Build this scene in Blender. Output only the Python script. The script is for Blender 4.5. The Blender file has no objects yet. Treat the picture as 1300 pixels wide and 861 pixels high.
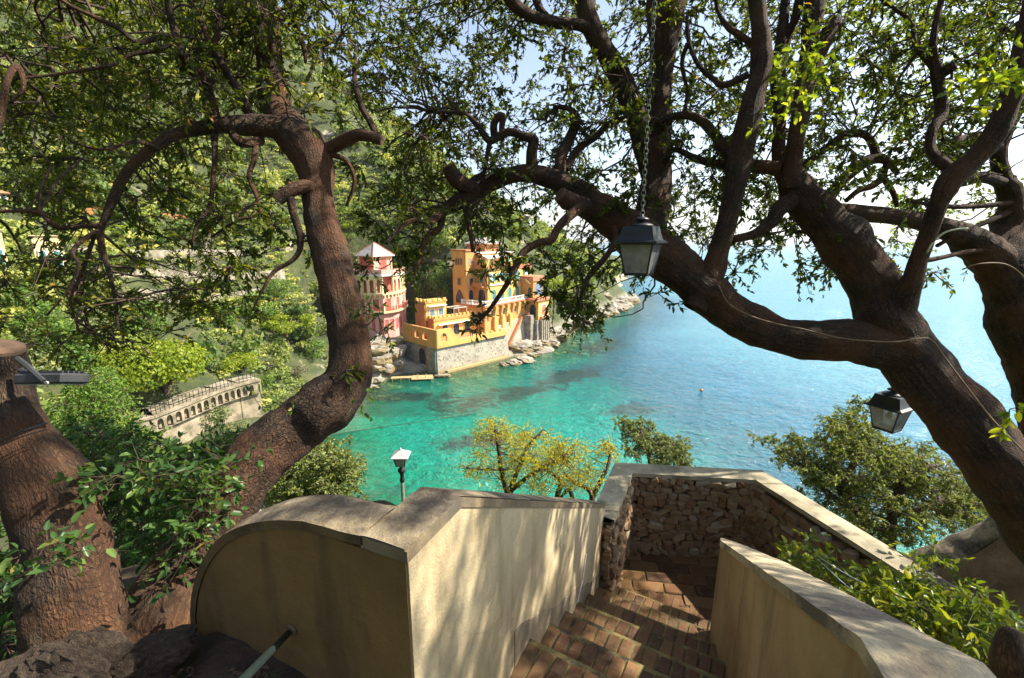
import bpy, bmesh, math, random
import numpy as np
from mathutils import Vector, Matrix, noise as mnoise

# ------------------------------------------------------------------ camera, sky, sun, exposure
SC = bpy.context.scene
COL = SC.collection
CAMZ = 28.0                                   # eye height above the sea
TILT = math.radians(12.2)                     # camera pitched down
FPX = 578.0                                   # 16 mm lens on a 1300 px wide picture
ST, CT = math.sin(TILT), math.cos(TILT)

cam_data = bpy.data.cameras.new('camera')
cam_data.sensor_width = 36.0
cam_data.lens = 36.0 * FPX / 1300.0
cam_data.clip_start = 0.02
cam_data.clip_end = 40000.0
cam = bpy.data.objects.new('camera', cam_data)
COL.objects.link(cam)
cam.location = (0, 0, CAMZ)
cam.rotation_euler = (math.radians(90) - TILT, 0, 0)
SC.camera = cam

SUN_AZ, SUN_EL = math.radians(80), math.radians(45)      # azimuth measured from +Y towards +X
world = bpy.data.worlds.new('World')
SC.world = world
world.use_nodes = True
wn = world.node_tree.nodes
wn.clear()
wo = wn.new('ShaderNodeOutputWorld'); wb = wn.new('ShaderNodeBackground'); sky = wn.new('ShaderNodeTexSky')
sky.sky_type = 'NISHITA'; sky.sun_disc = False
sky.sun_elevation = SUN_EL; sky.sun_rotation = SUN_AZ
sky.altitude = 10; sky.air_density = 1.0; sky.dust_density = 1.2; sky.ozone_density = 1.0
wb.inputs['Strength'].default_value = 0.11
hs = wn.new('ShaderNodeHueSaturation'); hs.inputs['Saturation'].default_value = .85
world.node_tree.links.new(sky.outputs[0], hs.inputs['Color']); world.node_tree.links.new(hs.outputs[0], wb.inputs['Color'])
world.node_tree.links.new(wb.outputs[0], wo.inputs['Surface'])

SUNV = Vector((math.sin(SUN_AZ) * math.cos(SUN_EL), math.cos(SUN_AZ) * math.cos(SUN_EL), math.sin(SUN_EL)))
sun_data = bpy.data.lights.new('sun', 'SUN')
sun_data.energy = 5.0; sun_data.angle = math.radians(0.53); sun_data.color = (1.0, 0.92, 0.78)
sun = bpy.data.objects.new('sun', sun_data)
COL.objects.link(sun)
sun.location = (20, 10, 80)
sun.rotation_euler = (-SUNV).to_track_quat('-Z', 'Y').to_euler()

SC.view_settings.view_transform = 'Standard'
SC.view_settings.look = 'None'
SC.view_settings.exposure = 1.2
SC.view_settings.gamma = 1.0
SC.view_settings.use_curve_mapping = False
SC.render.engine = 'CYCLES'
SC.cycles.use_denoising = True
SC.cycles.max_bounces = 7
SC.cycles.diffuse_bounces = 4
SC.cycles.glossy_bounces = 3
SC.cycles.transmission_bounces = 4
SC.cycles.transparent_max_bounces = 12
SC.cycles.caustics_reflective = False
SC.cycles.caustics_refractive = False
SC.cycles.sample_clamp_indirect = 6.0

random.seed(7)
RNG = np.random.default_rng(11)

# ------------------------------------------------------------------ survey helpers: sight lines from the tripod to real points
EYE = Vector((0, 0, CAMZ))
def ray(px, py):
    x = (px - 650.0) / FPX; yd = (py - 430.5) / FPX
    return Vector((x, CT - yd * ST, -(ST + yd * CT)))
def at(px, py, d):
    return EYE + ray(px, py) * d
def onz(px, py, z):
    r = ray(px, py); return EYE + r * ((z - CAMZ) / r.z)
def project(p):
    v = Vector(p) - EYE
    z = v.y * CT - v.z * ST
    return 650 + FPX * v.x / z, 430.5 + FPX * (-(v.z) * CT - v.y * ST) / z, z
def proj_np(P):
    v = P - np.array([0, 0, CAMZ])
    z = v[:, 1] * CT - v[:, 2] * ST
    zz = np.where(np.abs(z) < 1e-6, 1e-6, z)
    return 650 + FPX * v[:, 0] / zz, 430.5 + FPX * (-v[:, 2] * CT - v[:, 1] * ST) / zz, z

# ------------------------------------------------------------------ object helpers
WM = {}                                        # world matrix of every object that may become a parent
def tag(o, label=None, cat=None, group=None, kind=None):
    if label: o['label'] = label
    if cat: o['category'] = cat
    if group: o['group'] = group
    if kind: o['kind'] = kind
    return o
def thing(name, label, cat, loc=(0, 0, 0), group=None):
    o = bpy.data.objects.new(name, None); COL.objects.link(o)
    o.empty_display_size = 0.2
    o.location = loc; WM[o.name] = Matrix.Translation(Vector(loc))
    return tag(o, label, cat, group)
def link(name, mesh, parent=None, mw=None, mat=None):
    """one object with a given mesh; mw = its world matrix"""
    o = bpy.data.objects.new(name, mesh); COL.objects.link(o)
    mw = Matrix.Identity(4) if mw is None else mw
    if mat is not None and len(mesh.materials) == 0: mesh.materials.append(mat)
    if parent is not None:
        o.parent = parent
        o.matrix_parent_inverse = WM[parent.name].inverted()
    o.matrix_basis = mw
    WM[o.name] = mw
    return o

class MB:
    """collects polygons; build() links them as ONE mesh object"""
    def __init__(s): s.v = []; s.f = []; s.uv = None
    def poly(s, pts):
        b = len(s.v); s.v.extend([tuple(p) for p in pts]); s.f.append(tuple(range(b, b + len(pts))))
    def grid(s, rows, closed=False, cap=False):
        b = len(s.v); n = len(rows[0])
        for r in rows: s.v.extend([tuple(p) for p in r])
        for i in range(len(rows) - 1):
            for j in range(n if closed else n - 1):
                k = (j + 1) % n
                s.f.append((b + i * n + j, b + i * n + k, b + (i + 1) * n + k, b + (i + 1) * n + j))
        if cap:
            s.f.append(tuple(b + j for j in reversed(range(n))))
            s.f.append(tuple(b + (len(rows) - 1) * n + j for j in range(n)))
    def box(s, c, h, ax=(1, 0, 0), ay=(0, 1, 0), az=(0, 0, 1)):
        c = Vector(c); ax = Vector(ax) * h[0]; ay = Vector(ay) * h[1]; az = Vector(az) * h[2]
        b = len(s.v)
        for k in ((-1, -1, -1), (1, -1, -1), (1, 1, -1), (-1, 1, -1), (-1, -1, 1), (1, -1, 1), (1, 1, 1), (-1, 1, 1)):
            s.v.append(tuple(c + ax * k[0] + ay * k[1] + az * k[2]))
        for f in ((0, 3, 2, 1), (4, 5, 6, 7), (0, 1, 5, 4), (1, 2, 6, 5), (2, 3, 7, 6), (3, 0, 4, 7)):
            s.f.append(tuple(b + i for i in f))
    def prism(s, loop_a, loop_b):
        """two corresponding polygon loops joined by side faces and capped"""
        n = len(loop_a); b = len(s.v)
        s.v.extend([tuple(p) for p in loop_a]); s.v.extend([tuple(p) for p in loop_b])
        s.f.append(tuple(b + i for i in range(n))); s.f.append(tuple(b + n + i for i in reversed(range(n))))
        for i in range(n):
            j = (i + 1) % n
            s.f.append((b + j, b + i, b + n + i, b + n + j))
    def tube(s, pts, rad, sides=8, cap=True):
        pts = [Vector(p) for p in pts]
        if not hasattr(rad, '__len__'): rad = [rad] * len(pts)
        rows = []; t0 = (pts[1] - pts[0]).normalized()
        u = t0.orthogonal().normalized()
        for i, p in enumerate(pts):
            t = (pts[min(i + 1, len(pts) - 1)] - pts[max(i - 1, 0)])
            t = t.normalized() if t.length > 1e-9 else t0
            u = (u - t * u.dot(t)).normalized(); w = t.cross(u)
            rows.append([p + (u * math.cos(2 * math.pi * k / sides) + w * math.sin(2 * math.pi * k / sides)) * rad[i] for k in range(sides)])
        s.grid(rows, closed=True, cap=cap)
    def lathe(s, c, prof, sides=16, ax=(1, 0, 0), ay=(0, 1, 0), az=(0, 0, 1)):
        c = Vector(c); ax = Vector(ax); ay = Vector(ay); az = Vector(az)
        rows = [[c + az * z + (ax * math.cos(2 * math.pi * k / sides) + ay * math.sin(2 * math.pi * k / sides)) * r for k in range(sides)] for r, z in prof]
        s.grid(rows, closed=True, cap=True)
    def mesh(s, name, mat, smooth=False, fix=True):
        me = bpy.data.meshes.new(name); me.from_pydata(s.v, [], s.f)
        if fix:
            bm = bmesh.new(); bm.from_mesh(me); bmesh.ops.recalc_face_normals(bm, faces=bm.faces); bm.to_mesh(me); bm.free()
        if smooth: me.shade_smooth()
        me.materials.append(mat); me.update()
        return me
    def build(s, name, mat, parent=None, smooth=False, mw=None, fix=True):
        return link(name, s.mesh(name, mat, smooth, fix), parent, mw)

def bevel_mesh(me, w, seg=1):
    bm = bmesh.new(); bm.from_mesh(me)
    bmesh.ops.bevel(bm, geom=list(bm.edges), offset=w, segments=seg, profile=0.6, affect='EDGES')
    bm.to_mesh(me); bm.free(); me.update(); return me

def np_mesh(name, V, Fq, mat, attrs=None, smooth=False):
    """V (n,3); Fq (m,k) faces of k corners; attrs: {name: per-vertex float array}"""
    me = bpy.data.meshes.new(name)
    n, (m, k) = len(V), Fq.shape
    me.vertices.add(n); me.vertices.foreach_set('co', np.ascontiguousarray(V, dtype=np.float32).ravel())
    me.loops.add(m * k); me.loops.foreach_set('vertex_index', np.ascontiguousarray(Fq, dtype=np.int32).ravel())
    me.polygons.add(m); me.polygons.foreach_set('loop_start', np.arange(0, m * k, k, dtype=np.int32))
    me.polygons.foreach_set('loop_total', np.full(m, k, dtype=np.int32))
    if smooth: me.polygons.foreach_set('use_smooth', np.ones(m, dtype=bool))
    me.update(calc_edges=True)
    for an, av in (attrs or {}).items():
        a = me.attributes.new(an, 'FLOAT', 'POINT'); a.data.foreach_set('value', np.ascontiguousarray(av, dtype=np.float32))
    me.materials.append(mat); me.validate()
    return me

# ------------------------------------------------------------------ material helpers
class NT:
    def __init__(s, name):
        s.m = bpy.data.materials.new(name); s.m.use_nodes = True; s.t = s.m.node_tree; s.t.nodes.clear()
        s.out = s.n('OutputMaterial')
    def n(s, typ, **kw):
        nd = s.t.nodes.new('ShaderNode' + typ)
        for k, v in kw.items(): setattr(nd, k, v)
        return nd
    def l(s, a, b): s.t.links.new(a, b)
    def setin(s, nd, **kw):
        for k, v in kw.items():
            i = nd.inputs[k.replace('_', ' ')]
            if hasattr(v, 'is_output'): s.l(v, i)
            else: i.default_value = v
        return nd
    def coord(s, kind='Object', scale=(1, 1, 1)):
        tc = s.n('TexCoord'); mp = s.n('Mapping'); s.l(tc.outputs[kind], mp.inputs['Vector'])
        mp.inputs['Scale'].default_value = scale; return mp.outputs[0]
    def noise(s, vec, scale, detail=4, rough=.55, dist=0.0):
        nd = s.n('TexNoise'); s.l(vec, nd.inputs['Vector'])
        nd.inputs['Scale'].default_value = scale; nd.inputs['Detail'].default_value = detail
        nd.inputs['Roughness'].default_value = rough; nd.inputs['Distortion'].default_value = dist
        return nd.outputs['Fac']
    def voro(s, vec, scale, feature='F1', out='Distance', rnd=1.0):
        nd = s.n('TexVoronoi', feature=feature); s.l(vec, nd.inputs['Vector'])
        nd.inputs['Scale'].default_value = scale; nd.inputs['Randomness'].default_value = rnd
        return nd.outputs[out]
    def ramp(s, fac, stops, mode='LINEAR'):
        nd = s.n('ValToRGB'); s.l(fac, nd.inputs['Fac']); cr = nd.color_ramp; cr.interpolation = mode
        while len(cr.elements) < len(stops): cr.elements.new(0.5)
        for e, (p, c) in zip(cr.elements, stops):
            e.position = p; e.color = (c, c, c, 1) if not hasattr(c, '__len__') else (*c[:3], 1)
        return nd.outputs['Color']
    def mix(s, fac, a, b, mode='MIX'):
        nd = s.n('Mix', data_type='RGBA', blend_type=mode)
        for sock, v in ((nd.inputs['Factor'], fac), (nd.inputs['A'], a), (nd.inputs['B'], b)):
            if hasattr(v, 'is_output'): s.l(v, sock)
            elif hasattr(v, '__len__'): sock.default_value = (*v[:3], 1)
            elif sock.type == 'RGBA': sock.default_value = (v, v, v, 1)
            else: sock.default_value = v
        # the node has several A/B sockets: pick the colour ones explicitly
        return nd
    def mixc(s, fac, a, b, mode='MIX'):
        nd = s.n('MixRGB', blend_type=mode)
        for sock, v in ((nd.inputs[0], fac), (nd.inputs[1], a), (nd.inputs[2], b)):
            if hasattr(v, 'is_output'): s.l(v, sock)
            elif hasattr(v, '__len__'): sock.default_value = (*v[:3], 1)
            elif sock.type == 'RGBA': sock.default_value = (v, v, v, 1)
            else: sock.default_value = v
        return nd.outputs[0]
    def math(s, op, a, b=0.0, clamp=False):
        nd = s.n('Math', operation=op, use_clamp=clamp)
        for sock, v in ((nd.inputs[0], a), (nd.inputs[1], b)):
            if hasattr(v, 'is_output'): s.l(v, sock)
            else: sock.default_value = v
        return nd.outputs[0]
    def bump(s, height, strength=.4, dist=.02, normal=None):
        nd = s.n('Bump'); s.l(height, nd.inputs['Height'])
        nd.inputs['Strength'].default_value = strength; nd.inputs['Distance'].default_value = dist
        if normal is not None: s.l(normal, nd.inputs['Normal'])
        return nd.outputs[0]
    def attr(s, name):
        nd = s.n('Attribute', attribute_name=name); return nd.outputs['Fac']
    def objrand(s):
        return s.n('ObjectInfo').outputs['Random']
    def principled(s, color, rough=.8, normal=None, **kw):
        p = s.n('BsdfPrincipled')
        if hasattr(color, 'is_output'): s.l(color, p.inputs['Base Color'])
        else: p.inputs['Base Color'].default_value = (*color[:3], 1)
        if hasattr(rough, 'is_output'): s.l(rough, p.inputs['Roughness'])
        else: p.inputs['Roughness'].default_value = rough
        if normal is not None: s.l(normal, p.inputs['Normal'])
        for k, v in kw.items(): p.inputs[k.replace('_', ' ')].default_value = v
        s.l(p.outputs[0], s.out.inputs['Surface']); return p

def mat_noise(name, c0, c1, scale=3.0, rough=.85, bump=.3, bdist=.02, bscale=None, detail=6, coord='Object', spots=None, lo=.35, hi=.65, vary=0.0):
    """two-tone surface with fine relief; spots = (colour, scale, threshold) adds stains; vary = per-object brightness change"""
    t = NT(name); v = t.coord(coord)
    n1 = t.noise(v, scale, detail)
    c = t.ramp(n1, [(lo, c0), (hi, c1)])
    if spots:
        n3 = t.noise(v, spots[1], 5, .6)
        c = t.mixc(t.ramp(n3, [(spots[2] - .06, 0.0), (spots[2] + .08, 1.0)]), c, spots[0])
    if vary:
        k = t.ramp(t.objrand(), [(0, 1 - vary), (1, 1 + vary * .6)])
        c = t.mixc(1.0, c, k, 'MULTIPLY')
    nb = t.noise(v, bscale or scale * 8, 5, .65)
    t.principled(c, rough, t.bump(nb, bump, bdist))
    return t.m
# ------------------------------------------------------------------ materials
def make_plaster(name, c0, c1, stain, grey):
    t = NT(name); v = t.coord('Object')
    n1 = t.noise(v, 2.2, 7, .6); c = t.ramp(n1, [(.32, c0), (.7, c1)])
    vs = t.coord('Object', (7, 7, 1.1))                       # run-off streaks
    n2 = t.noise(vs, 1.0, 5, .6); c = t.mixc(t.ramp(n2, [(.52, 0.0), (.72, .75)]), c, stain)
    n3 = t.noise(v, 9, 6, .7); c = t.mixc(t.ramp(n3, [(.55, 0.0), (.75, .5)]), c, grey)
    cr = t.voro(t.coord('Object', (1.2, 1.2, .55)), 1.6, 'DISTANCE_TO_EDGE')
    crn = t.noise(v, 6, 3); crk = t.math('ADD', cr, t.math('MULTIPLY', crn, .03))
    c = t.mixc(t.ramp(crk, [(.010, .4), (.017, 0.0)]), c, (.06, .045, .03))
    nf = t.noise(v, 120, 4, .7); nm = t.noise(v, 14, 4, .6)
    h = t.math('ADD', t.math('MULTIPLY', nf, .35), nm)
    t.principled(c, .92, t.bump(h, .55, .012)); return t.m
M = {}
M['plaster'] = make_plaster('ochre_plaster', (.48, .375, .215), (.60, .49, .30), (.26, .19, .10), (.36, .32, .22))
M['plaster_front'] = make_plaster('ochre_plaster_shaded', (.185, .105, .036), (.30, .18, .065), (.085, .052, .022), (.16, .11, .055))  # stained, darker plaster copy; the pier front's shade is put into its colour
M['plaster_mossy'] = make_plaster('mossy_plaster', (.30, .19, .075), (.52, .38, .19), (.13, .085, .03), (.38, .25, .10))
def make_coping():
    t = NT('lichen_coping'); v = t.coord('Object')
    n = t.noise(v, 6, 8, .7); c = t.ramp(n, [(.32, (.05, .038, .03)), (.48, (.15, .115, .078)), (.60, (.36, .28, .165)), (.75, (.48, .39, .24))])
    n2 = t.noise(v, 40, 5, .7); c = t.mixc(t.ramp(n2, [(.5, 0.0), (.7, .55)]), c, (.30, .27, .20))
    t.principled(c, .95, t.bump(t.noise(v, 70, 6, .75), .8, .012)); return t.m
M['coping'] = make_coping()
M['pier_band'] = mat_noise('shaded_pier_band', (.13, .082, .036), (.23, .15, .068), 6, .93, .6, .008, 60, spots=((.07, .05, .03), 4, .54))  # follows the front plaster, with the same shade in its colour
M['skirt'] = mat_noise('patched_skirting', (.34, .27, .17), (.46, .37, .24), 4, .92, .5, .008, 60, spots=((.20, .16, .11), 2.5, .56))
M['band'] = mat_noise('grey_render_band', (.17, .125, .068), (.29, .225, .135), 5, .92, .5, .008, 60, spots=((.13, .11, .08), 3.5, .58))
def make_brick():
    t = NT('worn_brick'); v = t.coord('Object'); r = t.objrand()
    base = t.ramp(r, [(0, (.055, .025, .011)), (.25, (.125, .052, .019)), (.5, (.17, .08, .028)), (.75, (.23, .12, .042)), (1, (.085, .045, .02))])
    n = t.noise(v, 22, 6, .65); c = t.mixc(t.ramp(n, [(.45, 0.0), (.78, .6)]), base, (.21, .13, .055))
    n2 = t.noise(v, 9, 5, .7); c = t.mixc(t.ramp(n2, [(.58, 0.0), (.72, .7)]), c, (.085, .06, .045))
    t.principled(c, .85, t.bump(t.noise(v, 60, 6, .7), .8, .006)); return t.m
M['brick'] = make_brick()
M['mortar'] = mat_noise('mossy_mortar', (.13, .105, .038), (.27, .22, .08), 14, .95, .8, .008, 90, spots=((.06, .05, .03), 6, .52))
def make_stone(name, cs, grey):
    t = NT(name); v = t.coord('Object'); r = t.objrand()
    base = t.ramp(r, [(i / (len(cs) - 1), c) for i, c in enumerate(cs)])
    n = t.noise(v, 18, 7, .65); c = t.mixc(t.ramp(n, [(.42, 0.0), (.72, .8)]), base, grey)
    t.principled(c, .9, t.bump(t.noise(v, 45, 7, .7), .9, .012)); return t.m
M['stone'] = make_stone('rubble_stone', [(.26, .14, .065), (.40, .23, .11), (.30, .21, .12), (.50, .36, .21), (.34, .17, .075), (.58, .48, .34)], (.20, .14, .085))
M['wallcore'] = mat_noise('earth_mortar', (.045, .026, .015), (.12, .07, .035), 12, .95, 1.0, .02, 40)
M['soil'] = mat_noise('dark_soil', (.035, .022, .014), (.085, .055, .032), 7, 1.0, 1.0, .03, 30, spots=((.05, .065, .015), 4, .56))
M['rock'] = mat_noise('weathered_rock', (.07, .045, .028), (.22, .155, .095), 5, .9, 1.0, .05, 22, spots=((.09, .055, .035), 7, .52))

def make_bark(name, dark, mid, light, scale=1.0):
    """small cracked plates and long fissures, laid out along the limb"""
    t = NT(name); tc = t.n('TexCoord'); mp = t.n('Mapping'); t.l(tc.outputs['UV'], mp.inputs['Vector'])
    mp.inputs['Scale'].default_value = (1, .5, 1)
    ob = t.coord('Object')
    wn_ = t.n('TexNoise'); t.l(ob, wn_.inputs['Vector']); wn_.inputs['Scale'].default_value = 26; wn_.inputs['Detail'].default_value = 5
    add = t.n('VectorMath', operation='MULTIPLY_ADD'); t.l(wn_.outputs['Color'], add.inputs[0]); add.inputs[1].default_value = (.014, .022, 0); t.l(mp.outputs[0], add.inputs[2])
    d = t.voro(add.outputs[0], 78 * scale, 'DISTANCE_TO_EDGE'); d2 = t.voro(add.outputs[0], 170 * scale, 'DISTANCE_TO_EDGE')
    mp2 = t.n('Mapping'); t.l(add.outputs[0], mp2.inputs['Vector']); mp2.inputs['Scale'].default_value = (60 * scale, 9 * scale, 1)
    fis = t.noise(mp2.outputs[0], 1.0, 6, .7)
    plate = t.math('MINIMUM', t.math('MULTIPLY', d, 3.2), 1.0, True); plate2 = t.math('MINIMUM', t.math('MULTIPLY', d2, 2.4), 1.0, True)
    nf = t.noise(ob, 90, 6, .75); nl = t.noise(ob, 2.6, 6, .62)
    fr = t.ramp(fis, [(.36, 0.0), (.56, 1.0)])
    h = t.math('ADD', t.math('ADD', t.math('MULTIPLY', plate, .55), t.math('MULTIPLY', plate2, .28)), t.math('ADD', t.math('MULTIPLY', nf, .45), t.math('MULTIPLY', fr, .55)))
    c = t.ramp(t.math('MULTIPLY', h, .62), [(.28, dark), (.66, mid), (.98, light)])
    c = t.mixc(t.ramp(nl, [(.44, 0.0), (.60, .85)]), c, t.mixc(.5, c, (.20, .078, .028)))
    n4 = t.noise(ob, 5.5, 7, .7); c = t.mixc(t.ramp(n4, [(.57, 0.0), (.70, .55)]), c, (.11, .09, .062))
    n5 = t.noise(ob, 3.3, 5, .6, .5); c = t.mixc(t.ramp(n5, [(.60, 0.0), (.72, .4)]), c, (.05, .055, .022))
    t.principled(c, .9, t.bump(h, 1.0, .012)); return t.m
M['bark'] = make_bark('oak_bark', (.010, .005, .003), (.052, .028, .0135), (.135, .080, .040), 1.0)
M['cutwood'] = mat_noise('sawn_wood', (.05, .03, .02), (.14, .08, .045), 8, .9, .5, .006, 40, spots=((.12, .06, .035), 5, .6))
M['twig'] = mat_noise('dark_twig', (.045, .028, .018), (.11, .07, .045), 30, .95, .4, .004)

def make_leaf(name, stops, trans=.35, rough=.45, tcol=None, hue=None):
    """thin leaf: diffuse + light shining through + waxy sheen; colour varies per leaf"""
    t = NT(name); r = t.attr('rnd'); c = t.ramp(r, stops)
    o = t.n('ObjectInfo').outputs['Random']
    c = t.mixc(1.0, c, t.ramp(o, [(0, (.82, .86, .8)), (1, (1.12, 1.08, 1.1))]), 'MULTIPLY')
    p = t.n('BsdfPrincipled'); t.l(c, p.inputs['Base Color']); p.inputs['Roughness'].default_value = rough
    p.inputs['Specular IOR Level'].default_value = .3
    tr = t.n('BsdfTranslucent'); t.l(t.mixc(1.0, c, tcol or (1.9, 1.9, .7), 'MULTIPLY'), tr.inputs['Color'])
    mx = t.n('MixShader'); mx.inputs[0].default_value = trans
    t.l(p.outputs[0], mx.inputs[1]); t.l(tr.outputs[0], mx.inputs[2]); t.l(mx.outputs[0], t.out.inputs['Surface']); return t.m
M['oak_leaf'] = make_leaf('oak_leaf', [(0, (0.030, 0.048, 0.012)), (.3, (0.060, 0.086, 0.016)), (.65, (0.102, 0.130, 0.021)), (.88, (0.174, 0.182, 0.028)), (.95, (0.286, 0.241, 0.039)), (1, (0.367, 0.212, 0.039))], .45, .36, (2.2, 2.1, .7))  # darkened leaf colour: the crowns' unlit side is painted in
M['oak_leaf_sunny'] = make_leaf('oak_leaf_sunlit', [(0, (0.044, 0.075, 0.012)), (.4, (0.101, 0.157, 0.020)), (.75, (0.176, 0.239, 0.025)), (1, (0.353, 0.376, 0.040))], .55, .38, (2.2, 2.1, .7))  # brighter copy of the oak leaf, sunlight put into its colour
M['shrub_leaf'] = make_leaf('shrub_leaf', [(0, (0.028, 0.070, 0.025)), (.5, (0.063, 0.133, 0.035)), (.85, (0.140, 0.224, 0.049)), (1, (0.364, 0.224, 0.070))], .35, .35)
M['aucuba_leaf'] = make_leaf('spotted_leaf', [(0, (.05, .09, .012)), (.4, (.13, .18, .02)), (.75, (.26, .28, .03)), (1, (.42, .40, .06))], .35, .3)
M['yellow_leaf'] = make_leaf('yellow_leaf', [(0, (0.273, 0.284, 0.027)), (.5, (0.441, 0.399, 0.036)), (1, (0.588, 0.504, 0.054))], .4, .5)
M['pine_leaf'] = make_leaf('pine_needles', [(0, (0.086, 0.127, 0.044)), (.5, (0.195, 0.232, 0.078)), (.85, (0.365, 0.360, 0.111)), (1, (0.583, 0.487, 0.155))], .3, .5)
M['olive_leaf'] = make_leaf('olive_leaf', [(0, (0.090, 0.126, 0.060)), (.5, (0.180, 0.216, 0.090)), (1, (0.360, 0.378, 0.165))], .3, .5)
M['bright_leaf'] = make_leaf('lime_green_leaf', [(0, (0.100, 0.163, 0.010)), (.5, (0.213, 0.275, 0.015)), (1, (0.375, 0.388, 0.037))], .35, .5)
M['green_leaf'] = make_leaf('garden_green_leaf', [(0, (0.048, 0.108, 0.022)), (.5, (0.112, 0.198, 0.033)), (1, (0.244, 0.324, 0.053))], .35, .5)
M['grey_leaf'] = make_leaf('grey_green_leaf', [(0, (.09, .095, .06)), (.5, (.17, .165, .10)), (1, (.28, .25, .16))], .3, .6)
M['forest_leaf'] = make_leaf('forest_foliage', [(0, (0.072, 0.125, 0.032)), (.3, (0.144, 0.204, 0.053)), (.6, (0.252, 0.295, 0.079)), (.85, (0.396, 0.409, 0.114)), (1, (0.576, 0.523, 0.158))], .3, .6)
M['bare_twig'] = mat_noise('grey_bare_wood', (.20, .16, .12), (.34, .28, .22), 6, .95, .3, .02)
M['trunk_far'] = mat_noise('brown_trunk', (.08, .05, .035), (.17, .12, .08), 4, .95, .5, .04)

M['black_metal'] = mat_noise('black_painted_metal', (.012, .016, .022), (.03, .036, .044), 8, .45, .25, .002, 60, spots=((.05, .045, .04), 14, .66))
M['grey_metal'] = mat_noise('dark_grey_metal', (.035, .036, .04), (.055, .056, .06), 8, .5, .15, .002, 60)
M['green_metal'] = mat_noise('green_painted_metal', (.002, .009, .007), (.004, .016, .012), 20, .7, .2, .002, 70)
M['green_pole'] = mat_noise('weathered_green_post', (.03, .07, .05), (.12, .11, .06), 5, .55, .3, .003, 40)
M['zinc'] = mat_noise('pale_zinc', (.42, .40, .40), (.60, .58, .57), 6, .5, .2, .003, 40)
M['chain'] = mat_noise('verdigris_chain', (.10, .13, .10), (.26, .30, .22), 40, .6, .3, .002, 120)
M['chain_dark'] = mat_noise('dark_steel_chain', (.03, .032, .035), (.08, .082, .085), 40, .5, .2, .002, 120)
M['cable'] = mat_noise('brown_cable', (.16, .10, .06), (.26, .17, .10), 12, .7, .2, .002)
M['cable_green'] = mat_noise('green_hose', (.14, .16, .06), (.24, .26, .11), 12, .6, .2, .002)
M['bluewire'] = mat_noise('pale_blue_wire', (.30, .36, .44), (.45, .52, .60), 12, .5, .1, .002)
M['blackstrap'] = mat_noise('black_wire', (.012, .013, .016), (.03, .032, .036), 20, .35, .1, .001)
def make_glass(name, col, alpha):
    t = NT(name); g = t.n('BsdfGlossy'); g.inputs['Roughness'].default_value = .08; g.inputs['Color'].default_value = (.9, .95, 1, 1)
    tr = t.n('BsdfTransparent'); d = t.n('BsdfDiffuse'); d.inputs['Color'].default_value = (*col, 1)
    tl = t.n('BsdfTranslucent'); tl.inputs['Color'].default_value = (*col, 1)
    v = t.coord('Object'); nz = t.ramp(t.noise(v, 16, 5, .6), [(.35, alpha * .7), (.7, min(1, alpha * 1.3))])
    m0 = t.n('MixShader'); m0.inputs[0].default_value = .5; t.l(d.outputs[0], m0.inputs[1]); t.l(tl.outputs[0], m0.inputs[2])
    m1 = t.n('MixShader'); t.l(nz, m1.inputs[0]); t.l(tr.outputs[0], m1.inputs[1]); t.l(m0.outputs[0], m1.inputs[2])
    fr = t.n('Fresnel'); fr.inputs['IOR'].default_value = 1.5
    m2 = t.n('MixShader'); t.l(fr.outputs[0], m2.inputs[0]); t.l(m1.outputs[0], m2.inputs[1]); t.l(g.outputs[0], m2.inputs[2])
    t.l(m2.outputs[0], t.out.inputs['Surface']); return t.m
M['lampglass'] = make_glass('dusty_lamp_glass', (.80, .84, .83), .55)
def make_bulb():
    t = NT('bulb_glass'); t.principled((.85, .82, .75), .2); return t.m
M['bulb'] = make_bulb()

# buildings
def wallmat(name, c0, c1, st):
    """sun-faded house render with run-off streaks and patches"""
    t = NT(name); v = t.coord('Object'); n1 = t.noise(v, .45, 6, .6); c = t.ramp(n1, [(.32, c0), (.68, c1)])
    vs = t.coord('Object', (1.4, 1.4, .22)); n2 = t.noise(vs, 1.0, 6, .65); c = t.mixc(t.ramp(n2, [(.5, 0.0), (.72, .7)]), c, st)
    n3 = t.noise(v, 1.6, 5, .65); c = t.mixc(t.ramp(n3, [(.56, 0.0), (.74, .45)]), c, tuple(min(.8, x * .8 + .12) for x in c1))
    n4 = t.noise(v, 3.5, 4, .7); c = t.mixc(t.ramp(n4, [(.62, 0.0), (.74, .5)]), c, tuple(x * .5 for x in st))
    t.principled(c, .92, t.bump(t.noise(v, 5, 6, .7), .4, .06)); return t.m
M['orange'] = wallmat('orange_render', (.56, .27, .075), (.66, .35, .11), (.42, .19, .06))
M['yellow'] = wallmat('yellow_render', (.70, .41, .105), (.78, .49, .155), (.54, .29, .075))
M['rust'] = wallmat('rust_red_render', (.40, .15, .06), (.48, .20, .085), (.30, .11, .05))
M['pink'] = wallmat('pink_render', (.66, .33, .28), (.74, .41, .35), (.54, .25, .21))
M['darkpink'] = wallmat('dusky_red_render', (.42, .10, .08), (.50, .15, .12), (.34, .08, .06))
M['cream'] = wallmat('cream_trim', (.72, .55, .27), (.78, .62, .36), (.60, .42, .20))
M['white'] = wallmat('white_trim', (.74, .71, .66), (.80, .78, .74), (.62, .58, .5))
M['terracotta'] = mat_noise('terracotta_tile', (.46, .16, .08), (.58, .25, .13), 1.2, .9, .4, .03, 5, spots=((.34, .14, .08), 1.5, .6))
M['slate'] = mat_noise('grey_slate_roof', (.30, .27, .26), (.46, .42, .40), 1.0, .8, .4, .03, 5, spots=((.22, .19, .18), 2, .6))
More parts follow.
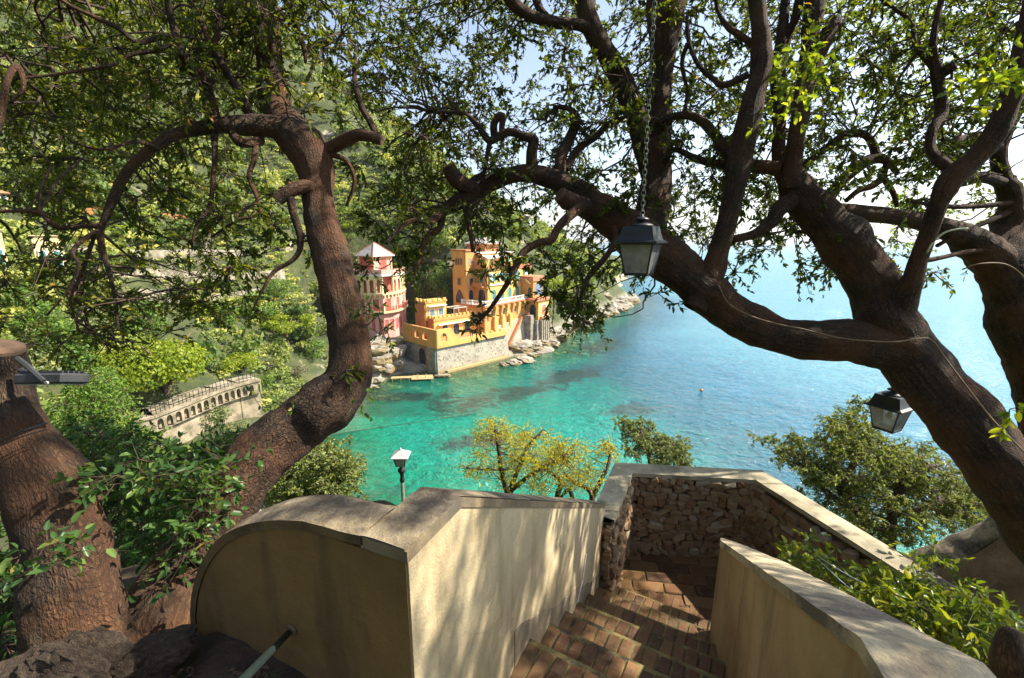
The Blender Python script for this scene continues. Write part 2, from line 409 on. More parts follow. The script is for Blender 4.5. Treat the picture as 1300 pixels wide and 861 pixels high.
M['shutter'] = mat_noise('green_shutter', (.05, .20, .19), (.09, .28, .26), 1, .6, .3, .02, 8)
M['darkglass'] = mat_noise('dark_window', (.012, .02, .035), (.035, .05, .075), 1.0, .15, .02, .01)
M['bluepane'] = mat_noise('blue_awning_glass', (.10, .16, .24), (.22, .29, .38), .8, .25, .02, .01)
M['palestone'] = None
def make_palestone():
    t = NT('pale_sea_wall'); v = t.coord('Object')
    n = t.noise(v, .5, 6, .6); c = t.ramp(n, [(.3, (.32, .285, .22)), (.7, (.50, .45, .355))])
    d = t.voro(v, 1.4, 'F1', 'Distance'); dn = t.noise(v, 4, 4, .6)
    c = t.mixc(t.ramp(t.math('ADD', d, t.math('MULTIPLY', dn, .4)), [(.42, .9), (.58, 0.0)]), c, (.19, .165, .13))
    sep = t.n('SeparateXYZ'); t.l(v, sep.inputs[0])
    tide = t.ramp(t.math('ADD', t.math('MULTIPLY', sep.outputs[2], .8), t.math('MULTIPLY', dn, .6)), [(.62, 1.0), (1.0, 0.0)])
    c = t.mixc(t.math('MULTIPLY', tide, .85), c, (.34, .25, .10))
    t.principled(c, .9, t.bump(t.math('ADD', t.noise(v, 5, 6, .7), t.math('MULTIPLY', d, -.6)), .9, .12)); return t.m
M['palestone'] = make_palestone()
M['greystone'] = mat_noise('grey_masonry', (.17, .155, .13), (.36, .33, .28), 1.1, .92, .9, .1, 4, spots=((.42, .37, .28), .8, .58))
def make_cliff():
    t = NT('cliff_rock'); v = t.coord('Object'); vs = t.coord('Object', (.8, .8, 1.8))
    n = t.noise(vs, .7, 8, .65, .6); c = t.ramp(n, [(.28, (.10, .085, .07)), (.45, (.27, .24, .19)), (.6, (.44, .39, .31)), (.78, (.60, .54, .43))])
    sep = t.n('SeparateXYZ'); t.l(v, sep.inputs[0]); dn = t.noise(v, 1.2, 4, .6)
    tide = t.ramp(t.math('ADD', sep.outputs[2], dn), [(.7, 1.0), (1.25, 0.0)])
    c = t.mixc(t.math('MULTIPLY', tide, .8), c, (.24, .17, .06))
    t.principled(c, .92, t.bump(t.noise(vs, 1.6, 9, .72, .4), 1.0, .45)); return t.m
M['cliff'] = make_cliff()
M['wood_pale'] = mat_noise('sunbleached_timber', (.36, .25, .11), (.52, .38, .18), 2, .9, .4, .02, 12)
M['red_pole'] = mat_noise('red_paint', (.50, .05, .03), (.60, .09, .06), 3, .5, .1, .01)
M['buoy'] = mat_noise('orange_plastic', (.75, .22, .02), (.85, .30, .05), 3, .4, .1, .01)
M['rope'] = mat_noise('weedy_rope', (.03, .045, .03), (.06, .075, .05), 3, .95, .4, .02)

M['drystone'] = mat_noise('dry_stone', (.22, .185, .135), (.48, .42, .32), 1.3, .95, .9, .08, 5, spots=((.12, .11, .06), .6, .56))
M['shrub_stem'] = mat_noise('green_shrub_stem', (.05, .075, .02), (.10, .12, .035), 20, .7, .2, .002)

M['roadwall'] = mat_noise('beige_road_wall', (.22, .18, .12), (.40, .33, .23), .9, .95, .8, .08, 5, spots=((.15, .13, .08), .7, .55))
# ------------------------------------------------------------------ terrain and sea
COAST = np.array([(260, -60), (260, 0), (60, 20), (20, 33), (0, 36), (-14, 40), (-22, 46), (-27, 55), (-29.5, 66), (-31, 78), (-29.5, 87), (-25, 94),
                  (-19, 97), (-14, 97), (-4, 107), (4, 112), (9.5, 117), (13, 126), (17, 137), (25, 153), (34, 168), (44, 190), (53, 208),
                  (58, 220), (62, 260), (80, 330), (110, 420), (160, 560), (160, 900), (-900, 900), (-900, -400), (260, -400)], float)
def coast_sd(X, Y):
    """signed distance to the shoreline, positive inland"""
    best = np.full(X.shape, 1e9); inside = np.zeros(X.shape, bool)
    n = len(COAST)
    for i in range(n):
        ax, ay = COAST[i]; bx, by = COAST[(i + 1) % n]
        dx, dy = bx - ax, by - ay
        t = np.clip(((X - ax) * dx + (Y - ay) * dy) / (dx * dx + dy * dy), 0, 1)
        best = np.minimum(best, np.hypot(X - ax - t * dx, Y - ay - t * dy))
        c = ((ay > Y) != (by > Y))
        with np.errstate(divide='ignore', invalid='ignore'):
            xi = ax + (Y - ay) * dx / (dy if dy != 0 else 1e-9)
        inside ^= c & (X < xi)
    return np.where(inside, best, -best)
_perm = np.random.default_rng(5).permutation(512)
_grad = np.random.default_rng(6).uniform(-1, 1, 512)
def vnoise(X, Y, s):
    x, y = X / s + 137.3, Y / s + 71.9
    xi, yi = np.floor(x).astype(int), np.floor(y).astype(int); fx, fy = x - xi, y - yi
    fx = fx * fx * (3 - 2 * fx); fy = fy * fy * (3 - 2 * fy)
    def g(a, b): return _grad[(_perm[a % 512] + b) % 512]
    return (g(xi, yi) * (1 - fx) + g(xi + 1, yi) * fx) * (1 - fy) + (g(xi, yi + 1) * (1 - fx) + g(xi + 1, yi + 1) * fx) * fy
CREST_X = [-500, -250, -160, -117, -90, -65, -30, 0, 17, 45, 80, 120, 200]
CREST_Z = [215, 178, 150, 131, 112, 90, 62, 44, 34, 22, 12, 6, 2]
PADS = [(-33, 112, 21, 5.5), (-14, 103, 15, 1.0), (-2, 115, 18, 1.0), (11, 123, 15, 1.0), (-38, 44, 9, 5.5), (-34.5, 50, 8, 5.0), (-33, 56, 7, 4.5)]      # building plots levelled into the slope
def land_h(X, Y):
    X = np.asarray(X, float); Y = np.asarray(Y, float)
    s = coast_sd(X, Y)
    far = np.clip((Y - 60) / 60, 0, 1)
    n = vnoise(X, Y, 26) * 4 + vnoise(X, Y, 11) * 2.0 + vnoise(X, Y, 60) * 7
    up = .72 * s + n * far * np.clip(s / 18, 0, 1)
    # terraces cut into the slope on the far side of the bay
    crest = np.interp(X, CREST_X, CREST_Z) + vnoise(X, Y, 40) * 4
    k = 8.0
    h = -k * np.log(np.exp(-np.clip(up, -50, 400) / k) + np.exp(-crest / k))
    h = np.where(up < crest - 45, up, h)
    # gentler shelf near the far shore, rocky edge
    edge = np.clip(s, 0, 5)
    h = np.where(s > 0, h, np.maximum(s * .16 + vnoise(X, Y, 7) * .25, -9))
    h = np.where(s > 0, h + 2.2 * np.clip(s / 2.5, 0, 1) * np.clip((Y - 84) / 6, 0, 1), h)
    for (cx, cy, rad, top) in PADS:
        w = np.clip((rad - np.hypot(X - cx, Y - cy)) / 6.0, 0, 1); w = w * w * (3 - 2 * w)
        h = np.where(h > top, h * (1 - w) + top * w, h)
    return h
def h_at(x, y): return float(land_h(np.array([x]), np.array([y]))[0])

def make_ground_mat():
    t = NT('wooded_ground'); v = t.coord('Object')
    n = t.noise(v, .07, 6, .6); n2 = t.noise(v, .5, 6, .65)
    c = t.ramp(n2, [(.3, (.03, .045, .015)), (.5, (.06, .075, .022)), (.7, (.11, .115, .04))])
    rk = t.ramp(n2, [(.3, (.20, .17, .12)), (.55, (.38, .32, .24)), (.75, (.52, .45, .34))])
    geo = t.n('NewGeometry'); sep = t.n('SeparateXYZ'); t.l(geo.outputs['Position'], sep.inputs[0])
    c = t.mixc(t.ramp(t.math('ADD', t.math('MULTIPLY', n, .8), t.math('MULTIPLY', n2, .35)), [(.66, 0.0), (.74, 1.0)]), c, rk)
    low = t.ramp(t.math('MULTIPLY_ADD', sep.outputs[2], .05), [(.30, 1.0), (.42, 0.0)])
    low = t.ramp(t.math('ADD', t.math('MULTIPLY', sep.outputs[2], .12), t.math('MULTIPLY', n2, .4)), [(.45, 1.0), (.75, 0.0)])
    c = t.mixc(low, c, t.ramp(n2, [(.3, (.16, .15, .11)), (.6, (.36, .33, .24)), (.8, (.5, .46, .34))]))
    sub = t.ramp(t.math('ADD', t.math('MULTIPLY', sep.outputs[2], 1.0), .6), [(.0, 1.0), (.6, 0.0)])
    t.principled(t.mixc(sub, c, (.085, .12, .055)), .95, t.bump(t.noise(v, 1.2, 8, .7), 1.0, .6)); return t.m
M['ground'] = make_ground_mat()
xs = np.concatenate([np.arange(-520, -140, 8.0), np.arange(-140, 80, 2.2), np.arange(80, 300, 10.0)])
ys = np.concatenate([np.arange(-60, 0, 6.0), np.arange(0, 230, 2.2), np.arange(230, 620, 7.0)])
GX, GY = np.meshgrid(xs, ys)
GZ = land_h(GX.ravel(), GY.ravel()).reshape(GX.shape)
# the garden's own terrace: keep the raw slope a little under the built steps and walls
nearm = np.exp(-((GX - .5) ** 2 + (GY - 1) ** 2) / 30.0)
GZ = GZ - nearm * 1.3
def grid_faces(ny, nx):
    i = np.arange(ny - 1)[:, None] * nx + np.arange(nx - 1)[None, :]
    return np.stack([i, i + 1, i + nx + 1, i + nx], -1).reshape(-1, 4)
terr = link('terrain', np_mesh('terrain', np.stack([GX, GY, GZ], -1).reshape(-1, 3), grid_faces(len(ys), len(xs)), M['ground'], smooth=True))
tag(terr, 'wooded hillside rising steeply round the small bay', None, kind='structure')

# sea surface with the depth of the bottom stored on it
def make_sea_mat():
    t = NT('sea_water'); v = t.coord('Object'); d = t.attr('depth'); w = t.attr('weed')
    n = t.noise(v, .09, 5, .6); nn = t.noise(v, .22, 7, .68, .8)
    dd = t.math('ADD', d, t.math('MULTIPLY', t.math('SUBTRACT', n, .5), .30))
    c = t.ramp(dd, [(0, (.03, .095, .04)), (.06, (.014, .16, .08)), (.16, (.006, .25, .15)), (.30, (.004, .28, .225)), (.46, (.002, .125, .18)), (.66, (.010, .18, .30)), (.86, (.06, .29, .40)), (1, (.10, .34, .44))])  # pale far stops put distant glare and haze into the water colour
    wm = t.ramp(t.math('ADD', w, t.math('MULTIPLY', t.math('SUBTRACT', nn, .5), 2.2)), [(.34, 0.0), (.72, 1.0)])
    c = t.mixc(t.math('MULTIPLY', wm, .88), c, (.022, .06, .06))
    mot = t.noise(v, .9, 6, .7, .5); c = t.mixc(1.0, c, t.ramp(mot, [(.3, .62), (.5, .92), (.72, 1.12)]), 'MULTIPLY')      # sand, stones and weed of the bottom
    # ripples
    va = t.coord('Object', (1, 1.5, 1))
    w1 = t.noise(va, .55, 5, .6, .6); w2 = t.noise(va, 2.4, 4, .6); w3 = t.noise(va, .12, 3, .5, .4)
    hgt = t.math('ADD', t.math('ADD', w1, t.math('MULTIPLY', w2, .28)), t.math('MULTIPLY', w3, 1.2))
    nrm = t.bump(hgt, .9, .8)
    dif = t.n('BsdfDiffuse'); t.l(c, dif.inputs['Color']); t.l(t.bump(hgt, .9, 1.0), dif.inputs['Normal'])
    trn = t.n('BsdfTransparent'); trn.inputs['Color'].default_value = (.80, .96, .80, 1)
    clear = t.attr('clear')
    m1 = t.n('MixShader'); t.l(clear, m1.inputs[0]); t.l(dif.outputs[0], m1.inputs[1]); t.l(trn.outputs[0], m1.inputs[2])
    gl = t.n('BsdfGlossy'); gl.inputs['Roughness'].default_value = .06; t.l(nrm, gl.inputs['Normal'])
    fr = t.n('Fresnel'); fr.inputs['IOR'].default_value = 1.33; t.l(nrm, fr.inputs['Normal'])
    m2 = t.n('MixShader'); t.l(t.math('MULTIPLY', fr.outputs[0], .95), m2.inputs[0]); t.l(m1.outputs[0], m2.inputs[1]); t.l(gl.outputs[0], m2.inputs[2])
    t.l(m2.outputs[0], t.out.inputs['Surface']); return t.m
M['sea'] = make_sea_mat()
def spread_axis(lo, hi, step, far_lo, far_hi):
    a = list(np.arange(lo, hi + .1, step)); g = step
    while a[-1] < far_hi: g *= 1.35; a.append(a[-1] + g)
    g = step
    while a[0] > far_lo: g *= 1.35; a.insert(0, a[0] - g)
    return np.array(a)
sx = spread_axis(-40, 130, 1.5, -3000, 20000); sy = spread_axis(15, 260, 1.5, -3000, 28000)
SX, SY = np.meshgrid(sx, sy)
sd = -coast_sd(SX.ravel(), SY.ravel())
fx, fy = SX.ravel(), SY.ravel()
bed = np.where(sd > 0, np.clip(sd * .02, 0, 1.2), 0) + vnoise(fx, fy, 14) * .05 * np.clip(sd / 10, 0, 1)
offs = np.clip((fx + .30 * (fy - 60) - 4) / 130, 0, 1) * .75          # the bay shelves towards open water, right and out
depth = np.clip(np.minimum(bed, .22 + offs) + offs * .55, 0, 1)
def blob(cx, cy, rx, ry, ang):
    c, s = math.cos(ang), math.sin(ang); dx, dy = fx - cx, fy - cy
    return np.exp(-(((dx * c + dy * s) / rx) ** 2 + ((-dx * s + dy * c) / ry) ** 2))
def seapt(px, py): p = onz(px, py, 0); return p.x, p.y
weed = np.zeros_like(fx)
for (px, py, rx, ry, ang) in ((660, 498, 14, 5.0, .5), (600, 512, 10, 5, .5), (720, 480, 13, 5, .7), (572, 563, 4.2, 3.0, .2), (620, 560, 5.5, 2.6, .2), (500, 622, 1.8, 1.5, .3),
                              (520, 505, 12, 3.5, .1), (470, 500, 6, 3, 0), (800, 520, 7, 3, .3), (760, 440, 16, 6, 1.0)):
    x, y = seapt(px, py); weed = np.maximum(weed, .85 * blob(x, y, rx, ry, ang))
near_rock = np.exp(-((sd - 4) / 5.0) ** 2) * ((fy > 84) & (fy < 130))
weed = np.maximum(weed, near_rock * .28)
clear = np.where(sd > -2, .97 * np.exp(-np.clip(sd, 0, 99) / 15.0), .97) * ((fy > 70) & (fy < 240)) + .25 * np.exp(-np.clip(sd, 0, 99) / 6.0) * (fy <= 70)
sea = link('sea', np_mesh('sea', np.stack([SX, SY, np.zeros_like(SX)], -1).reshape(-1, 3), grid_faces(len(sy), len(sx)), M['sea'],
                          {'depth': depth, 'weed': weed, 'clear': clear}))
tag(sea, 'turquoise bay water turning blue out to the horizon', None, kind='structure')
# ------------------------------------------------------------------ garden steps, parapets and landing
AZ = math.radians(24.0)
RV = Vector((math.sin(AZ), math.cos(AZ), 0))          # down the steps
NV = Vector((math.cos(AZ), -math.sin(AZ), 0))         # to the right of the steps
UZ = Vector((0, 0, 1))
def rn(r, n, z): return RV * r + NV * n + UZ * z
RISE, RUN, SLOPE = .159, .268, .159 / .268
N_L, N_R = -.597, .150                                # left and right edge of the flight
R6, Z6 = 2.84, CAMZ - 2.45                            # front edge of the sixth step
def stair_z(r): return Z6 - (r - R6) * SLOPE

def hit_plane(px, py, nrm, c):
    d = ray(px, py); k = (c - EYE.dot(nrm)) / d.dot(nrm); return EYE + d * k

# ---- end pier of the left parapet (its curved outline measured on the front plane)
PIER_R = .744; PIER_T = .13
PIER_PX = [(515.5, 699), (497, 695), (478, 690), (460, 685.5), (444, 680.5), (429, 675), (414, 669.5), (400, 665.5), (386, 662), (371, 660.3), (356, 659.7), (341, 660.4), (326, 662.3),
           (314, 665), (303, 669), (294, 673), (285, 678), (277, 685), (270, 693), (262, 704), (255.5, 716), (251, 728), (247, 742), (244, 758), (242.7, 776), (243.5, 792), (246, 809)]
pier_top = [hit_plane(x, y, RV, PIER_R) for x, y in PIER_PX]
pier_nz = [(p.dot(NV), p.z) for p in pier_top]
zf = pier_nz[-1][1] - .35
lw = thing('parapet_wall', 'ochre plaster parapet with rounded end pier, left of the brick steps', 'wall', tuple(rn(PIER_R, N_L, CAMZ - 1.6)))
def subdiv_strip(mb, la, lb, nseg):
    rows = [[Vector(a).lerp(Vector(b), i / nseg) for a, b in zip(la, lb)] for i in range(nseg + 1)]
    mb.grid(rows)
BAND = .026
inner_nz = []
for i, (n_, z_) in enumerate(pier_nz):                 # outline of the plastered field, one band width inside
    a = pier_nz[max(i - 1, 0)]; b = pier_nz[min(i + 1, len(pier_nz) - 1)]
    tx, tz = b[0] - a[0], b[1] - a[1]; L = math.hypot(tx, tz) or 1
    inner_nz.append((n_ - tz / L * BAND, z_ + tx / L * BAND))
inner_nz[0] = (pier_nz[0][0], pier_nz[0][1] - BAND)
m = MB()
loopf = [rn(PIER_R, n, z) for n, z in inner_nz] + [rn(PIER_R, inner_nz[-1][0], zf), rn(PIER_R, N_L - .005, zf)]
loopf[0] = rn(PIER_R, N_L - .005, inner_nz[0][1])
loopb = [p + RV * PIER_T for p in loopf]
m.prism(loopf, loopb)
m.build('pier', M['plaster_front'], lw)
m = MB()
nc = N_L - .127                                        # the parapet's own coping takes over at the corner
kk = next(i for i, q in enumerate(pier_nz) if q[0] < nc)
def cut_at(nz):
    (a0, b0), (a1, b1) = nz[kk - 1], nz[kk]; f = (a0 - nc) / (a0 - a1); return [(nc, b0 + (b1 - b0) * f)] + nz[kk:]
cop_nz, cin_nz = cut_at(pier_nz), cut_at(inner_nz)
zgap = pier_nz[0][1] + .004 - cop_nz[0][1]            # ease the curved coping into the level of the parapet
cop_nz = [(n, z + zgap * math.exp(-(nc - n) / .09)) for n, z in cop_nz]; cin_nz = [(n, z + zgap * math.exp(-(nc - n) / .09)) for n, z in cin_nz]
cin_nz[0] = (nc, cop_nz[0][1] - BAND)
of = [rn(PIER_R - .004, n, z) for n, z in cop_nz]; inf = [rn(PIER_R - .004, n, z) for n, z in cin_nz]
m.grid([of, inf])
ob_ = [p + RV * (PIER_T + .008) for p in of]; ib = [p + RV * (PIER_T + .008) for p in inf]
nj = 9
rows = []
for k in range(nj + 1):
    f = k / nj
    crown = .006 * math.sin(math.pi * f)
    rows.append([a.lerp(b, f) + UZ * (crown + .003 * mnoise.noise(Vector((a.lerp(b, f)) * 25))) for a, b in zip(of, ob_)])
m.grid([ob_, ib])
m.build('coping', M['pier_band'], lw)
m = MB(); m.grid(rows); m.build('coping_top', M['coping'], lw, smooth=True)
# ---- sloped run of the left parapet
WT = .13
zc = pier_nz[0][1]
K0, K1, K2 = PIER_R + PIER_T + .009, PIER_R + .245, 3.005
zfar = CAMZ - 1.877
def wall_run(name_wall, pts_top, nface, thick, zbot, parent, mat, band_mat, cop_mat, band=.030, cop_ext=.008):
    """pts_top: list of (r, z, n) along the inner top edge; the wall lies on the far side of the steps (sign of thick)"""
    tops = [rn(r, n, z) for r, z, n in pts_top]
    dn = NV * thick
    m = MB(); lowi = [rn(r, n, z - band) for r, z, n in pts_top]; bot = [rn(r, n, zbot(r)) for r, z, n in pts_top]
    m.prism(lowi + bot[::-1], [p + dn for p in lowi] + [p + dn for p in bot[::-1]])
    m.build(name_wall, mat, parent)
    sgn = -1 if thick < 0 else 1
    e = NV * (-.004 * sgn)
    tops = [tops[0] - RV * cop_ext] + tops[1:]; lowi = [lowi[0] - RV * cop_ext] + lowi[1:]
    m = MB()
    m.prism([p + e for p in tops] + [p + e for p in lowi[::-1]], [p + dn - e for p in tops] + [p + dn - e for p in lowi[::-1]])
    m.build('coping', band_mat, parent)
    m = MB()                                           # weathered skin of the top
    rows = []
    nk = 8
    for k in range(nk + 1):
        row = []
        for i in range(len(tops) - 1):
            for q in range(14):
                p = tops[i].lerp(tops[i + 1], q / 14) + dn * (k / nk)
                row.append(p + UZ * (.004 + .004 * math.sin(math.pi * k / nk) + .004 * mnoise.noise(p * 22)))
        p = tops[-1] + dn * (k / nk); row.append(p + UZ * .004)
        rows.append(row)
    m.grid(rows)
    m.build('coping_top', cop_mat, parent, smooth=True)
zb = lambda r: stair_z(r) - .45
wall_run('wall', [(PIER_R + .004, zc, N_L), (K1, zc, N_L), (K2, zfar, N_L)], 0, -WT, zb, lw, M['plaster'], M['band'], M['coping'])
m = MB()                                               # rough skirting that climbs with the steps
sk = []
r = PIER_R + .62
while r < 2.95:
    sk.append((r, stair_z(r) + .095 + .012 * math.sin(r * 9) + .008 * math.sin(r * 23))); r += .06
m.prism([rn(r, N_L + .0025, z) for r, z in sk] + [rn(r, N_L + .0025, z - .4) for r, z in sk[::-1]], [rn(r, N_L - .02, z) for r, z in sk] + [rn(r, N_L - .02, z - .4) for r, z in sk[::-1]])
m.build('skirting', M['skirt'], lw)

# ---- right parapet
rw = thing('parapet_wall', 'stained ochre parapet with flat sunlit top, right of the brick steps', 'wall', (1.0, 1.6, CAMZ - 1.9))
pa, pb = Vector((1.229, 2.362, CAMZ - 1.72)), Vector((.77, .8386, CAMZ - .8536))
dirw = Vector((pa.x - pb.x, pa.y - pb.y, 0)).normalized(); nrw = Vector((dirw.y, -dirw.x, 0))
pc = pb - Vector((dirw.x, dirw.y, -.545)) * .03 * 0 + Vector((0, 0, 0))
RT = .185
tip = pa + dirw * .02
nearp = Vector((.735, .70, CAMZ - .855)); farp = Vector((.60, .25, CAMZ - .85))
ins = [tip, pa, pa.lerp(pb, .33), pa.lerp(pb, .66), pb, nearp, farp]
def outer(p, k): return p + nrw * RT * k
outs = [tip + nrw * .02, outer(pa, .55), outer(ins[2], 1), outer(ins[3], 1.08), outer(pb, 1.15), outer(nearp, 1.2), outer(farp, 1.25)]
BD = .028
m = MB()
lo_i = [p - UZ * BD for p in ins]; lo_o = [p - UZ * BD for p in outs]
m.prism([p for p in lo_i], [p for p in lo_i]) if False else None
bot_i = [Vector((p.x, p.y, stair_z(min(p.dot(RV), 3.2)) - .5)) + (RV * .16 if i == 0 else Vector()) for i, p in enumerate(ins)]
bot_o = [Vector((p.x, p.y, q.z)) + (RV * .16 if i == 0 else Vector()) for i, (p, q) in enumerate(zip(outs, bot_i))]
def fine(L, n=10):
    out = []
    for i in range(len(L) - 1): out += [L[i].lerp(L[i + 1], q / n) for q in range(n)]
    return out + [L[-1]]
m.grid([fine(lo_i), fine(bot_i)]); m.grid([fine(lo_o), fine(bot_o)])
m.poly([lo_i[0], lo_o[0], bot_o[0], bot_i[0]]); m.poly([lo_i[-1], lo_o[-1], bot_o[-1], bot_i[-1]]); m.grid([fine(lo_i), fine(lo_o)])
m.build('wall', M['plaster_mossy'], rw)
m = MB()
fi, fo = fine([p - nrw * .004 for p in ins], 12), fine(outs, 12)
rows = [[a.lerp(b, k / 8) + UZ * (.004 * math.sin(math.pi * k / 8) + .003 * mnoise.noise(a.lerp(b, k / 8) * 24)) for a, b in zip(fi, fo)] for k in range(9)]
m.grid(rows)
m.grid([rows[0], [p - UZ * (BD + .012) for p in rows[0]]]); m.grid([rows[-1], [p - UZ * (BD + .012) for p in rows[-1]]])
m.poly([rows[0][0], rows[-1][0], rows[-1][0] - UZ * BD, rows[0][0] - UZ * BD])
M['coping_sun'] = mat_noise('worn_sunlit_top', (.33, .27, .17), (.58, .48, .31), 6, .92, .8, .01, 60, spots=((.16, .13, .10), 3.2, .55))  # paler than the other coping: sunlight on this top is in its colour
m.build('coping', M['coping_sun'], rw)

# ---- brick steps
brick_mesh = None
def brick_data(name, hx, hy, hz, seed):
    mm = MB(); mm.box((0, 0, 0), (hx, hy, hz)); me = mm.mesh(name, M['brick']); bevel_mesh(me, .006)
    rr = random.Random(seed)
    for v in me.vertices: v.co += Vector((rr.uniform(-1, 1), rr.uniform(-1, 1), rr.uniform(-1, 1))) * .0028
    return me
BW = .0625
rowlock = [brick_data('brick', BW / 2 - .0035, .138, .045, k) for k in range(5)]
ZL = Z6 - 2 * RISE + .03                              # landing level
stairs = thing('brick_steps', 'worn brick steps going down between the two plaster parapets', 'steps', tuple(rn(2.0, -.2, CAMZ - 2.3)))
def frame_matrix(loc, ax, ay, az):
    return Matrix(((ax.x, ay.x, az.x, loc.x), (ax.y, ay.y, az.y, loc.y), (ax.z, ay.z, az.z, loc.z), (0, 0, 0, 1)))
SKEW = math.radians(6)
NS = (NV * math.cos(SKEW) - RV * math.sin(SKEW)); RS = (RV * math.cos(SKEW) + NV * math.sin(SKEW))
def n_right(r): # inner face of the right parapet at run distance r
    t = (r - pb.dot(RV)) / (pa.dot(RV) - pb.dot(RV)); q = pb.lerp(pa, t); return q.dot(NV)
nb = 0
for i in range(-5, 3):
    rf = R6 + i * RUN; z = Z6 - i * RISE
    if i == 2: z = ZL
    nr = n_right(min(rf, 2.6)) + .02
    mm = MB()
    base = rn(rf - RUN * .5 - .012, (N_L + nr) / 2, z - .109)
    mm.box(base, ((nr - N_L) / 2 + .05, .122, .10), NS, RS, UZ)
    st = mm.build('step', M['mortar'], stairs)
    nbr = int((nr - N_L + .06) / BW) + 1
    for k in range(nbr):
        n_ = N_L - .01 + (k + .5) * BW
        off = (n_ - N_L) * math.tan(SKEW)
        jit = random.uniform(-.006, .006)
        sag = -.006 * math.sin(math.pi * (k + .5) / nbr) + random.uniform(-.004, .003)
        c = rn(rf - .138 - off + jit, n_, z - .045 + sag + .004)
        a = random.uniform(-.025, .025); ax = (NS * math.cos(a) + RS * math.sin(a)); ay = UZ.cross(ax)
        link('brick', rowlock[nb % 5], st, frame_matrix(c, ax, ay, UZ)); nb += 1
# ---- landing
A0 = Vector((1.03, 3.62, 0)); A1 = Vector((2.06, 3.50, 0)); A2 = Vector((2.40, 2.33, 0)); A3 = Vector((2.62, 1.55, 0))
B0 = Vector((.72, 2.93, 0)); ZCAP = CAMZ - 1.962
land = MB()
land.poly([Vector((.2, 2.4, ZL - .012)), Vector((2.9, 1.2, ZL - .012)), Vector((2.5, 3.9, ZL - .012)), Vector((.9, 3.9, ZL - .012))])
landing = land.build('landing', M['mortar'])
tag(landing, 'brick-paved landing at the foot of the steps', None, kind='structure')
flat = [brick_data('brick', .118, .056, .02, 20 + k) for k in range(5)]
LX = (A1 - A0).normalized(); LY = Vector((-LX.y, LX.x, 0))
def inside_landing(p):
    if (p - A0).dot(LY) > -.03: return False
    r_, n_ = p.dot(RV), p.dot(NV)
    if r_ < R6 + 1.0 * RUN + .10 + (-(n_ - N_L) * math.tan(SKEW)): return False
    e = (A2 - A1).normalized(); nn = Vector((e.y, -e.x, 0))
    if (p - A1).dot(nn) < -.02: return False
    e2 = (A0 - B0).normalized(); n2 = Vector((-e2.y, e2.x, 0))
    return (p - B0).dot(n2) < .04
for j in range(-1, 16):
    for i in range(-6, 10):
        p = A0 - LY * (.06 + j * .122) + LX * (i * .246 + (.123 if j % 2 else 0))
        if not inside_landing(p): continue
        a = random.uniform(-.03, .03)
        ax = LX * math.cos(a) + LY * math.sin(a); ay = UZ.cross(ax)
        link('brick', flat[(i * 3 + j) % 5], landing, frame_matrix(Vector((p.x, p.y, ZL - .018 + random.uniform(-.005, .004))), ax, ay, UZ))
# ---- rubble walls round the landing
def stone_data(seed):
    rr = random.Random(seed); mm = MB(); mm.box((0, 0, 0), (.5, .5, .5)); me = mm.mesh('stone', M['stone']); bevel_mesh(me, .16)
    for v in me.vertices:
        v.co += Vector((rr.uniform(-1, 1), rr.uniform(-1, 1), rr.uniform(-1, 1))) * .12
    return me
stones = [stone_data(s) for s in range(9)]
CAPT, CAPW = .035, .15
def rubble_wall(name, label, p0, p1, ztop, zbot, inward, thick, n_min, rows_h=(.035, .075), seed=1, limit=170, ext0=.11):
    e = (p1 - p0); L = e.length; e = e.normalized()
    w = thing(name, label, 'wall', (p0.x, p0.y, zbot))
    mm = MB(); c = (p0 + p1) / 2 - inward * (thick / 2)
    c = c + e * ((.11 - ext0) / 2); mm.box((c.x, c.y, (ztop + zbot) / 2 - CAPT / 2), (L / 2 + (.11 + ext0) / 2, thick / 2 - .004, (ztop - zbot) / 2 - CAPT / 2), e, inward, UZ)
    core = mm.build('wall_core', M['wallcore'], w)
    rr = random.Random(seed); z = zbot; cnt = 0
    while z < ztop - CAPT - .015 and cnt < limit:
        h = min(rr.uniform(*rows_h), ztop - CAPT - z); x = rr.uniform(-.05, 0)
        while x < L and cnt < limit:
            l = rr.uniform(.045, .125) * (1.6 if rr.random() < .1 else 1)
            q = p0 + e * min(max(x + l / 2, .02), L - .02)
            hh = h * rr.uniform(.85, 1.25)
            ang = rr.uniform(-.55, .55)
            ax = e * math.cos(ang) + UZ * math.sin(ang); az = UZ * math.cos(ang) - e * math.sin(ang)
            pos = Vector((q.x, q.y, z + h / 2 + rr.uniform(-.008, .008))) + inward * rr.uniform(-.020, .020)
            mw = frame_matrix(pos, ax, inward, az) @ Matrix.Diagonal((l * .97, .062, hh * .95, 1))
            link('stone', stones[rr.randrange(9)], w, mw); cnt += 1
            x += l * .97
        z += h * .97
    return w
def unit(v): return v.normalized()
inw1 = Vector((LX.y, -LX.x, 0)); e2 = unit(A3 - A1); inw2 = Vector((e2.y, -e2.x, 0)); e3 = unit(A0 - B0); inw3 = Vector((e3.y, -e3.x, 0))
WTH = .16
wb_ = rubble_wall('rubble_wall', 'brown rubble stone wall across the back of the landing', A0, A1, ZCAP, ZL - .05, inw1, WTH, 0, seed=3, limit=280)
wr_ = rubble_wall('rubble_wall', 'rubble stone wall with pale cap running back along the right of the landing', A1, A3, ZCAP, ZL - .05, inw2, WTH, 0, seed=5, limit=290, rows_h=(.045, .085))
wl_ = rubble_wall('rubble_wall', 'short rubble stone wall joining the left parapet to the landing wall', B0, A0, ZCAP, ZL - .1, inw3, WTH, 0, seed=8, limit=180, ext0=0.0)
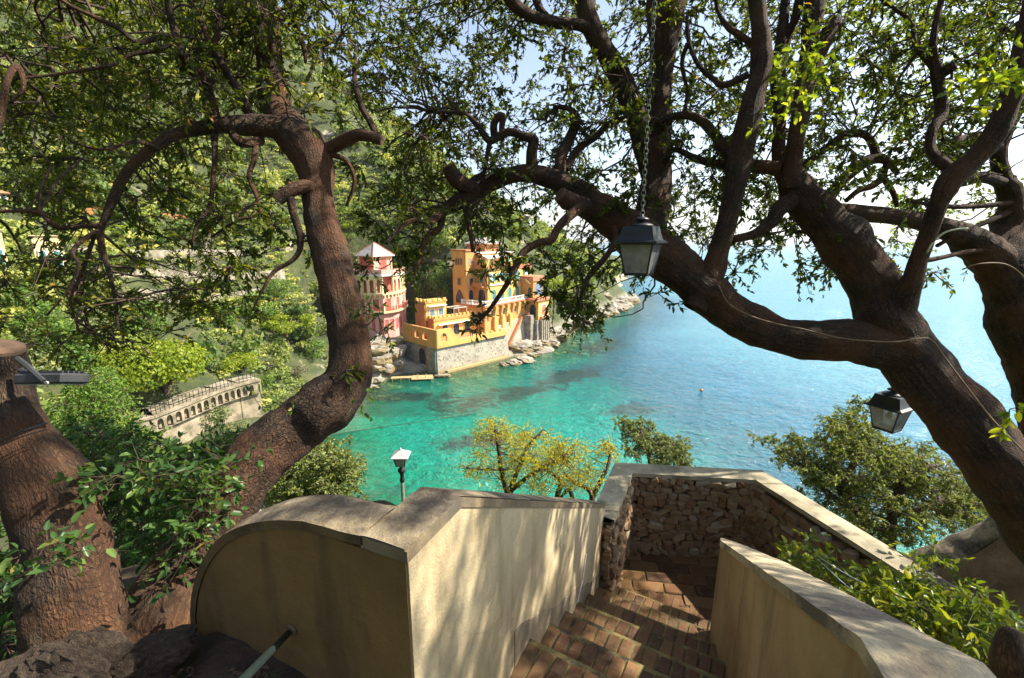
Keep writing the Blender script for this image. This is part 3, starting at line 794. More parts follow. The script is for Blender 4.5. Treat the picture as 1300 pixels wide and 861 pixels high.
def cap_slab(parent, pts, inw_l, mat, w_in=.02, w_out=.16):
    """mitred cap strip over one wall: pts inner line points with their inward vectors"""
    m = MB()
    a = [p + i * w_in for p, i in zip(pts, inw_l)]; b = [p - i * w_out for p, i in zip(pts, inw_l)]
    n = 26
    def ln(l, k): return [l[0].lerp(l[1], q / n) for q in range(n + 1)]
    rows = []
    for k in range(7):
        f = k / 6; row = []
        for pa_, pb_ in zip(ln(a, n), ln(b, n)):
            p = pa_.lerp(pb_, f); p = Vector((p.x, p.y, ZCAP + .004 * math.sin(math.pi * f) + .003 * mnoise.noise(p * 18))); row.append(p)
        rows.append(row)
    m.grid(rows)
    lo = lambda r_: [Vector((p.x, p.y, ZCAP - CAPT)) for p in r_]
    m.grid([rows[0], lo(rows[0])]); m.grid([rows[-1], lo(rows[-1])]); m.grid([lo(rows[0]), lo(rows[-1])])
    m.build('cap', mat, parent, smooth=False)
mit12 = (inw1 + inw2) / (1 + inw1.dot(inw2)); mit13 = (inw1 + inw3) / (1 + inw1.dot(inw3))
M['cap'] = mat_noise('cement_cap', (.30, .26, .17), (.47, .41, .28), 5, .92, .6, .008, 60, spots=((.15, .13, .09), 3, .56))
cap_slab(wb_, [A0, A1], [mit13, mit12], M['cap']); cap_slab(wr_, [A1, A3], [mit12, inw2], M['cap']); cap_slab(wl_, [B0, A0], [inw3, mit13], M['cap'])
# rough end face of the left return
mm = MB(); c = B0 - inw3 * .07 - e3 * .01
rs = random.Random(31); z = ZL + .02
while z < ZCAP - CAPT - .03:
    for q_ in (-.05, -.005, .045):
        mw = frame_matrix(c + inw3 * (q_ + rs.uniform(-.01, .01)) - e3 * .012 + UZ * (z - c.z), inw3, -e3, UZ) @ Matrix.Diagonal((rs.uniform(.04, .065), .05, rs.uniform(.04, .06), 1)); link('stone', stones[rs.randrange(9)], wl_, mw)
    z += .047
# ------------------------------------------------------------------ houses across the bay
HK = 1.0                                               # the villa stands a little farther back than first surveyed: plan and heights grow with it
def hz(h): return CAMZ - (CAMZ - h) * HK
class BF:
    """building frame: s along the sea front (right and away), t back to the left, h height above the sea"""
    def __init__(f, o, az):
        f.o = Vector((o[0], o[1], 0)); a = math.radians(az)
        f.a = Vector((math.sin(a), math.cos(a), 0)); f.b = Vector((-math.cos(a), math.sin(a), 0))
    def P(f, s, t, h): return f.o + f.a * (s * HK) + f.b * (t * HK) + UZ * hz(h)
    def front(f, px, py, t):
        p = hit_plane(px, py, f.b, (f.o + f.b * t).dot(f.b)); return (p - f.o).dot(f.a), p.z
    def side(f, px, py, s):
        p = hit_plane(px, py, f.a, (f.o + f.a * s).dot(f.a)); return (p - f.o).dot(f.b), p.z
def fbox(m, f, s0, s1, t0, t1, h0, h1):
    m.box(f.P((s0 + s1) / 2, (t0 + t1) / 2, (h0 + h1) / 2), (abs(s1 - s0) / 2 * HK, abs(t1 - t0) / 2 * HK, (h1 - h0) / 2 * HK), f.a, f.b, UZ)
def part_box(name, mat, par, f, *q):
    m = MB(); fbox(m, f, *q); return m.build(name, mat, par)
def arch_loop(u0, u1, h0, h1, arch, n=8):
    """outline in (u, h): rectangle, 'round' head or 'pointed' head"""
    if not arch: return [(u0, h0), (u1, h0), (u1, h1), (u0, h1)]
    w = (u1 - u0) / 2; c = (u0 + u1) / 2; pts = [(u0, h0), (u1, h0)]
    hs = h1 - w * (1.0 if arch == 'round' else 1.5)
    hs = max(hs, h0 + .1)
    for k in range(n + 1):
        x = 1 - 2 * k / n
        y = math.sqrt(max(0, 1 - x * x)) if arch == 'round' else (1 - abs(x) ** 1.7)
        pts.append((c + w * x, hs + (h1 - hs) * y))
    return pts
class Face:
    """a wall face: u runs along it, out points away from the wall"""
    def __init__(q, o, u, out): q.o, q.u, q.out = o, u, out
    def P(q, u, h, d): return q.o + q.u * (u * HK) + q.out * d + UZ * (hz(h) - q.o.z)
def slab(m, fc, loop, d0, d1):
    m.prism([fc.P(u, h, d0) for u, h in loop], [fc.P(u, h, d1) for u, h in loop])
def ring(m, fc, loop, grow, d0, d1):
    cu = sum(u for u, h in loop) / len(loop); ch = sum(h for u, h in loop) / len(loop)
    big = []
    for u, h in loop:
        big.append((u + (grow if u > cu else -grow), h + (grow if h > ch else -grow * .6)))
    n = len(loop)
    for i in range(n):
        j = (i + 1) % n
        a, b, c, d = loop[i], loop[j], big[j], big[i]
        m.prism([fc.P(*p, d0) for p in (a, b, c, d)], [fc.P(*p, d1) for p in (a, b, c, d)])
def window(par, fc, u, h, w, hh, arch=None, pane='darkglass', trim=None, shutters=None, open_sh=False, grow=.14):
    """a window is its own part (surround), with pane and shutters as sub-parts"""
    loop = arch_loop(u - w / 2, u + w / 2, h, h + hh, arch)
    m = MB(); ring(m, fc, loop, grow, -.05, .10); o = m.build('window', M[trim or 'cream'], par)
    m = MB(); slab(m, fc, loop, -.05, .02); m.build('pane', M[pane], o)
    if shutters:
        for s in (-1, 1):
            m = MB()
            if open_sh:
                x0 = u + s * (w / 2 + .05); x1 = u + s * (w / 2 + .05 + w * .5)
                slab(m, fc, arch_loop(min(x0, x1), max(x0, x1), h, h + hh * .97, None), .11, .17)
            else:
                x0, x1 = sorted((u + s * .02, u + s * (w / 2 - .03)))
                hm = h + hh - (w / 2 * .35 if arch else .03)
                slab(m, fc, arch_loop(x0, x1, h + .03, hm, None), .03, .075)
                k = h + .2
                while k < hm - .15: slab(m, fc, arch_loop(x0 + .05, x1 - .05, k, k + .09, None), .074, .10); k += .2
            m.build('shutter', M[shutters], o)
    return o

# ---------------- orange villa
HK = 1.085
Y = BF((-6.5, 107.6), 35)
villa = thing('seaside_villa', 'orange and yellow villa with square tower above the sea wall', 'villa', tuple(Y.P(6, 4, 8)))
TOW = (.7, 3.9, 5.8, 9.8)
H_T = 25.7
part_box('tower', M['orange'], villa, Y, *TOW, 7, H_T)
part_box('tower_cornice', M['rust'], villa, Y, TOW[0] - .25, TOW[1] + .25, TOW[2] - .25, TOW[3] + .25, H_T, H_T + .35)
ftl = Face(Y.P(TOW[0], TOW[2], 0), Y.b, -Y.a); ftr = Face(Y.P(TOW[0], TOW[2], 0), Y.a, -Y.b)
for k in (-.75, 0, .75): window(villa, ftl, 2.05 + k, 22.6, .5, 1.5, 'round', trim='orange', grow=.08)
window(villa, ftl, 2.0, 18.1, 1.0, 1.5, trim='orange', grow=.08)
window(villa, ftl, 2.0, 14.05, 2.3, 3.1, 'pointed', trim='orange', grow=.12)
window(villa, ftr, 1.6, 22.7, .6, 1.4, 'round', 'bluepane', trim='yellow'); window(villa, ftr, 1.8, 18.1, 1.2, 1.5, trim='yellow', grow=.08)
window(villa, ftr, 1.6, 14.05, 1.6, 2.9, 'round', trim='orange')
S1 = 3.9; S2 = 17.3
part_box('main_wall', M['yellow'], villa, Y, S1, S2 + 4.3, 2.0, 12.5, 7, 21.6)
part_box('upper_floor', M['yellow'], villa, Y, S1 + .4, S2 - .6, 4.6, 12.4, 21.6, 25.1)
part_box('roof_slab', M['white'], villa, Y, S1 + .1, S2 - .2, 4.2, 12.6, 25.1, 25.4)
part_box('shaded_bay', M['orange'], villa, Y, S1 - .25, S1, 2.05, 5.8, 7, 21.4)  # orange skin on the yellow block; the recess shade is in its colour
part_box('roof_parapet', M['rust'], villa, Y, S1 - .35, S2 + 4.5, 1.75, 2.05, 21.4, 22.3)
part_box('string_course', M['white'], villa, Y, S1 + .2, S2 - 3.2, 1.75, 1.998, 17.9, 18.15)
part_box('balcony', M['rust'], villa, Y, S1 - 1.6, S1 - .25, 2.6, 5.6, 17.6, 17.85)
part_box('balcony_rail', M['rust'], villa, Y, S1 - 1.6, S1 - 1.5, 2.6, 5.6, 17.85, 18.7)
part_box('roof_balcony', M['rust'], villa, Y, S1 - .9, S1 - .25, 2.2, 5.7, 21.4, 23.4)
part_box('pavilion', M['rust'], villa, Y, 8.2, 13.4, 6.2, 11.4, 25.4, 27.3)
m = MB()
e0 = [Y.P(7.5, 5.5, 27.3), Y.P(14.1, 5.5, 27.3), Y.P(14.1, 12.1, 27.3), Y.P(7.5, 12.1, 27.3)]; ap = [Y.P(10.5, 8.5, 29.0), Y.P(11.1, 8.5, 29.0), Y.P(11.1, 9.1, 29.0), Y.P(10.5, 9.1, 29.0)]
m.prism(e0, ap); rf = m.build('pavilion_roof', M['slate'], villa)
m = MB(); m.prism([p - UZ * .25 for p in e0], e0); m.build('eaves', M['terracotta'], rf)
part_box('chimney', M['terracotta'], villa, Y, 10.4, 11.1, 8.4, 9.2, 28.8, 29.9)
ffm = Face(Y.P(0, 2.0, 0), Y.a, -Y.b); ffu = Face(Y.P(0, 4.6, 0), Y.a, -Y.b); fbay = Face(Y.P(S1 - .25, 2.05, 0), Y.b, -Y.a)
for u in (5.6, 8.6, 12.0, 15.2): window(villa, ffu, u, 22.3, 1.1, 2.2, 'round', 'shutter', trim='yellow')
for u in (6.0, 9.1, 12.3, 15.6): window(villa, ffm, u, 14.15, 1.5, 2.8, 'round', 'darkglass', trim='cream', shutters='shutter')
for u in (5.2, 8.5, 11.6): window(villa, ffm, u, 18.7, 1.0, 2.0, None, 'white', trim='cream', shutters='shutter', open_sh=True)
window(villa, ffm, 19.6, 19.6, 1.4, 1.7, None, 'white', trim='cream', shutters='shutter', open_sh=True)
window(villa, ffm, 15.4, 18.6, 1.8, 2.6, 'round', 'darkglass', trim='cream', shutters='shutter')
window(villa, fbay, 1.6, 14.1, 2.0, 3.0, 'round', 'darkglass', trim='orange'); window(villa, fbay, 1.7, 18.2, 1.0, 2.1, None, 'shutter', trim='orange')
part_box('awning', M['white'], villa, Y, S1 - .9, S1 - .3, 2.4, 4.4, 20.5, 20.7)
for s0, s1 in ((5.0, 8.0), (8.6, 12.4)):
    m = MB(); m.prism([Y.P(s0, 4.55, 24.7), Y.P(s1, 4.55, 24.7), Y.P(s1, 4.5, 24.55), Y.P(s0, 4.5, 24.55)], [Y.P(s0, 3.0, 24.1), Y.P(s1, 3.0, 24.1), Y.P(s1, 3.0, 23.95), Y.P(s0, 3.0, 23.95)]); m.build('awning', M['white'], villa)
# terrace with balustrade
part_box('terrace', M['terracotta'], villa, Y, -.2, S2, -.2, 7.5, 13.55, 13.95)
part_box('terrace_wall', M['orange'], villa, Y, .1, S2, .1, 5.6, 2, 13.55)
def balustrade(p0, p1, n, hgt=1.0, mat='white', par=villa, z=13.95):
    hgt *= HK; d = (p1 - p0); L = d.length; d = d.normalized(); w = d.cross(UZ)
    m = MB(); m.box((p0 + p1) / 2 + UZ * (hgt - .08), (L / 2, .13, .08), d, w, UZ); rail = m.build('handrail', M[mat], par)
    m = MB(); m.box((p0 + p1) / 2 + UZ * .06, (L / 2, .13, .06), d, w, UZ); m.build('plinth', M[mat], rail)
    prof = [(.05, .12), (.09, .25), (.11, .4), (.05, .6), (.07, .8), (.07, hgt - .16)]
    for i in range(n):
        p = p0 + d * (L * (i + .5) / n)
        m = MB()
        if i % 7 == 0: m.box(p + UZ * (hgt / 2 + .03), (.16, .16, hgt / 2 + .05), d, w, UZ)
        else: m.lathe(p, prof, 6)
        m.build('baluster', M[mat], rail)
balustrade(Y.P(.05, 6.8, 13.95), Y.P(.05, .05, 13.95), 16)
balustrade(Y.P(.05, .05, 13.95), Y.P(S2 - .4, .05, 13.95), 40)
fter = Face(Y.P(0, .1, 0), Y.a, -Y.b); ftel = Face(Y.P(.1, 0, 0), Y.b, -Y.a)
for u in (1.6, 4.4): window(villa, ftel, u, 10.6, 1.5, 1.9, 'round', trim='orange', grow=.1)
for k in range(7):
    s = 1.5 + k * 2.3; m = MB()
    m.prism([Y.P(s - .3, .1, 13.5), Y.P(s + .3, .1, 13.5), Y.P(s + .3, .1, 10.6), Y.P(s - .3, .1, 10.6)], [Y.P(s - .3, -.6, 13.5), Y.P(s + .3, -.6, 13.5), Y.P(s + .3, -.05, 10.6), Y.P(s - .3, -.05, 10.6)])
    m.build('bracket', M['yellow' if k % 2 else 'orange'], villa)
for u in (2.7, 7.2, 11.8): window(villa, fter, u, 11.2, .9, 1.5, None, 'darkglass', trim='yellow', grow=.08)
for k, s in enumerate((3.4, 6.4, 9.4)): part_box('buttress', M['yellow'], villa, Y, s - .5, s + .5, -.55, .1, 6.5, 11.2)
m = MB()                                               # pale stone base under the orange wall
m.prism([Y.P(3, -.35, 8.8), Y.P(S2 - 2, -.35, 9.6), Y.P(S2 - 2, -1.4, -1), Y.P(2, -1.6, -1)], [Y.P(3, 1.5, 8.8), Y.P(S2 - 2, 1.5, 9.6), Y.P(S2 - 2, 1.5, -1), Y.P(2, 1.5, -1)])
m.build('stone_base', M['palestone'], villa)
m = MB()                                               # stair ramp running down the base
m.prism([Y.P(4.0, -1.9, 1.2), Y.P(13.5, -1.0, 10.0), Y.P(13.5, -1.0, 9.3), Y.P(4.0, -1.9, .4)], [Y.P(4.0, -1.2, 1.2), Y.P(13.5, -.3, 10.0), Y.P(13.5, -.3, 9.3), Y.P(4.0, -1.2, .4)])
m.build('stair_rail', M['rust'], villa)
# right wing
part_box('garden_room', M['orange'], villa, Y, S2, S2 + 4.6, -1.6, 7, 13.95, 18.2)
part_box('wing_parapet', M['terracotta'], villa, Y, S2 - .6, S2 + 4.9, -1.9, 7, 18.2, 19.4)
fw = Face(Y.P(S2, -1.6, 0), Y.a, -Y.b); fwl = Face(Y.P(S2, -1.6, 0), Y.b, -Y.a)
window(villa, fw, 2.5, 14.6, 3.6, 2.9, None, 'bluepane', trim='yellow'); window(villa, fwl, .9, 14.1, 1.1, 2.6, 'round', 'darkglass', trim='orange')
part_box('wing_balcony', M['terracotta'], villa, Y, S2 - 1.2, S2 + 5.6, -3.4, 1, 13.4, 13.95)
part_box('loggia', M['yellow'], villa, Y, S2 + .3, S2 + 5.2, -3.0, 3, 8.6, 13.4)
fl = Face(Y.P(S2 + .3, -3.0, 0), Y.a, -Y.b); fll = Face(Y.P(S2 + .3, -3.0, 0), Y.b, -Y.a)
window(villa, fl, 2.5, 9.6, 2.2, 2.7, 'round', 'rust', trim='white', grow=.25); window(villa, fll, 1.6, 9.2, 1.8, 3.2, 'round', 'darkglass', trim='orange')
part_box('loggia_sill', M['terracotta'], villa, Y, S2 + 1.0, S2 + 4.6, -3.7, -2.9, 9.0, 9.4)
m = MB(); m.prism([Y.P(S2 - .5, -3.05, 8.6), Y.P(S2 + 5.3, -3.05, 8.6), Y.P(S2 + 5.6, -3.6, -1), Y.P(S2 - .8, -3.6, -1)], [Y.P(S2 - .5, 2, 8.6), Y.P(S2 + 5.3, 2, 8.6), Y.P(S2 + 5.6, 2, -1), Y.P(S2 - .8, 2, -1)])
m.build('stone_base', M['greystone'], villa)
for k in range(5): part_box('pilaster', M['palestone'], villa, Y, S2 + .7 + k, S2 + 1.05 + k, -3.95, -3.2, 3.4, 8.5)
part_box('drain_tower', M['greystone'], villa, Y, S2 - 2.3, S2 - .9, -2.4, 0, -1, 10.0)
for k, (ds, dt, hh_) in enumerate(((S2 - 1.6, -1.2, 10.0), (S2 - 1.4, -2.9, 3.0))):
    m = MB(); m.lathe(Y.P(ds, dt, hh_), [(.25, 0), (.38, .6), (.42, .65)], 10); m.build('flower_pot', M['terracotta'], villa)

HK = 1.0
# ---------------- crenellated lower lodge on its sea terrace
Zf = BF((-16.0, 94.0), 45)
lodge = thing('sea_terrace', 'orange arched terrace and small crenellated lodge standing on the pale stone quay wall', 'terrace', tuple(Zf.P(6, 5, 0)))
ZT = 6.05
m = MB(); m.prism([Zf.P(0, 0, ZT), Zf.P(21, .2, ZT - .3), Zf.P(21.5, -.5, -1.5), Zf.P(-.1, -.4, -1.5)], [Zf.P(.0, 5, ZT), Zf.P(21, 6, ZT), Zf.P(21, 6, -1.5), Zf.P(0, 5, -1.5)]); m.build('quay_wall', M['palestone'], lodge)
m = MB(); m.prism([Zf.P(-.05, 0.02, ZT), Zf.P(-.05, 12.6, ZT), Zf.P(-.4, 12.6, -1.5), Zf.P(-.4, .02, -1.5)], [Zf.P(6, .1, ZT), Zf.P(6, 12.6, ZT), Zf.P(6, 12.6, -1.5), Zf.P(6, .1, -1.5)]); m.build('end_wall', M['greystone'], lodge)
part_box('deck', M['terracotta'], lodge, Zf, 0.3, 21, .3, 13, ZT - .05, ZT + .12)
part_box('quay_step', M['wood_pale'], lodge, Zf, 2, 20.5, -1.1, -.35, -.3, .45)
fz = Face(Zf.P(-.25, 0, 0), Zf.b, -Zf.a); fq = Face(Zf.P(0, -.05, 0), Zf.a, -Zf.b)
window(lodge, fz, 5.0, .7, 2.7, 4.3, 'round', 'darkglass', trim='terracotta', grow=.22)
m = MB(); slab(m, fz, arch_loop(.0, .22, .3, ZT - .1, None), .02, .2); m.build('drain_pipe', M['shutter'], lodge)
window(lodge, fz, 9.9, 4.0, .6, .7, None, 'darkglass', trim='greystone')
# parapet with arched openings; each bay is a solid piece with a real hole
def bay(face, u0, u1, h0, h1, holes, thick, name, mat, par, top=None):
    """wall piece between u0,u1 with arched holes [(u, w, sill, head)]; built as jambs, sills and spandrels"""
    m = MB(); x = u0
    for (u, w, sl, hd) in holes:
        a, b = u - w / 2, u + w / 2
        slab(m, face, [(x, h0), (a, h0), (a, h1), (x, h1)], -thick, 0)
        slab(m, face, [(a, h0), (b, h0), (b, sl), (a, sl)], -thick, -.002)
        lp = arch_loop(a, b, sl, hd, 'round')[2:]
        slab(m, face, [(b, lp[0][1])] + lp[1:-1] + [(a, lp[-1][1]), (a, h1), (b, h1)], -thick, -.002)
        x = b
    slab(m, face, [(x, h0), (u1, h0), (u1, h1), (x, h1)], -thick, 0)
    return m.build(name, M[mat], par)
fpl = Face(Zf.P(-.45, 0, 0), Zf.b, -Zf.a); fpr = Face(Zf.P(0, -.45, 0), Zf.a, -Zf.b)
bay(fpl, .0, 12.4, ZT - .4, ZT + 3.6, [(3.6, 1.7, ZT + 1.0, ZT + 2.7), (6.7, 1.7, ZT + 1.0, ZT + 2.8), (9.2, .8, ZT + 1.0, ZT + 2.4)], .45, 'arched_parapet', 'orange', lodge)
bay(fpr, .0, 3.6, ZT - .4, ZT + 3.6, [(1.7, 1.7, ZT + .9, ZT + 2.7)], .45, 'arched_parapet', 'yellow', lodge)
m = MB()                                               # rounded corner and sweep down to the low wall
rows = []
for k in range(9):
    a = math.pi / 2 * k / 8
    rows.append([Zf.P(-.01 - .44 * math.cos(a), -.01 - .44 * math.sin(a), z) for z in (ZT - .4, ZT + .2, ZT + 1.4, ZT + 2.6, ZT + 3.6)])
m.grid(rows); m.poly([r_[-1] for r_ in rows] + [Zf.P(0, 0, ZT + 3.6)]); m.build('corner_curve', M['orange'], lodge)
m = MB(); sw = [(3.6 + .35 * k, ZT + .9 + 2.7 * (1 - math.sin(math.pi / 2 * k / 8)) ** 1.0) for k in range(9)]
slab(m, fpr, sw + [(20.8, ZT + .7), (20.8, ZT - .4), (3.6, ZT - .4)], -.4, 0); m.build('low_parapet', M['yellow'], lodge)
for k in range(5): part_box('merlon', M['yellow'], lodge, Zf, 12.0 + k * 1.6, 12.8 + k * 1.6, -.40, -.02, ZT + .6, ZT + 1.3)
# lodge house
def crenels(f, s0, s1, t0, t1, h, par, mat='yellow', step=1.1):
    n = int((s1 - s0) / step)
    for k in range(n): part_box('merlon', M[mat], par, f, s0 + (k + .25) * (s1 - s0) / n, s0 + (k + .75) * (s1 - s0) / n, t0 - .12, t0 + .3, h, h + .55)
    n = int((t1 - t0) / step)
    for k in range(n): part_box('merlon', M[mat], par, f, s0 - .12, s0 + .3, t0 + (k + .25) * (t1 - t0) / n, t0 + (k + .75) * (t1 - t0) / n, h, h + .55)
LS0, LS1, LT0, LT1 = 3.2, 16.0, 5.2, 10.8
part_box('lodge_wall', M['yellow'], lodge, Zf, LS0, LS1, LT0, LT1, ZT, ZT + 4.3)
part_box('lodge_eaves', M['white'], lodge, Zf, LS0 + 1, LS1, LT0 - .7, LT0 - .02, ZT + 3.3, ZT + 3.5)
part_box('lodge_parapet', M['orange'], lodge, Zf, LS0 - .15, LS1 + .15, LT0 - .15, LT0 + .25, ZT + 4.3, ZT + 4.9)
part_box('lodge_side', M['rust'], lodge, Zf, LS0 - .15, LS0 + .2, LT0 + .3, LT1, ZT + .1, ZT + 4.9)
crenels(Zf, LS0, LS1, LT0, LT1, ZT + 4.9, lodge)
part_box('turret', M['yellow'], lodge, Zf, 2.6, 8.2, 7.2, 11.2, ZT + 4.3, ZT + 8.3)
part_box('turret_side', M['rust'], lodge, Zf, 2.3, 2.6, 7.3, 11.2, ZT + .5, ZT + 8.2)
part_box('turret_cornice', M['yellow'], lodge, Zf, 2.4, 8.4, 7.0, 11.3, ZT + 8.3, ZT + 8.6)
crenels(Zf, 2.4, 8.4, 7.0, 11.3, ZT + 8.6, lodge, step=1.3)
fto = Face(Zf.P(2.6, 7.2, 0), Zf.a, -Zf.b); flo = Face(Zf.P(LS0, LT0, 0), Zf.a, -Zf.b)
for u in (1.6, 4.0): window(lodge, fto, u, ZT + 5.2, 1.3, 1.5, None, 'bluepane', trim='white')
part_box('turret_awning', M['white'], lodge, Zf, 3.0, 8.0, 6.5, 7.18, ZT + 7.4, ZT + 7.6)
for u in (3.0, 6.2, 9.4): window(lodge, flo, u, ZT + .5, 1.7, 2.7, 'round', 'darkglass', trim='yellow')
m = MB()
for s, t in ((9.2, 5.6), (9.2, 8.6), (13.0, 5.6), (13.0, 8.6)): m.tube([Zf.P(s, t, ZT + 4.3), Zf.P(s, t, ZT + 6.6)], .07, 5)
for t in (5.6, 8.6): m.tube([Zf.P(9.2, t, ZT + 6.6), Zf.P(13, t, ZT + 6.6)], .06, 5)
for s in (9.2, 10.5, 11.8, 13.0): m.tube([Zf.P(s, 5.6, ZT + 6.6), Zf.P(s, 8.6, ZT + 6.6)], .05, 5)
m.build('pergola_frame', M['white'], lodge)

# ---------------- pink house with curved front
def ph(px, d): p = at(px, 380, d); return Vector((p.x, p.y, 0))
PK = [ph(440, 110), ph(452, 106.5), ph(468, 105), ph(486, 105), ph(500, 107.5), ph(510, 111.5), ph(515, 117)]
PKb = [ph(505, 126), ph(440, 126)]
pink = thing('pink_house', 'pink house with curved arcaded front and pyramid-roofed turret beside the villa', 'house', tuple(ph(480, 112) + UZ * 6))
cen = sum(PK, Vector()) / len(PK)
def prism_plan(name, mat, pts, h0, h1, par, grow=0.0, c=cen):
    q = [p + (p - c).normalized() * grow for p in pts]
    m = MB(); m.prism([Vector((p.x, p.y, h0)) for p in q], [Vector((p.x, p.y, h1)) for p in q]); return m.build(name, M[mat], par)
full = PK + PKb
prism_plan('lower_wall', 'pink', full, 3, 11.5, pink); prism_plan('middle_wall', 'pink', full, 11.9, 15.7, pink, -.05); prism_plan('arcade_wall', 'darkpink', full, 16.1, 20.0, pink, -1.3)
prism_plan('lower_balcony', 'cream', full, 11.5, 11.9, pink, .9); prism_plan('upper_floor_band', 'cream', full, 15.7, 16.1, pink, .35); prism_plan('cornice', 'white', full, 20.0, 20.35, pink, .45)
prism_plan('roof_deck', 'terracotta', full, 20.35, 20.4, pink, .1)
def seg_face(i, grow=0.0):
    a, b = (p + (p - cen).normalized() * grow for p in (PK[i], PK[i + 1])); u = (b - a); L = u.length; u.normalize(); out = Vector((u.y, -u.x, 0))
    if out.dot(a - cen) < 0: out = -out
    return Face(a, u, out), L
for i in range(len(PK) - 1):
    fc, L = seg_face(i)
    n = 2 if L > 2.2 else 1
    if i != 3:
        w = L / n * .62
        bay(fc, 0, L, 16.1, 20.0, [((k + .5) * L / n, w, 16.12, 19.2) for k in range(n)], .35, 'arcade', 'cream' if i != 4 else 'cream', pink)
    else:
        m = MB(); slab(m, fc, [(0, 16.1), (.25, 16.1), (.25, 20), (0, 20)], -.3, 0); m.build('pillar', M['cream'], pink)
        m = MB(); slab(m, fc, [(.35, 16.15), (1.25, 16.15), (1.25, 19.4), (.35, 19.4)], -1.2, -1.1); m.build('door', M['white'], pink)
    f2, L2 = seg_face(i, .3)
    m = MB(); slab(m, f2, [(0, 20.35), (L2, 20.35), (L2, 21.5), (0, 21.5)], -.25, 0); m.build('roof_parapet', M['pink'], pink)
    f3, L3 = seg_face(i, .8)
    m = MB(); slab(m, f3, [(0, 12.85), (L3, 12.85), (L3, 13.0), (0, 13.0)], -.12, 0)
    for k in range(int(L3 / .35)): slab(m, f3, [(k * .35, 11.9), (k * .35 + .07, 11.9), (k * .35 + .07, 12.85), (k * .35, 12.85)], -.09, -.03)
    m.build('balcony_railing', M['darkpink'], pink)
    m = MB(); slab(m, f3, [(0, 11.9), (.35, 11.9), (.35, 13.3), (0, 13.3)], -.3, .02); m.build('balcony_post', M['cream'], pink)
    f4, L4 = seg_face(i, -.05)
    window(pink, f4, L4 * .5, 12.0, min(1.4, L4 * .45), 2.8, None, 'pink', trim='cream', shutters='darkpink')
    f5, L5 = seg_face(i)
    for k in range(n): window(pink, f5, (k + .5) * L5 / n, 7.4, min(1.1, L5 / n * .5), 2.5, None, 'darkpink', trim='pink', grow=.1)
    for k in range(3):
        m = MB(); slab(m, f5, [((k + .3) * L5 / 3, 15.1), ((k + .3) * L5 / 3 + .25, 15.1), ((k + .3) * L5 / 3 + .25, 15.7), ((k + .3) * L5 / 3, 15.7)], 0, .35); m.build('corbel', M['cream'], pink)
tc_ = ph(479, 111); TF = BF((tc_.x, tc_.y), 33)
part_box('turret', M['pink'], pink, TF, -2.6, 2.6, -2.6, 2.6, 20.4, 24.6)
for s, t in ((-2.6, -2.6), (2.6, -2.6), (-2.6, 2.6)): part_box('corner_strip', M['cream'], pink, TF, s - .2, s + .2, t - .2, t + .2, 20.4, 24.6)
m = MB(); e0 = [TF.P(-3.3, -3.3, 24.6), TF.P(3.3, -3.3, 24.6), TF.P(3.3, 3.3, 24.6), TF.P(-3.3, 3.3, 24.6)]; ap = [TF.P(-.1, -.1, 27.5), TF.P(.1, -.1, 27.5), TF.P(.1, .1, 27.5), TF.P(-.1, .1, 27.5)]
m.prism(e0, ap); rf = m.build('turret_roof', M['slate'], pink)
m = MB(); m.prism([p - UZ * .2 for p in e0], e0); m.build('eaves', M['white'], rf)
m = MB()
for k in range(4): m.tube([e0[k] + UZ * .03, ap[k] + UZ * .05], .11, 5)
m.build('ridge_tile', M['terracotta'], rf)
ftu = Face(TF.P(-2.6, -2.6, 0), TF.a, -TF.b); ftv = Face(TF.P(-2.6, -2.6, 0), TF.b, -TF.a)
window(pink, ftu, 2.8, 20.9, 2.0, 3.0, None, 'pink', trim='cream', shutters='darkpink')
m = MB(); slab(m, ftv, [(.3, 20.6), (4.9, 20.6), (4.9, 24.4), (.3, 24.4)], .0, .05); m.build('painted_shadow_panel', M['darkpink'], pink)  # dark panel that paints a shadow onto the turret's left face

# ---------------- quay steps, jetty and small pieces at the water
qs = thing('stone_stairs', 'grey stone stairs climbing the rock left of the quay door', 'stairs', tuple(onz(492, 478, 0)))
for k in range(14):
    p = onz(488, 477, .2); q = at(511, 437, 103); c = p.lerp(q, (k + .5) / 14)
    m = MB(); m.box(c - UZ * .3, (.5, 1.0, .35), (q - p).normalized().cross(UZ).cross(UZ).normalized(), (q - p).normalized().cross(UZ).normalized(), UZ); m.build('stair_tread', M['palestone'], qs)
m = MB(); p0, p1 = onz(489, 479, 0), at(513, 441, 103)
m.prism([p0 - UZ * 1, p1 - UZ * 6.4, p1 - UZ * .5, p0 - UZ * .2], [v + Vector((-1.5, 2.6, 0)) for v in (p0 - UZ * 1, p1 - UZ * 6.4, p1 - UZ * .5, p0 - UZ * .2)]); m.build('stair_flank', M['greystone'], qs)
jt = thing('jetty', 'low sunbleached timber jetty in front of the quay door', 'jetty', tuple(onz(522, 482, 0)))
j0, j1 = onz(496, 481, .35), onz(549, 479, .35); jd = (j1 - j0).normalized(); jn = Vector((-jd.y, jd.x, 0)); jl = (j1 - j0).length
for k in range(24):
    c = j0 + jd * (jl * (k + .5) / 24) + jn * (.2 if k > 11 else .7)
    m = MB(); m.box(c, (jl / 52, 1.5 if k > 11 else .7, .05), jd, jn, UZ); m.build('plank', M['wood_pale'], jt)
for k in range(5):
    for s in (-1, 1):
        m = MB(); m.tube([j0 + jd * (jl * (k + .2) / 5) + jn * (s * .6 + .4) - UZ * 1.2, j0 + jd * (jl * (k + .2) / 5) + jn * (s * .6 + .4) + UZ * (.5 if k > 2 else -.06)], .09, 6); m.build('pile', M['wood_pale'], jt)
b = onz(890.5, 496, .05)
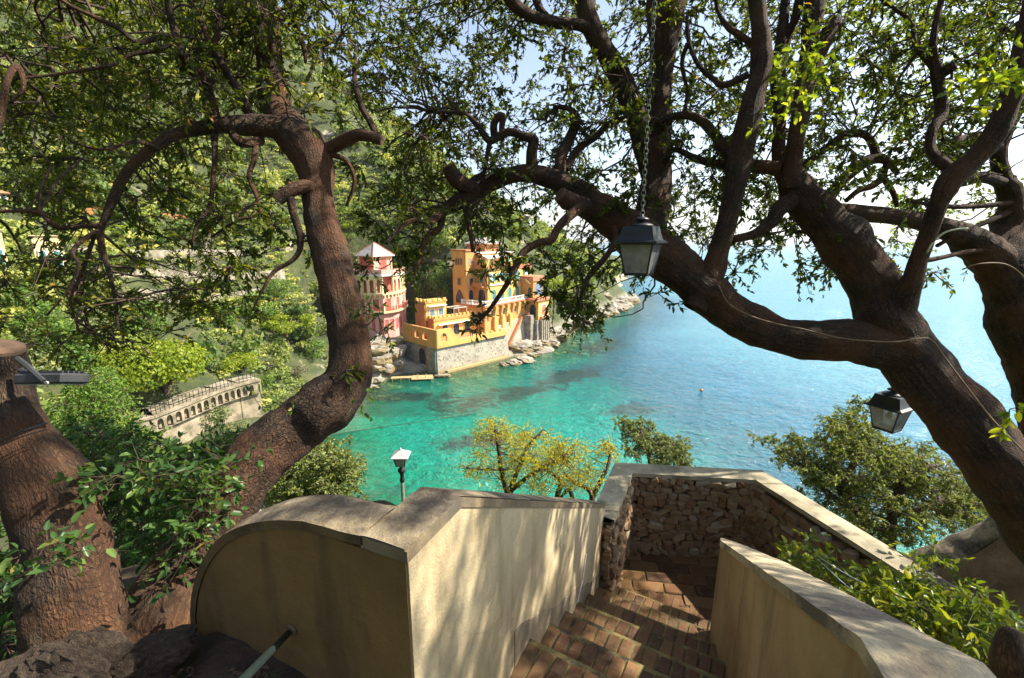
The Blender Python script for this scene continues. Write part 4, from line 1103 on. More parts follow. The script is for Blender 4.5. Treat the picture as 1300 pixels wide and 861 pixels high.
bo = thing('mooring_buoy', 'small orange buoy floating alone on the open blue water', 'buoy', (b.x, b.y, 0))
m = MB(); m.lathe(b, [(.02, -.25), (.22, -.15), (.3, .05), (.22, .25), (.06, .33)], 12); m.build('float', M['buoy'], bo, smooth=True)
m = MB(); m.tube([b + UZ * .3, b + UZ * .5], .04, 6); m.build('ring_post', M['grey_metal'], bo)
m = MB(); pts = [onz(x, y, -.0) for x, y in ((398, 556), (440, 549), (485, 542.5), (530, 536), (572, 530), (605, 525))]; m.tube([p + UZ * .01 for p in pts], .07, 5)
tag(m.build('mooring_line', M['rope']), 'dark floating line stretched across the turquoise shallows', 'rope')
# ------------------------------------------------------------------ the two big holm oaks and their neighbour
def catmull(P, n):
    P = [np.array(p, float) for p in P]
    Q = [2 * P[0] - P[1]] + P + [2 * P[-1] - P[-2]]; out = []
    for i in range(1, len(Q) - 2):
        p0, p1, p2, p3 = Q[i - 1], Q[i], Q[i + 1], Q[i + 2]
        for k in range(n):
            t = k / n
            out.append(.5 * ((2 * p1) + (-p0 + p2) * t + (2 * p0 - 5 * p1 + 4 * p2 - p3) * t * t + (-p0 + 3 * p1 - 3 * p2 + p3) * t ** 3))
    out.append(P[-1]); return np.array(out)
LIMB_PTS = {'L': [], 'R': [], 'T': []}
def limb(name, tree, pts, parent, mat=None, cut=False, flare=False, seg=None, wob=1.0):
    """pts: (px, py, radius in px, distance): sight-line survey of a limb, turned into a knobbly tapering bark tube"""
    W = []
    for px, py, rp, d in pts:
        p = at(px, py, d); W.append((p.x, p.y, p.z, max(rp, .8) * d / FPX))
    W = np.array(W)
    for i in range(len(pts)):                     # a wide lens stretches things towards its corners: take that out of the measured widths
        a, b = pts[max(i - 1, 0)], pts[min(i + 1, len(pts) - 1)]; tx, ty = b[0] - a[0], b[1] - a[1]; tl_ = math.hypot(tx, ty) or 1
        ex, ey = pts[i][0] - 650, pts[i][1] - 430.5; el_ = math.hypot(ex, ey) or 1
        kr = abs((-ty * ex + tx * ey) / tl_ / el_); c2 = 1 + (el_ / FPX) ** 2
        W[i, 3] /= math.sqrt(kr * kr * c2 + (1 - kr * kr))
    rmax = W[:, 3].max()
    n = seg or (10 if rmax > .05 else 6)
    C = catmull(W, n); C[:, 3] = np.maximum(C[:, 3], .003)
    sides = 40 if rmax > .09 else 24 if rmax > .04 else 12 if rmax > .015 else 7
    pts_ = [Vector(c[:3]) for c in C]; rad = C[:, 3]
    me = bpy.data.meshes.new(name); V = []; F = []; U = []
    t0 = (pts_[1] - pts_[0]).normalized(); u = t0.orthogonal().normalized(); L = 0.0; rows = []
    ph_ = random.uniform(0, 100)
    knots = [(random.uniform(.04, .96) * len(pts_), random.uniform(0, 6.28), random.uniform(.08, .22), random.uniform(.6, 1.3)) for _ in range(int(len(pts_) / 9))] if rmax > .022 else []
    step_ = sum((pts_[i + 1] - pts_[i]).length for i in range(len(pts_) - 1)) / max(1, len(pts_) - 1)
    for i, p in enumerate(pts_):
        if i: L += (p - pts_[i - 1]).length
        t = (pts_[min(i + 1, len(pts_) - 1)] - pts_[max(i - 1, 0)]).normalized()
        u = (u - t * u.dot(t)).normalized(); w = t.cross(u); r0 = rad[i]
        for k in range(sides):
            a = 2 * math.pi * k / sides; d = u * math.cos(a) + w * math.sin(a)
            q = p + d * r0
            f = 1.0 + wob * (.13 * mnoise.noise(q * 5.5 + Vector((ph_, 0, 0))) + .075 * mnoise.noise(q * 13))
            if rmax > .04: f += wob * .045 * mnoise.noise(Vector((a * 3.4 + L * .8, L * 7, ph_))) + .03 * mnoise.noise(q * 38)
            for (ki, ka, kh, kw) in knots:
                dz = (i - ki) * step_ / (r0 * kw)
                if abs(dz) < 2.5:
                    da = (a - ka + math.pi) % (2 * math.pi) - math.pi
                    f += wob * kh * math.exp(-dz * dz - (da / (.75 * kw)) ** 2)
            V.append(p + d * r0 * f)
        rows.append(L)
    ns = sides; me_f = []; uvs = []
    R_ = float(np.median(rad))
    for i in range(len(pts_) - 1):
        for k in range(ns):
            k2 = (k + 1) % ns
            me_f.append((i * ns + k, i * ns + k2, (i + 1) * ns + k2, (i + 1) * ns + k))
            u0, u1 = k / ns * 2 * math.pi * R_, (k + 1) / ns * 2 * math.pi * R_
            uvs += [(u0, rows[i]), (u1, rows[i]), (u1, rows[i + 1]), (u0, rows[i + 1])]
    endl = [(len(pts_) - 1) * ns + k for k in range(ns)]
    if not cut: me_f.append(tuple(endl)); uvs += [(0, 0)] * ns
    me.from_pydata([tuple(v) for v in V], [], me_f)
    ul = me.uv_layers.new(name='UVMap'); ul.data.foreach_set('uv', np.array(uvs, np.float32).ravel())
    me.shade_smooth(); me.materials.append(mat or M['bark'])
    o = link(name, me, parent)
    if cut:
        m = MB(); c = pts_[-1]; nrm = (pts_[-1] - pts_[-3]).normalized()
        rim = [V[k] for k in endl]; cc = sum(rim, Vector()) / ns
        m.grid([rim, [cc + (q - cc) * .96 + nrm * .012 for q in rim], [cc + (q - cc) * .5 + nrm * .014 for q in rim], [cc + (q - cc) * .03 + nrm * .012 for q in rim]], closed=True)
        m.build('cut_face', M['cutwood'], o, smooth=False)
    for i in range(0, len(pts_), 2): LIMB_PTS[tree].append((*pts_[i], rad[i]))
    return o

oakL = thing('holm_oak', 'leaning holm oak with a sawn-off second stem at the left edge', 'tree', tuple(at(200, 800, 1.75)))
limb('trunk', 'L', [(190, 850, 78, 1.75), (205, 800, 62, 1.8), (232, 745, 50, 1.95), (262, 690, 42, 2.05), (298, 625, 37, 2.15), (338, 572, 36, 2.25), (380, 540, 34, 2.35), (415, 515, 33, 2.4), (440, 485, 31, 2.45),
      (446, 450, 27, 2.5), (440, 410, 26, 2.55), (430, 365, 25, 2.6), (418, 320, 23, 2.65), (408, 280, 21.5, 2.7), (403, 240, 21, 2.75), (398, 207, 25, 2.8), (386, 185, 24.5, 2.85), (369, 165, 22, 2.9), (353, 145, 19, 2.95),
      (346, 115, 17, 3.0), (343, 85, 16, 3.0), (339, 50, 16.5, 3.0), (334, 10, 16.5, 3.0), (330, -60, 15, 3.0)], oakL)
st0 = limb('sawn_stem', 'L', [(110, 860, 92, 1.55), (98, 800, 74, 1.58), (88, 740, 68, 1.6), (72, 680, 60, 1.62), (62, 625, 62, 1.64), (34, 570, 50, 1.66), (14, 520, 41, 1.68), (6, 482, 34, 1.7), (5, 452, 32, 1.69), (5, 443, 31, 1.682)], oakL, cut=True)
for k, (name, pts, cut) in enumerate([
    ('limb', [(378, 172, 14.6, 2.88), (345, 161, 13.8, 2.8), (310, 160, 12.9, 2.75), (280, 160, 11.2, 2.7), (245, 165, 9.5, 2.7), (215, 175, 8.2, 2.65), (185, 195, 7.7, 2.6), (160, 220, 7.7, 2.6), (145, 250, 7.3, 2.6), (135, 275, 6.5, 2.6), (128, 295, 5.2, 2.6), (131, 320, 4.3, 2.6), (140, 350, 3.4, 2.6), (147, 385, 2.6, 2.6), (150, 420, 1.7, 2.6)], False),
    ('branch', [(132, 287, 4.5, 2.6), (110, 287, 3.2, 2.58), (78, 289, 3, 2.55), (62, 281, 3, 2.5), (50, 270, 2.8, 2.5), (20, 268, 2.5, 2.45), (-30, 270, 2, 2.4)], False),
    ('branch', [(130, 290, 4, 2.6), (103, 306, 3.4, 2.55), (92, 322, 3.2, 2.5), (100, 338, 3, 2.5), (85, 370, 2, 2.5), (60, 400, 1.4, 2.5)], False),
    ('branch', [(120, 300, 3, 2.6), (105, 345, 2.6, 2.6), (90, 380, 2, 2.6), (100, 420, 1.3, 2.6)], False),
    ('limb', [(271, 165, 11, 2.7), (268, 140, 9.5, 2.68), (262, 115, 9, 2.65), (255, 98, 9.5, 2.6), (240, 84, 6, 2.55), (228, 60, 5, 2.5), (222, 40, 5, 2.5), (214, 10, 4.5, 2.45), (208, -40, 4, 2.4)], False),
    ('branch', [(262, 118, 5, 2.65), (270, 95, 6, 2.7), (268, 75, 5, 2.7), (276, 40, 4, 2.7), (282, 0, 3, 2.7)], False),
    ('branch', [(318, 150, 6, 2.8), (308, 125, 5.5, 2.75), (292, 98, 5, 2.7), (276, 72, 4.5, 2.65), (262, 45, 3.5, 2.6), (250, 10, 3, 2.6)], False),
    ('branch', [(240, 84, 4, 2.55), (222, 55, 4, 2.5), (200, 64, 3.6, 2.45), (165, 70, 3.3, 2.4), (140, 83, 3, 2.35), (100, 90, 2.5, 2.3), (60, 96, 2, 2.25), (20, 100, 1.5, 2.2)], False),
    ('branch', [(224, 48, 4, 2.5), (200, 48, 4, 2.45), (174, 54, 3.6, 2.4), (150, 36, 3.2, 2.35), (120, 22, 3, 2.3), (85, 5, 2.5, 2.25), (50, -20, 2, 2.2)], False),
    ('limb', [(395, 205, 14, 2.82), (416, 190, 9.5, 2.78), (434, 180, 9, 2.75), (452, 172, 9, 2.72), (470, 173, 8, 2.7), (483, 178, 6.5, 2.7)], True),
    ('branch', [(478, 172, 5, 2.7), (470, 155, 4.5, 2.72), (460, 138, 4.5, 2.75), (454, 120, 4, 2.75), (450, 95, 3, 2.8), (452, 60, 2.5, 2.8)], False),
    ('limb', [(404, 245, 10, 2.74), (385, 238, 9, 2.65), (368, 243, 8.5, 2.6), (354, 252, 8.5, 2.58)], True),
    ('branch', [(368, 248, 5, 2.6), (372, 270, 5, 2.6), (380, 295, 4.5, 2.6), (381, 315, 4, 2.6), (372, 330, 3.5, 2.58), (348, 345, 3, 2.55), (335, 365, 2, 2.5), (320, 395, 1.2, 2.5)], False),
    ('branch', [(330, 178, 7, 2.8), (318, 182, 7, 2.72), (304, 180, 6.5, 2.68), (296, 172, 5, 2.7)], True),
    ('branch', [(325, 185, 4, 2.75), (322, 205, 4, 2.7), (316, 225, 3.5, 2.68), (326, 250, 3, 2.66), (327, 272, 2.6, 2.64), (300, 280, 2, 2.6), (270, 300, 1.5, 2.6)], False),
    ('branch', [(272, 170, 5, 2.7), (273, 200, 4.5, 2.68), (270, 235, 3.6, 2.66), (266, 262, 3, 2.65), (250, 285, 2.5, 2.6), (244, 310, 1.8, 2.6)], False),
    ('branch', [(345, 10, 6, 3.0), (360, 20, 4.5, 2.95), (376, 34, 4, 2.9), (386, 62, 3.4, 2.9), (388, 80, 2, 2.9)], False),
    ('branch', [(418, 195, 4, 2.78), (440, 205, 3, 2.8), (450, 230, 2.6, 2.82), (440, 262, 2, 2.85)], False),
    ('branch', [(200, 188, 3.5, 2.6), (172, 180, 2.5, 2.5), (130, 190, 2, 2.4), (90, 180, 1.5, 2.4)], False),
    ('limb', [(-60, 120, 9, 2.0), (-10, 170, 7, 2.1), (10, 100, 5, 2.15), (22, 85, 4, 2.2), (30, 110, 3.5, 2.2), (14, 130, 3, 2.2)], False)]):
    limb(name, 'L', pts, oakL, cut=cut)

oakR = thing('holm_oak', 'great spreading holm oak at the right whose limb carries the lantern', 'tree', tuple(at(1400, 790, 2.35)))
limb('trunk', 'R', [(1470, 900, 72, 2.3), (1400, 745, 58, 2.4), (1310, 640, 50, 2.5), (1245, 563, 43, 2.6), (1195, 502, 39.5, 2.7), (1155, 452, 39, 2.8), (1130, 415, 40, 2.85), (1118, 382, 37, 2.9), (1103, 350, 36, 2.92), (1080, 320, 33, 2.95), (1055, 293, 30, 2.98), (1030, 264, 28, 3.0), (1010, 238, 24, 3.0), (1004, 215, 14, 3.0)], oakR)
limb('limb', 'R', [(1175, 478, 34, 2.78), (1140, 449, 31, 2.82), (1090, 436, 27, 2.86), (1030, 431, 23, 2.9), (980, 424, 22, 2.95), (935, 404, 24, 3.0), (897, 372, 27, 3.05), (865, 345, 27, 3.1), (828, 315, 28, 3.15), (792, 287, 26, 3.2), (757, 264, 22, 3.25), (727, 241, 16.5, 3.3), (700, 227, 13, 3.3), (674, 220, 11.5, 3.3), (650, 222, 11, 3.3), (625, 232, 11, 3.3), (600, 246, 11, 3.3), (580, 257, 10, 3.3), (566, 266, 6, 3.3)], oakR)
for name, pts, cut in [
    ('limb', [(815, 308, 22, 3.2), (824, 280, 22, 3.3), (832, 235, 20, 3.4), (834, 175, 17.5, 3.45), (838, 110, 15, 3.45), (842, 60, 17, 3.4), (845, 20, 23, 3.4), (848, -60, 25, 3.4)], False),
    ('limb', [(830, 235, 15, 3.4), (814, 170, 14, 3.42), (797, 118, 15, 3.4), (772, 72, 14, 3.35), (752, 38, 13, 3.3), (742, 0, 12, 3.3), (738, -50, 11, 3.3)], False),
    ('limb', [(756, 42, 10, 3.3), (735, 32, 8.5, 3.25), (700, 28, 8, 3.2), (670, 18, 8, 3.15), (648, 0, 9, 3.1), (635, -35, 9, 3.1)], False),
    ('branch', [(700, 28, 5, 3.2), (682, 5, 5, 3.2), (676, -30, 4, 3.2)], False),
    ('limb', [(882, 392, 16, 3.0), (900, 355, 15, 3.0), (912, 320, 13.5, 2.98), (921, 290, 13, 2.95), (933, 235, 14, 2.92), (945, 175, 16, 2.9), (958, 120, 14, 2.88), (968, 68, 13.5, 2.86), (962, 15, 12, 2.85), (958, -50, 12, 2.85)], False),
    ('limb', [(1003, 240, 13, 3.0), (990, 208, 10, 3.05), (989, 170, 9, 3.1), (990, 130, 9, 3.1), (984, 90, 8, 3.1), (992, 50, 7, 3.1), (998, -10, 6, 3.1)], False),
    ('limb', [(1005, 240, 16, 2.98), (1007, 203, 11.5, 2.95), (1013, 160, 11, 2.9), (1020, 120, 10, 2.9), (1035, 80, 9.5, 2.9), (1050, 45, 9.5, 2.9), (1058, 28, 9.5, 2.9)], True),
    ('limb', [(1014, 155, 9, 2.95), (1020, 100, 9, 3.0), (1027, 58, 10, 3.0), (1033, 18, 13, 3.0), (1040, -40, 14, 3.0)], False),
    ('branch', [(990, 100, 6, 3.1), (1000, 50, 5, 3.1), (1012, 15, 6, 3.05), (1020, -30, 7, 3.0)], False),
    ('branch', [(988, 214, 10, 3.02), (945, 209, 9, 3.05), (925, 196, 8.5, 3.1), (906, 170, 7.5, 3.15), (885, 150, 6, 3.2), (860, 147, 5, 3.25), (825, 158, 3.5, 3.3)], False),
    ('branch', [(935, 210, 7, 3.1), (905, 208, 5.5, 3.15), (880, 200, 4.5, 3.2), (855, 190, 3.5, 3.25), (845, 210, 2.5, 3.3)], False),
    ('branch', [(1012, 248, 11, 2.98), (990, 264, 10, 2.96), (978, 282, 8, 2.95), (958, 297, 5.5, 2.95), (930, 304, 5, 2.95)], False),
    ('branch', [(960, 60, 6, 2.88), (940, 45, 5, 2.9), (925, 35, 4.5, 2.95), (912, 15, 3, 3.0), (905, -20, 2.5, 3.0)], False),
    ('branch', [(950, 95, 5, 2.9), (920, 108, 4.5, 2.95), (905, 100, 4, 3.0), (885, 80, 3.5, 3.05), (874, 50, 3, 3.1), (872, 20, 2.5, 3.1)], False),
    ('branch', [(873, 55, 3, 3.1), (866, 80, 3, 3.15), (872, 115, 2.5, 3.2), (870, 140, 2, 3.2)], False),
    ('limb', [(1140, 395, 24, 2.8), (1156, 360, 15, 2.72), (1168, 325, 12, 2.68), (1180, 293, 11.5, 2.64), (1192, 258, 13, 2.6), (1206, 228, 14, 2.58), (1240, 198, 14, 2.55), (1268, 160, 14, 2.52), (1287, 112, 14.5, 2.5), (1302, 55, 15, 2.5), (1318, -20, 16, 2.5)], False),
    ('branch', [(1208, 215, 9, 2.6), (1192, 204, 8.5, 2.65), (1181, 188, 8, 2.7), (1184, 165, 8, 2.72), (1195, 145, 9, 2.75), (1192, 115, 9, 2.75), (1190, 92, 10.5, 2.75), (1185, 65, 6, 2.75), (1187, 35, 5, 2.75), (1195, 0, 5, 2.75), (1202, -40, 5, 2.75)], False),
    ('branch', [(1190, 92, 6, 2.75), (1176, 76, 5, 2.78), (1162, 58, 4, 2.8), (1157, 30, 3.2, 2.82), (1137, 12, 3, 2.85), (1112, -5, 2.5, 2.9)], False),
    ('branch', [(1192, 95, 7, 2.75), (1203, 88, 6.5, 2.72), (1210, 84, 6, 2.7)], True),
    ('branch', [(605, 243, 10, 3.3), (590, 236, 10, 3.25), (578, 226, 10, 3.2), (570, 212, 8, 3.18)], True),
    ('branch', [(592, 240, 6, 3.3), (603, 228, 5, 3.32), (612, 222, 4, 3.34)], True),
    ('branch', [(674, 218, 7, 3.3), (675, 195, 7, 3.25), (677, 178, 7, 3.22), (665, 173, 6, 3.2), (645, 168, 5.5, 3.2), (630, 175, 6, 3.2), (620, 178, 5, 3.2), (607, 160, 4, 3.2), (590, 145, 3.5, 3.2), (570, 143, 2.5, 3.2), (545, 142, 2, 3.2)], False),
    ('branch', [(628, 176, 5, 3.2), (627, 158, 5, 3.16), (634, 148, 5, 3.14), (638, 150, 4.5, 3.13), (637, 164, 4, 3.15)], True),
    ('branch', [(622, 180, 3.5, 3.2), (617, 205, 3, 3.2), (612, 232, 2.6, 3.22)], False),
    ('branch', [(712, 232, 8, 3.3), (712, 200, 7, 3.35), (722, 178, 6.5, 3.4), (732, 152, 5.5, 3.4), (722, 138, 4, 3.4), (702, 136, 3, 3.4)], False),
    ('branch', [(718, 215, 5, 3.36), (735, 188, 4.5, 3.4), (755, 175, 4, 3.4), (772, 158, 4, 3.42), (795, 150, 4, 3.42)], False),
    ('branch', [(748, 268, 13, 3.25), (728, 258, 12, 3.1), (712, 248, 10, 3.05)], True),
    ('branch', [(742, 258, 8, 3.1), (722, 275, 6, 3.0), (708, 290, 5, 2.95), (700, 305, 5, 2.92), (684, 308, 4.5, 2.9), (665, 320, 4.5, 2.88), (655, 338, 4.2, 2.86), (645, 358, 3.6, 2.85), (634, 375, 3, 2.84), (620, 395, 2.4, 2.84), (604, 412, 1.6, 2.84)], False),
    ('branch', [(572, 262, 6, 3.3), (555, 275, 5, 3.2), (545, 282, 4.5, 3.15), (525, 280, 3.5, 3.1), (505, 292, 3, 3.05), (490, 310, 2, 3.0)], False),
    ('branch', [(562, 268, 5, 3.3), (560, 285, 4, 3.25), (553, 295, 4, 3.22), (545, 297, 3.5, 3.2), (538, 310, 3, 3.18), (535, 325, 2.2, 3.15), (525, 345, 1.6, 3.1)], False),
    ('branch', [(590, 258, 4, 3.3), (594, 280, 3.5, 3.28), (598, 300, 3, 3.26), (600, 320, 2, 3.25)], False),
    ('branch', [(770, 268, 7, 3.2), (782, 300, 4.5, 3.1), (770, 325, 4, 3.0), (752, 345, 3.5, 2.95), (742, 362, 3, 2.92), (735, 385, 2.2, 2.9), (725, 405, 1.6, 2.9)], False)]:
    limb(name, 'R', pts, oakR, cut=cut)
oakT = thing('holm_oak', 'holm oak standing behind the great oak at the right edge', 'tree', tuple(at(1360, 720, 4.2)))
for name, pts, cut in [
    ('trunk', [(1380, 740, 46, 3.9), (1345, 600, 42, 3.95), (1325, 510, 38, 4.0), (1302, 430, 37, 4.0), (1288, 380, 39, 4.0), (1272, 335, 36, 4.05), (1282, 292, 27, 4.1), (1285, 258, 21, 4.1), (1273, 225, 15, 4.1), (1268, 190, 12.5, 4.1), (1282, 150, 12, 4.1), (1306, 100, 12, 4.1), (1330, 20, 12, 4.1)], False),
    ('limb', [(1262, 330, 30, 4.05), (1232, 305, 22, 4.0), (1203, 292, 15, 3.95), (1165, 280, 11.5, 3.9), (1110, 271, 10, 3.85), (1058, 265, 9, 3.8), (1038, 256, 7, 3.8)], False),
    ('branch', [(1046, 262, 8, 3.8), (1060, 240, 7.5, 3.8), (1075, 224, 7, 3.8), (1095, 208, 7, 3.8), (1112, 201, 7, 3.8), (1128, 206, 5.5, 3.8), (1140, 222, 4, 3.8)], False),
    ('branch', [(1112, 202, 7, 3.8), (1110, 188, 7, 3.8), (1102, 174, 6, 3.8), (1088, 169, 5.5, 3.8), (1070, 173, 5, 3.8), (1050, 187, 4.5, 3.8), (1018, 212, 4, 3.8)], False),
    ('branch', [(1126, 207, 5, 3.8), (1122, 225, 5, 3.8), (1133, 243, 4.5, 3.8), (1139, 262, 3.5, 3.85)], False),
    ('branch', [(1122, 224, 4.5, 3.8), (1108, 236, 4, 3.8), (1090, 242, 3.5, 3.8), (1074, 255, 3, 3.8)], False),
    ('branch', [(1268, 190, 10, 4.1), (1245, 178, 11, 4.0), (1222, 180, 9, 3.95), (1200, 186, 7, 3.9)], True),
    ('branch', [(1275, 235, 8, 4.1), (1250, 225, 8, 4.0), (1225, 230, 6, 3.95), (1195, 240, 4, 3.9)], False),
    ('branch', [(1275, 320, 9, 4.1), (1240, 318, 3.5, 3.9), (1180, 330, 3, 3.8), (1160, 328, 2.4, 3.8)], False),
    ('branch', [(1280, 270, 4, 4.05), (1245, 285, 3.2, 4.0), (1215, 298, 3, 3.95), (1190, 312, 2.5, 3.9)], False),
    ('branch', [(1282, 258, 4, 4.05), (1240, 262, 3, 4.0), (1200, 262, 3, 3.95), (1150, 255, 2, 3.9)], False)]:
    limb(name, 'T', pts, oakT, cut=cut)

# ---------------------------------------------------------------- leaf machinery
def orient(D, Nn):
    """orthonormal frames from leaf directions D and rough normals Nn"""
    D = D / np.linalg.norm(D, axis=1, keepdims=True)
    S = np.cross(D, Nn); S /= np.linalg.norm(S, axis=1, keepdims=True) + 1e-9
    return D, S, np.cross(S, D)
def leaves_mesh(name, Pp, D, Nn, L, Wd, mat, rnd, fold=.22, bend=.18):
    """six-point folded leaf per entry"""
    D, S, Nn = orient(D, Nn); n = len(Pp)
    tpl = np.array([(0, 0, 0), (.5, .30, .5), (.42, .72, .35), (0, 1, -.2), (-.42, .72, .35), (-.5, .30, .5)])
    V = np.empty((n, 6, 3), np.float32)
    for k, (x, y, z) in enumerate(tpl):
        zz = abs(x) * 2 * fold * Wd - bend * L * (y ** 2)
        V[:, k] = Pp + S * (x * Wd)[:, None] + D * (y * L)[:, None] + Nn * zz[:, None]
    b = (np.arange(n) * 6)[:, None]
    F = np.concatenate([b + np.array([[0, 1, 2, 3]]), b + np.array([[0, 3, 4, 5]])], 0)
    return np_mesh(name, V.reshape(-1, 3), F, mat, {'rnd': np.repeat(rnd, 6)})
def runit(n, rng): v = rng.normal(size=(n, 3)); return v / np.linalg.norm(v, axis=1, keepdims=True)
def sprays(centres, rad, nleaf, ntwig, rng, leaf_len=(.04, .07), aspect=.42, droop=.25):
    """leafy twigs round each centre; returns leaf arrays and twig segments"""
    P_, D_, N_, L_, tw = [], [], [], [], []
    for c, r, nl in zip(centres, rad, nleaf):
        td = runit(ntwig, rng); td[:, 2] = td[:, 2] * .7 - .12
        td /= np.linalg.norm(td, axis=1, keepdims=True)
        tl = r * rng.uniform(.55, 1.25, ntwig)
        k = rng.integers(0, ntwig, nl); f = rng.uniform(.15, 1.05, nl) ** .7
        pos = c + td[k] * (tl[k] * f)[:, None]; pos[:, 2] -= droop * (tl[k] * f) ** 2 / max(r, .05)
        d = td[k] * .75 + runit(nl, rng) * .8; d[:, 2] -= .15
        P_.append(pos); D_.append(d)
        nn = runit(nl, rng) * .75; nn[:, 2] += .75; N_.append(nn)
        L_.append(rng.uniform(*leaf_len, nl))
        for q in range(ntwig): tw.append((c, c + td[q] * tl[q] * .9 - np.array([0, 0, droop * (tl[q] * .9) ** 2 / max(r, .05)])))
    P_, D_, N_, L_ = (np.concatenate(a) for a in (P_, D_, N_, L_))
    return P_, D_, N_, L_, tw
def twig_mesh(name, segs, mat, r0=.0045, r1=.0015, sides=3):
    """thin tapering twigs from (a, b[, ra, rb]) straight pieces"""
    A = np.array([s[0] for s in segs], float); B = np.array([s[1] for s in segs], float)
    ra = np.array([s[2] if len(s) > 2 else r0 for s in segs]); rb = np.array([s[3] if len(s) > 3 else r1 for s in segs])
    D = B - A; D /= np.linalg.norm(D, axis=1, keepdims=True) + 1e-9
    ref = np.where(np.abs(D[:, 2:3]) > .9, np.array([[1., 0, 0]]), np.array([[0., 0, 1]]))
    S = np.cross(D, ref); S /= np.linalg.norm(S, axis=1, keepdims=True); T = np.cross(D, S); n = len(A)
    V = np.empty((n, sides * 2, 3), np.float32)
    for k in range(sides):
        a = 2 * math.pi * k / sides; o = S * math.cos(a) + T * math.sin(a)
        V[:, k] = A + o * ra[:, None]; V[:, sides + k] = B + o * rb[:, None]
    b = (np.arange(n) * sides * 2)[:, None]; F = []
    for k in range(sides): k2 = (k + 1) % sides; F.append(b + np.array([[k, k2, sides + k2, sides + k]]))
    return np_mesh(name, V.reshape(-1, 3), np.concatenate(F, 0), mat)
def grow_to(tree, centres, rng, sag=.10, nseg=7, r0=.010):
    """thin curving branchlets from the nearest limb to each spray"""
    LP = np.array(LIMB_PTS[tree]); segs = []
    for c in centres:
        dd = np.linalg.norm(LP[:, :3] - c, axis=1) + LP[:, 3] * .0
        i = int(np.argmin(dd + rng.uniform(0, .25, len(dd)))); a = LP[i, :3]; L = np.linalg.norm(c - a)
        if L > 1.25: continue
        mid = (a + c) / 2 + rng.normal(size=3) * L * .22 + np.array([0, 0, sag * L])
        pts = [(1 - t) ** 2 * a + 2 * t * (1 - t) * mid + t * t * c + rng.normal(size=3) * .018 * (0 < t < 1) for t in np.linspace(0, 1, nseg + 1)]
        ra = min(r0, .004 + L * .006)
        for k in range(nseg): segs.append((pts[k], pts[k + 1], ra * (1 - .7 * k / nseg), ra * (1 - .7 * (k + 1) / nseg)))
    return segs

# crown density, read per 50 px column / row of the survey (0 open .. 9 closed)
CROWN = [(-50, '99998888888888888888888888'),
         (0,   '96679984699768888888877888'),
         (50,  '87789972488575778888878888'),
         (100, '99998852277675778887788888'),
         (150, '99986531158987777777777777'),
         (200, '66555431169876667777555655'),
         (250, '11233330179876544555544332'),
         (300, '33332321025312742232332210'),
         (350, '55432221000000740100000000'),
         (400, '43221000000010400000000000')]
rng = np.random.default_rng(42)
spr = {'L': [], 'R': [], 'T': []}
for y0, row in CROWN:
    for i, ch in enumerate(row):
        den = int(ch)
        n = rng.poisson(den * .85)
        for _ in range(n):
            px, py = i * 50 + rng.uniform(0, 50), y0 + rng.uniform(0, 50)
            if px < 435: tr = 'L'; d = rng.uniform(2.4, 5.2)
            elif px < 1060: tr = 'R'; d = rng.uniform(3.0, 6.4)
            else: tr = rng.choice(['R', 'T']); d = rng.uniform(2.8, 4.6) if tr == 'R' else rng.uniform(3.6, 6.8)
            p = at(px, py, d); spr[tr].append((p.x, p.y, p.z))
# open hanging sprays in front of the villas, water and hillside
small = {'L': [], 'R': []}
for tr, lst in (('R', [(640, 340, 2.86), (655, 350, 2.86), (668, 325, 2.88), (690, 318, 2.9), (620, 345, 2.84), (606, 405, 2.84), (596, 418, 2.84), (613, 398, 2.84), (700, 330, 2.92), (716, 345, 2.9), (732, 372, 2.9), (745, 355, 2.95), (725, 398, 2.9), (760, 340, 2.95), (750, 322, 3.0),
                        (740, 385, 2.9), (712, 385, 2.9), (772, 345, 3.0), (738, 405, 2.9), (675, 335, 2.9), (835, 372, 3.1), (860, 385, 3.1), (840, 350, 3.2), (1040, 330, 3.6), (1058, 345, 3.6), (1070, 320, 3.6), (1030, 350, 3.6)]),
                ('L', [(480, 400, 2.6), (490, 415, 2.6), (440, 470, 2.3)])):
    for x, y, d in lst:
        p = at(x, y, d); small[tr].append((p.x, p.y, p.z))
# the rest of the crowns, over and beside the terrace (they shade the steps)
def fill(tr, n, lo, hi, rng):
    k = 0; heads = rng.uniform(lo, hi, (max(6, n // 5), 3))
    while k < n:
        p = heads[rng.integers(len(heads))] + rng.normal(size=3) * np.array([.42, .42, .28]); px, py, z = proj_np(p[None, :])
        if z[0] > .3 and -10 < px[0] < 1310 and -25 < py[0] < 900: continue
        if np.linalg.norm(p - np.array([0, 0, CAMZ])) < 1.3: continue
        spr[tr].append(tuple(p)); k += 1
FILL = {'R': 140, 'T': 260, 'L': 100}
fill('R', 150, np.array([-4.5, -5.0, 29.4]), np.array([5.0, .2, 33.0]), rng)  # unseen sprays added behind the viewpoint to block sky light
fill('R', FILL['R'], np.array([-.5, 1.5, 30.2]), np.array([4.5, 6.0, 33.0]), rng)
fill('T', FILL['T'], np.array([2.6, -.6, 29.0]), np.array([7.4, 5.4, 32.8]), rng)
fill('L', FILL['L'], np.array([-6.0, .2, 29.2]), np.array([-.5, 5.0, 32.5]), rng)
k = 0                                                     # unseen sprays added to the rear oak, set sunward to dapple steps and wall
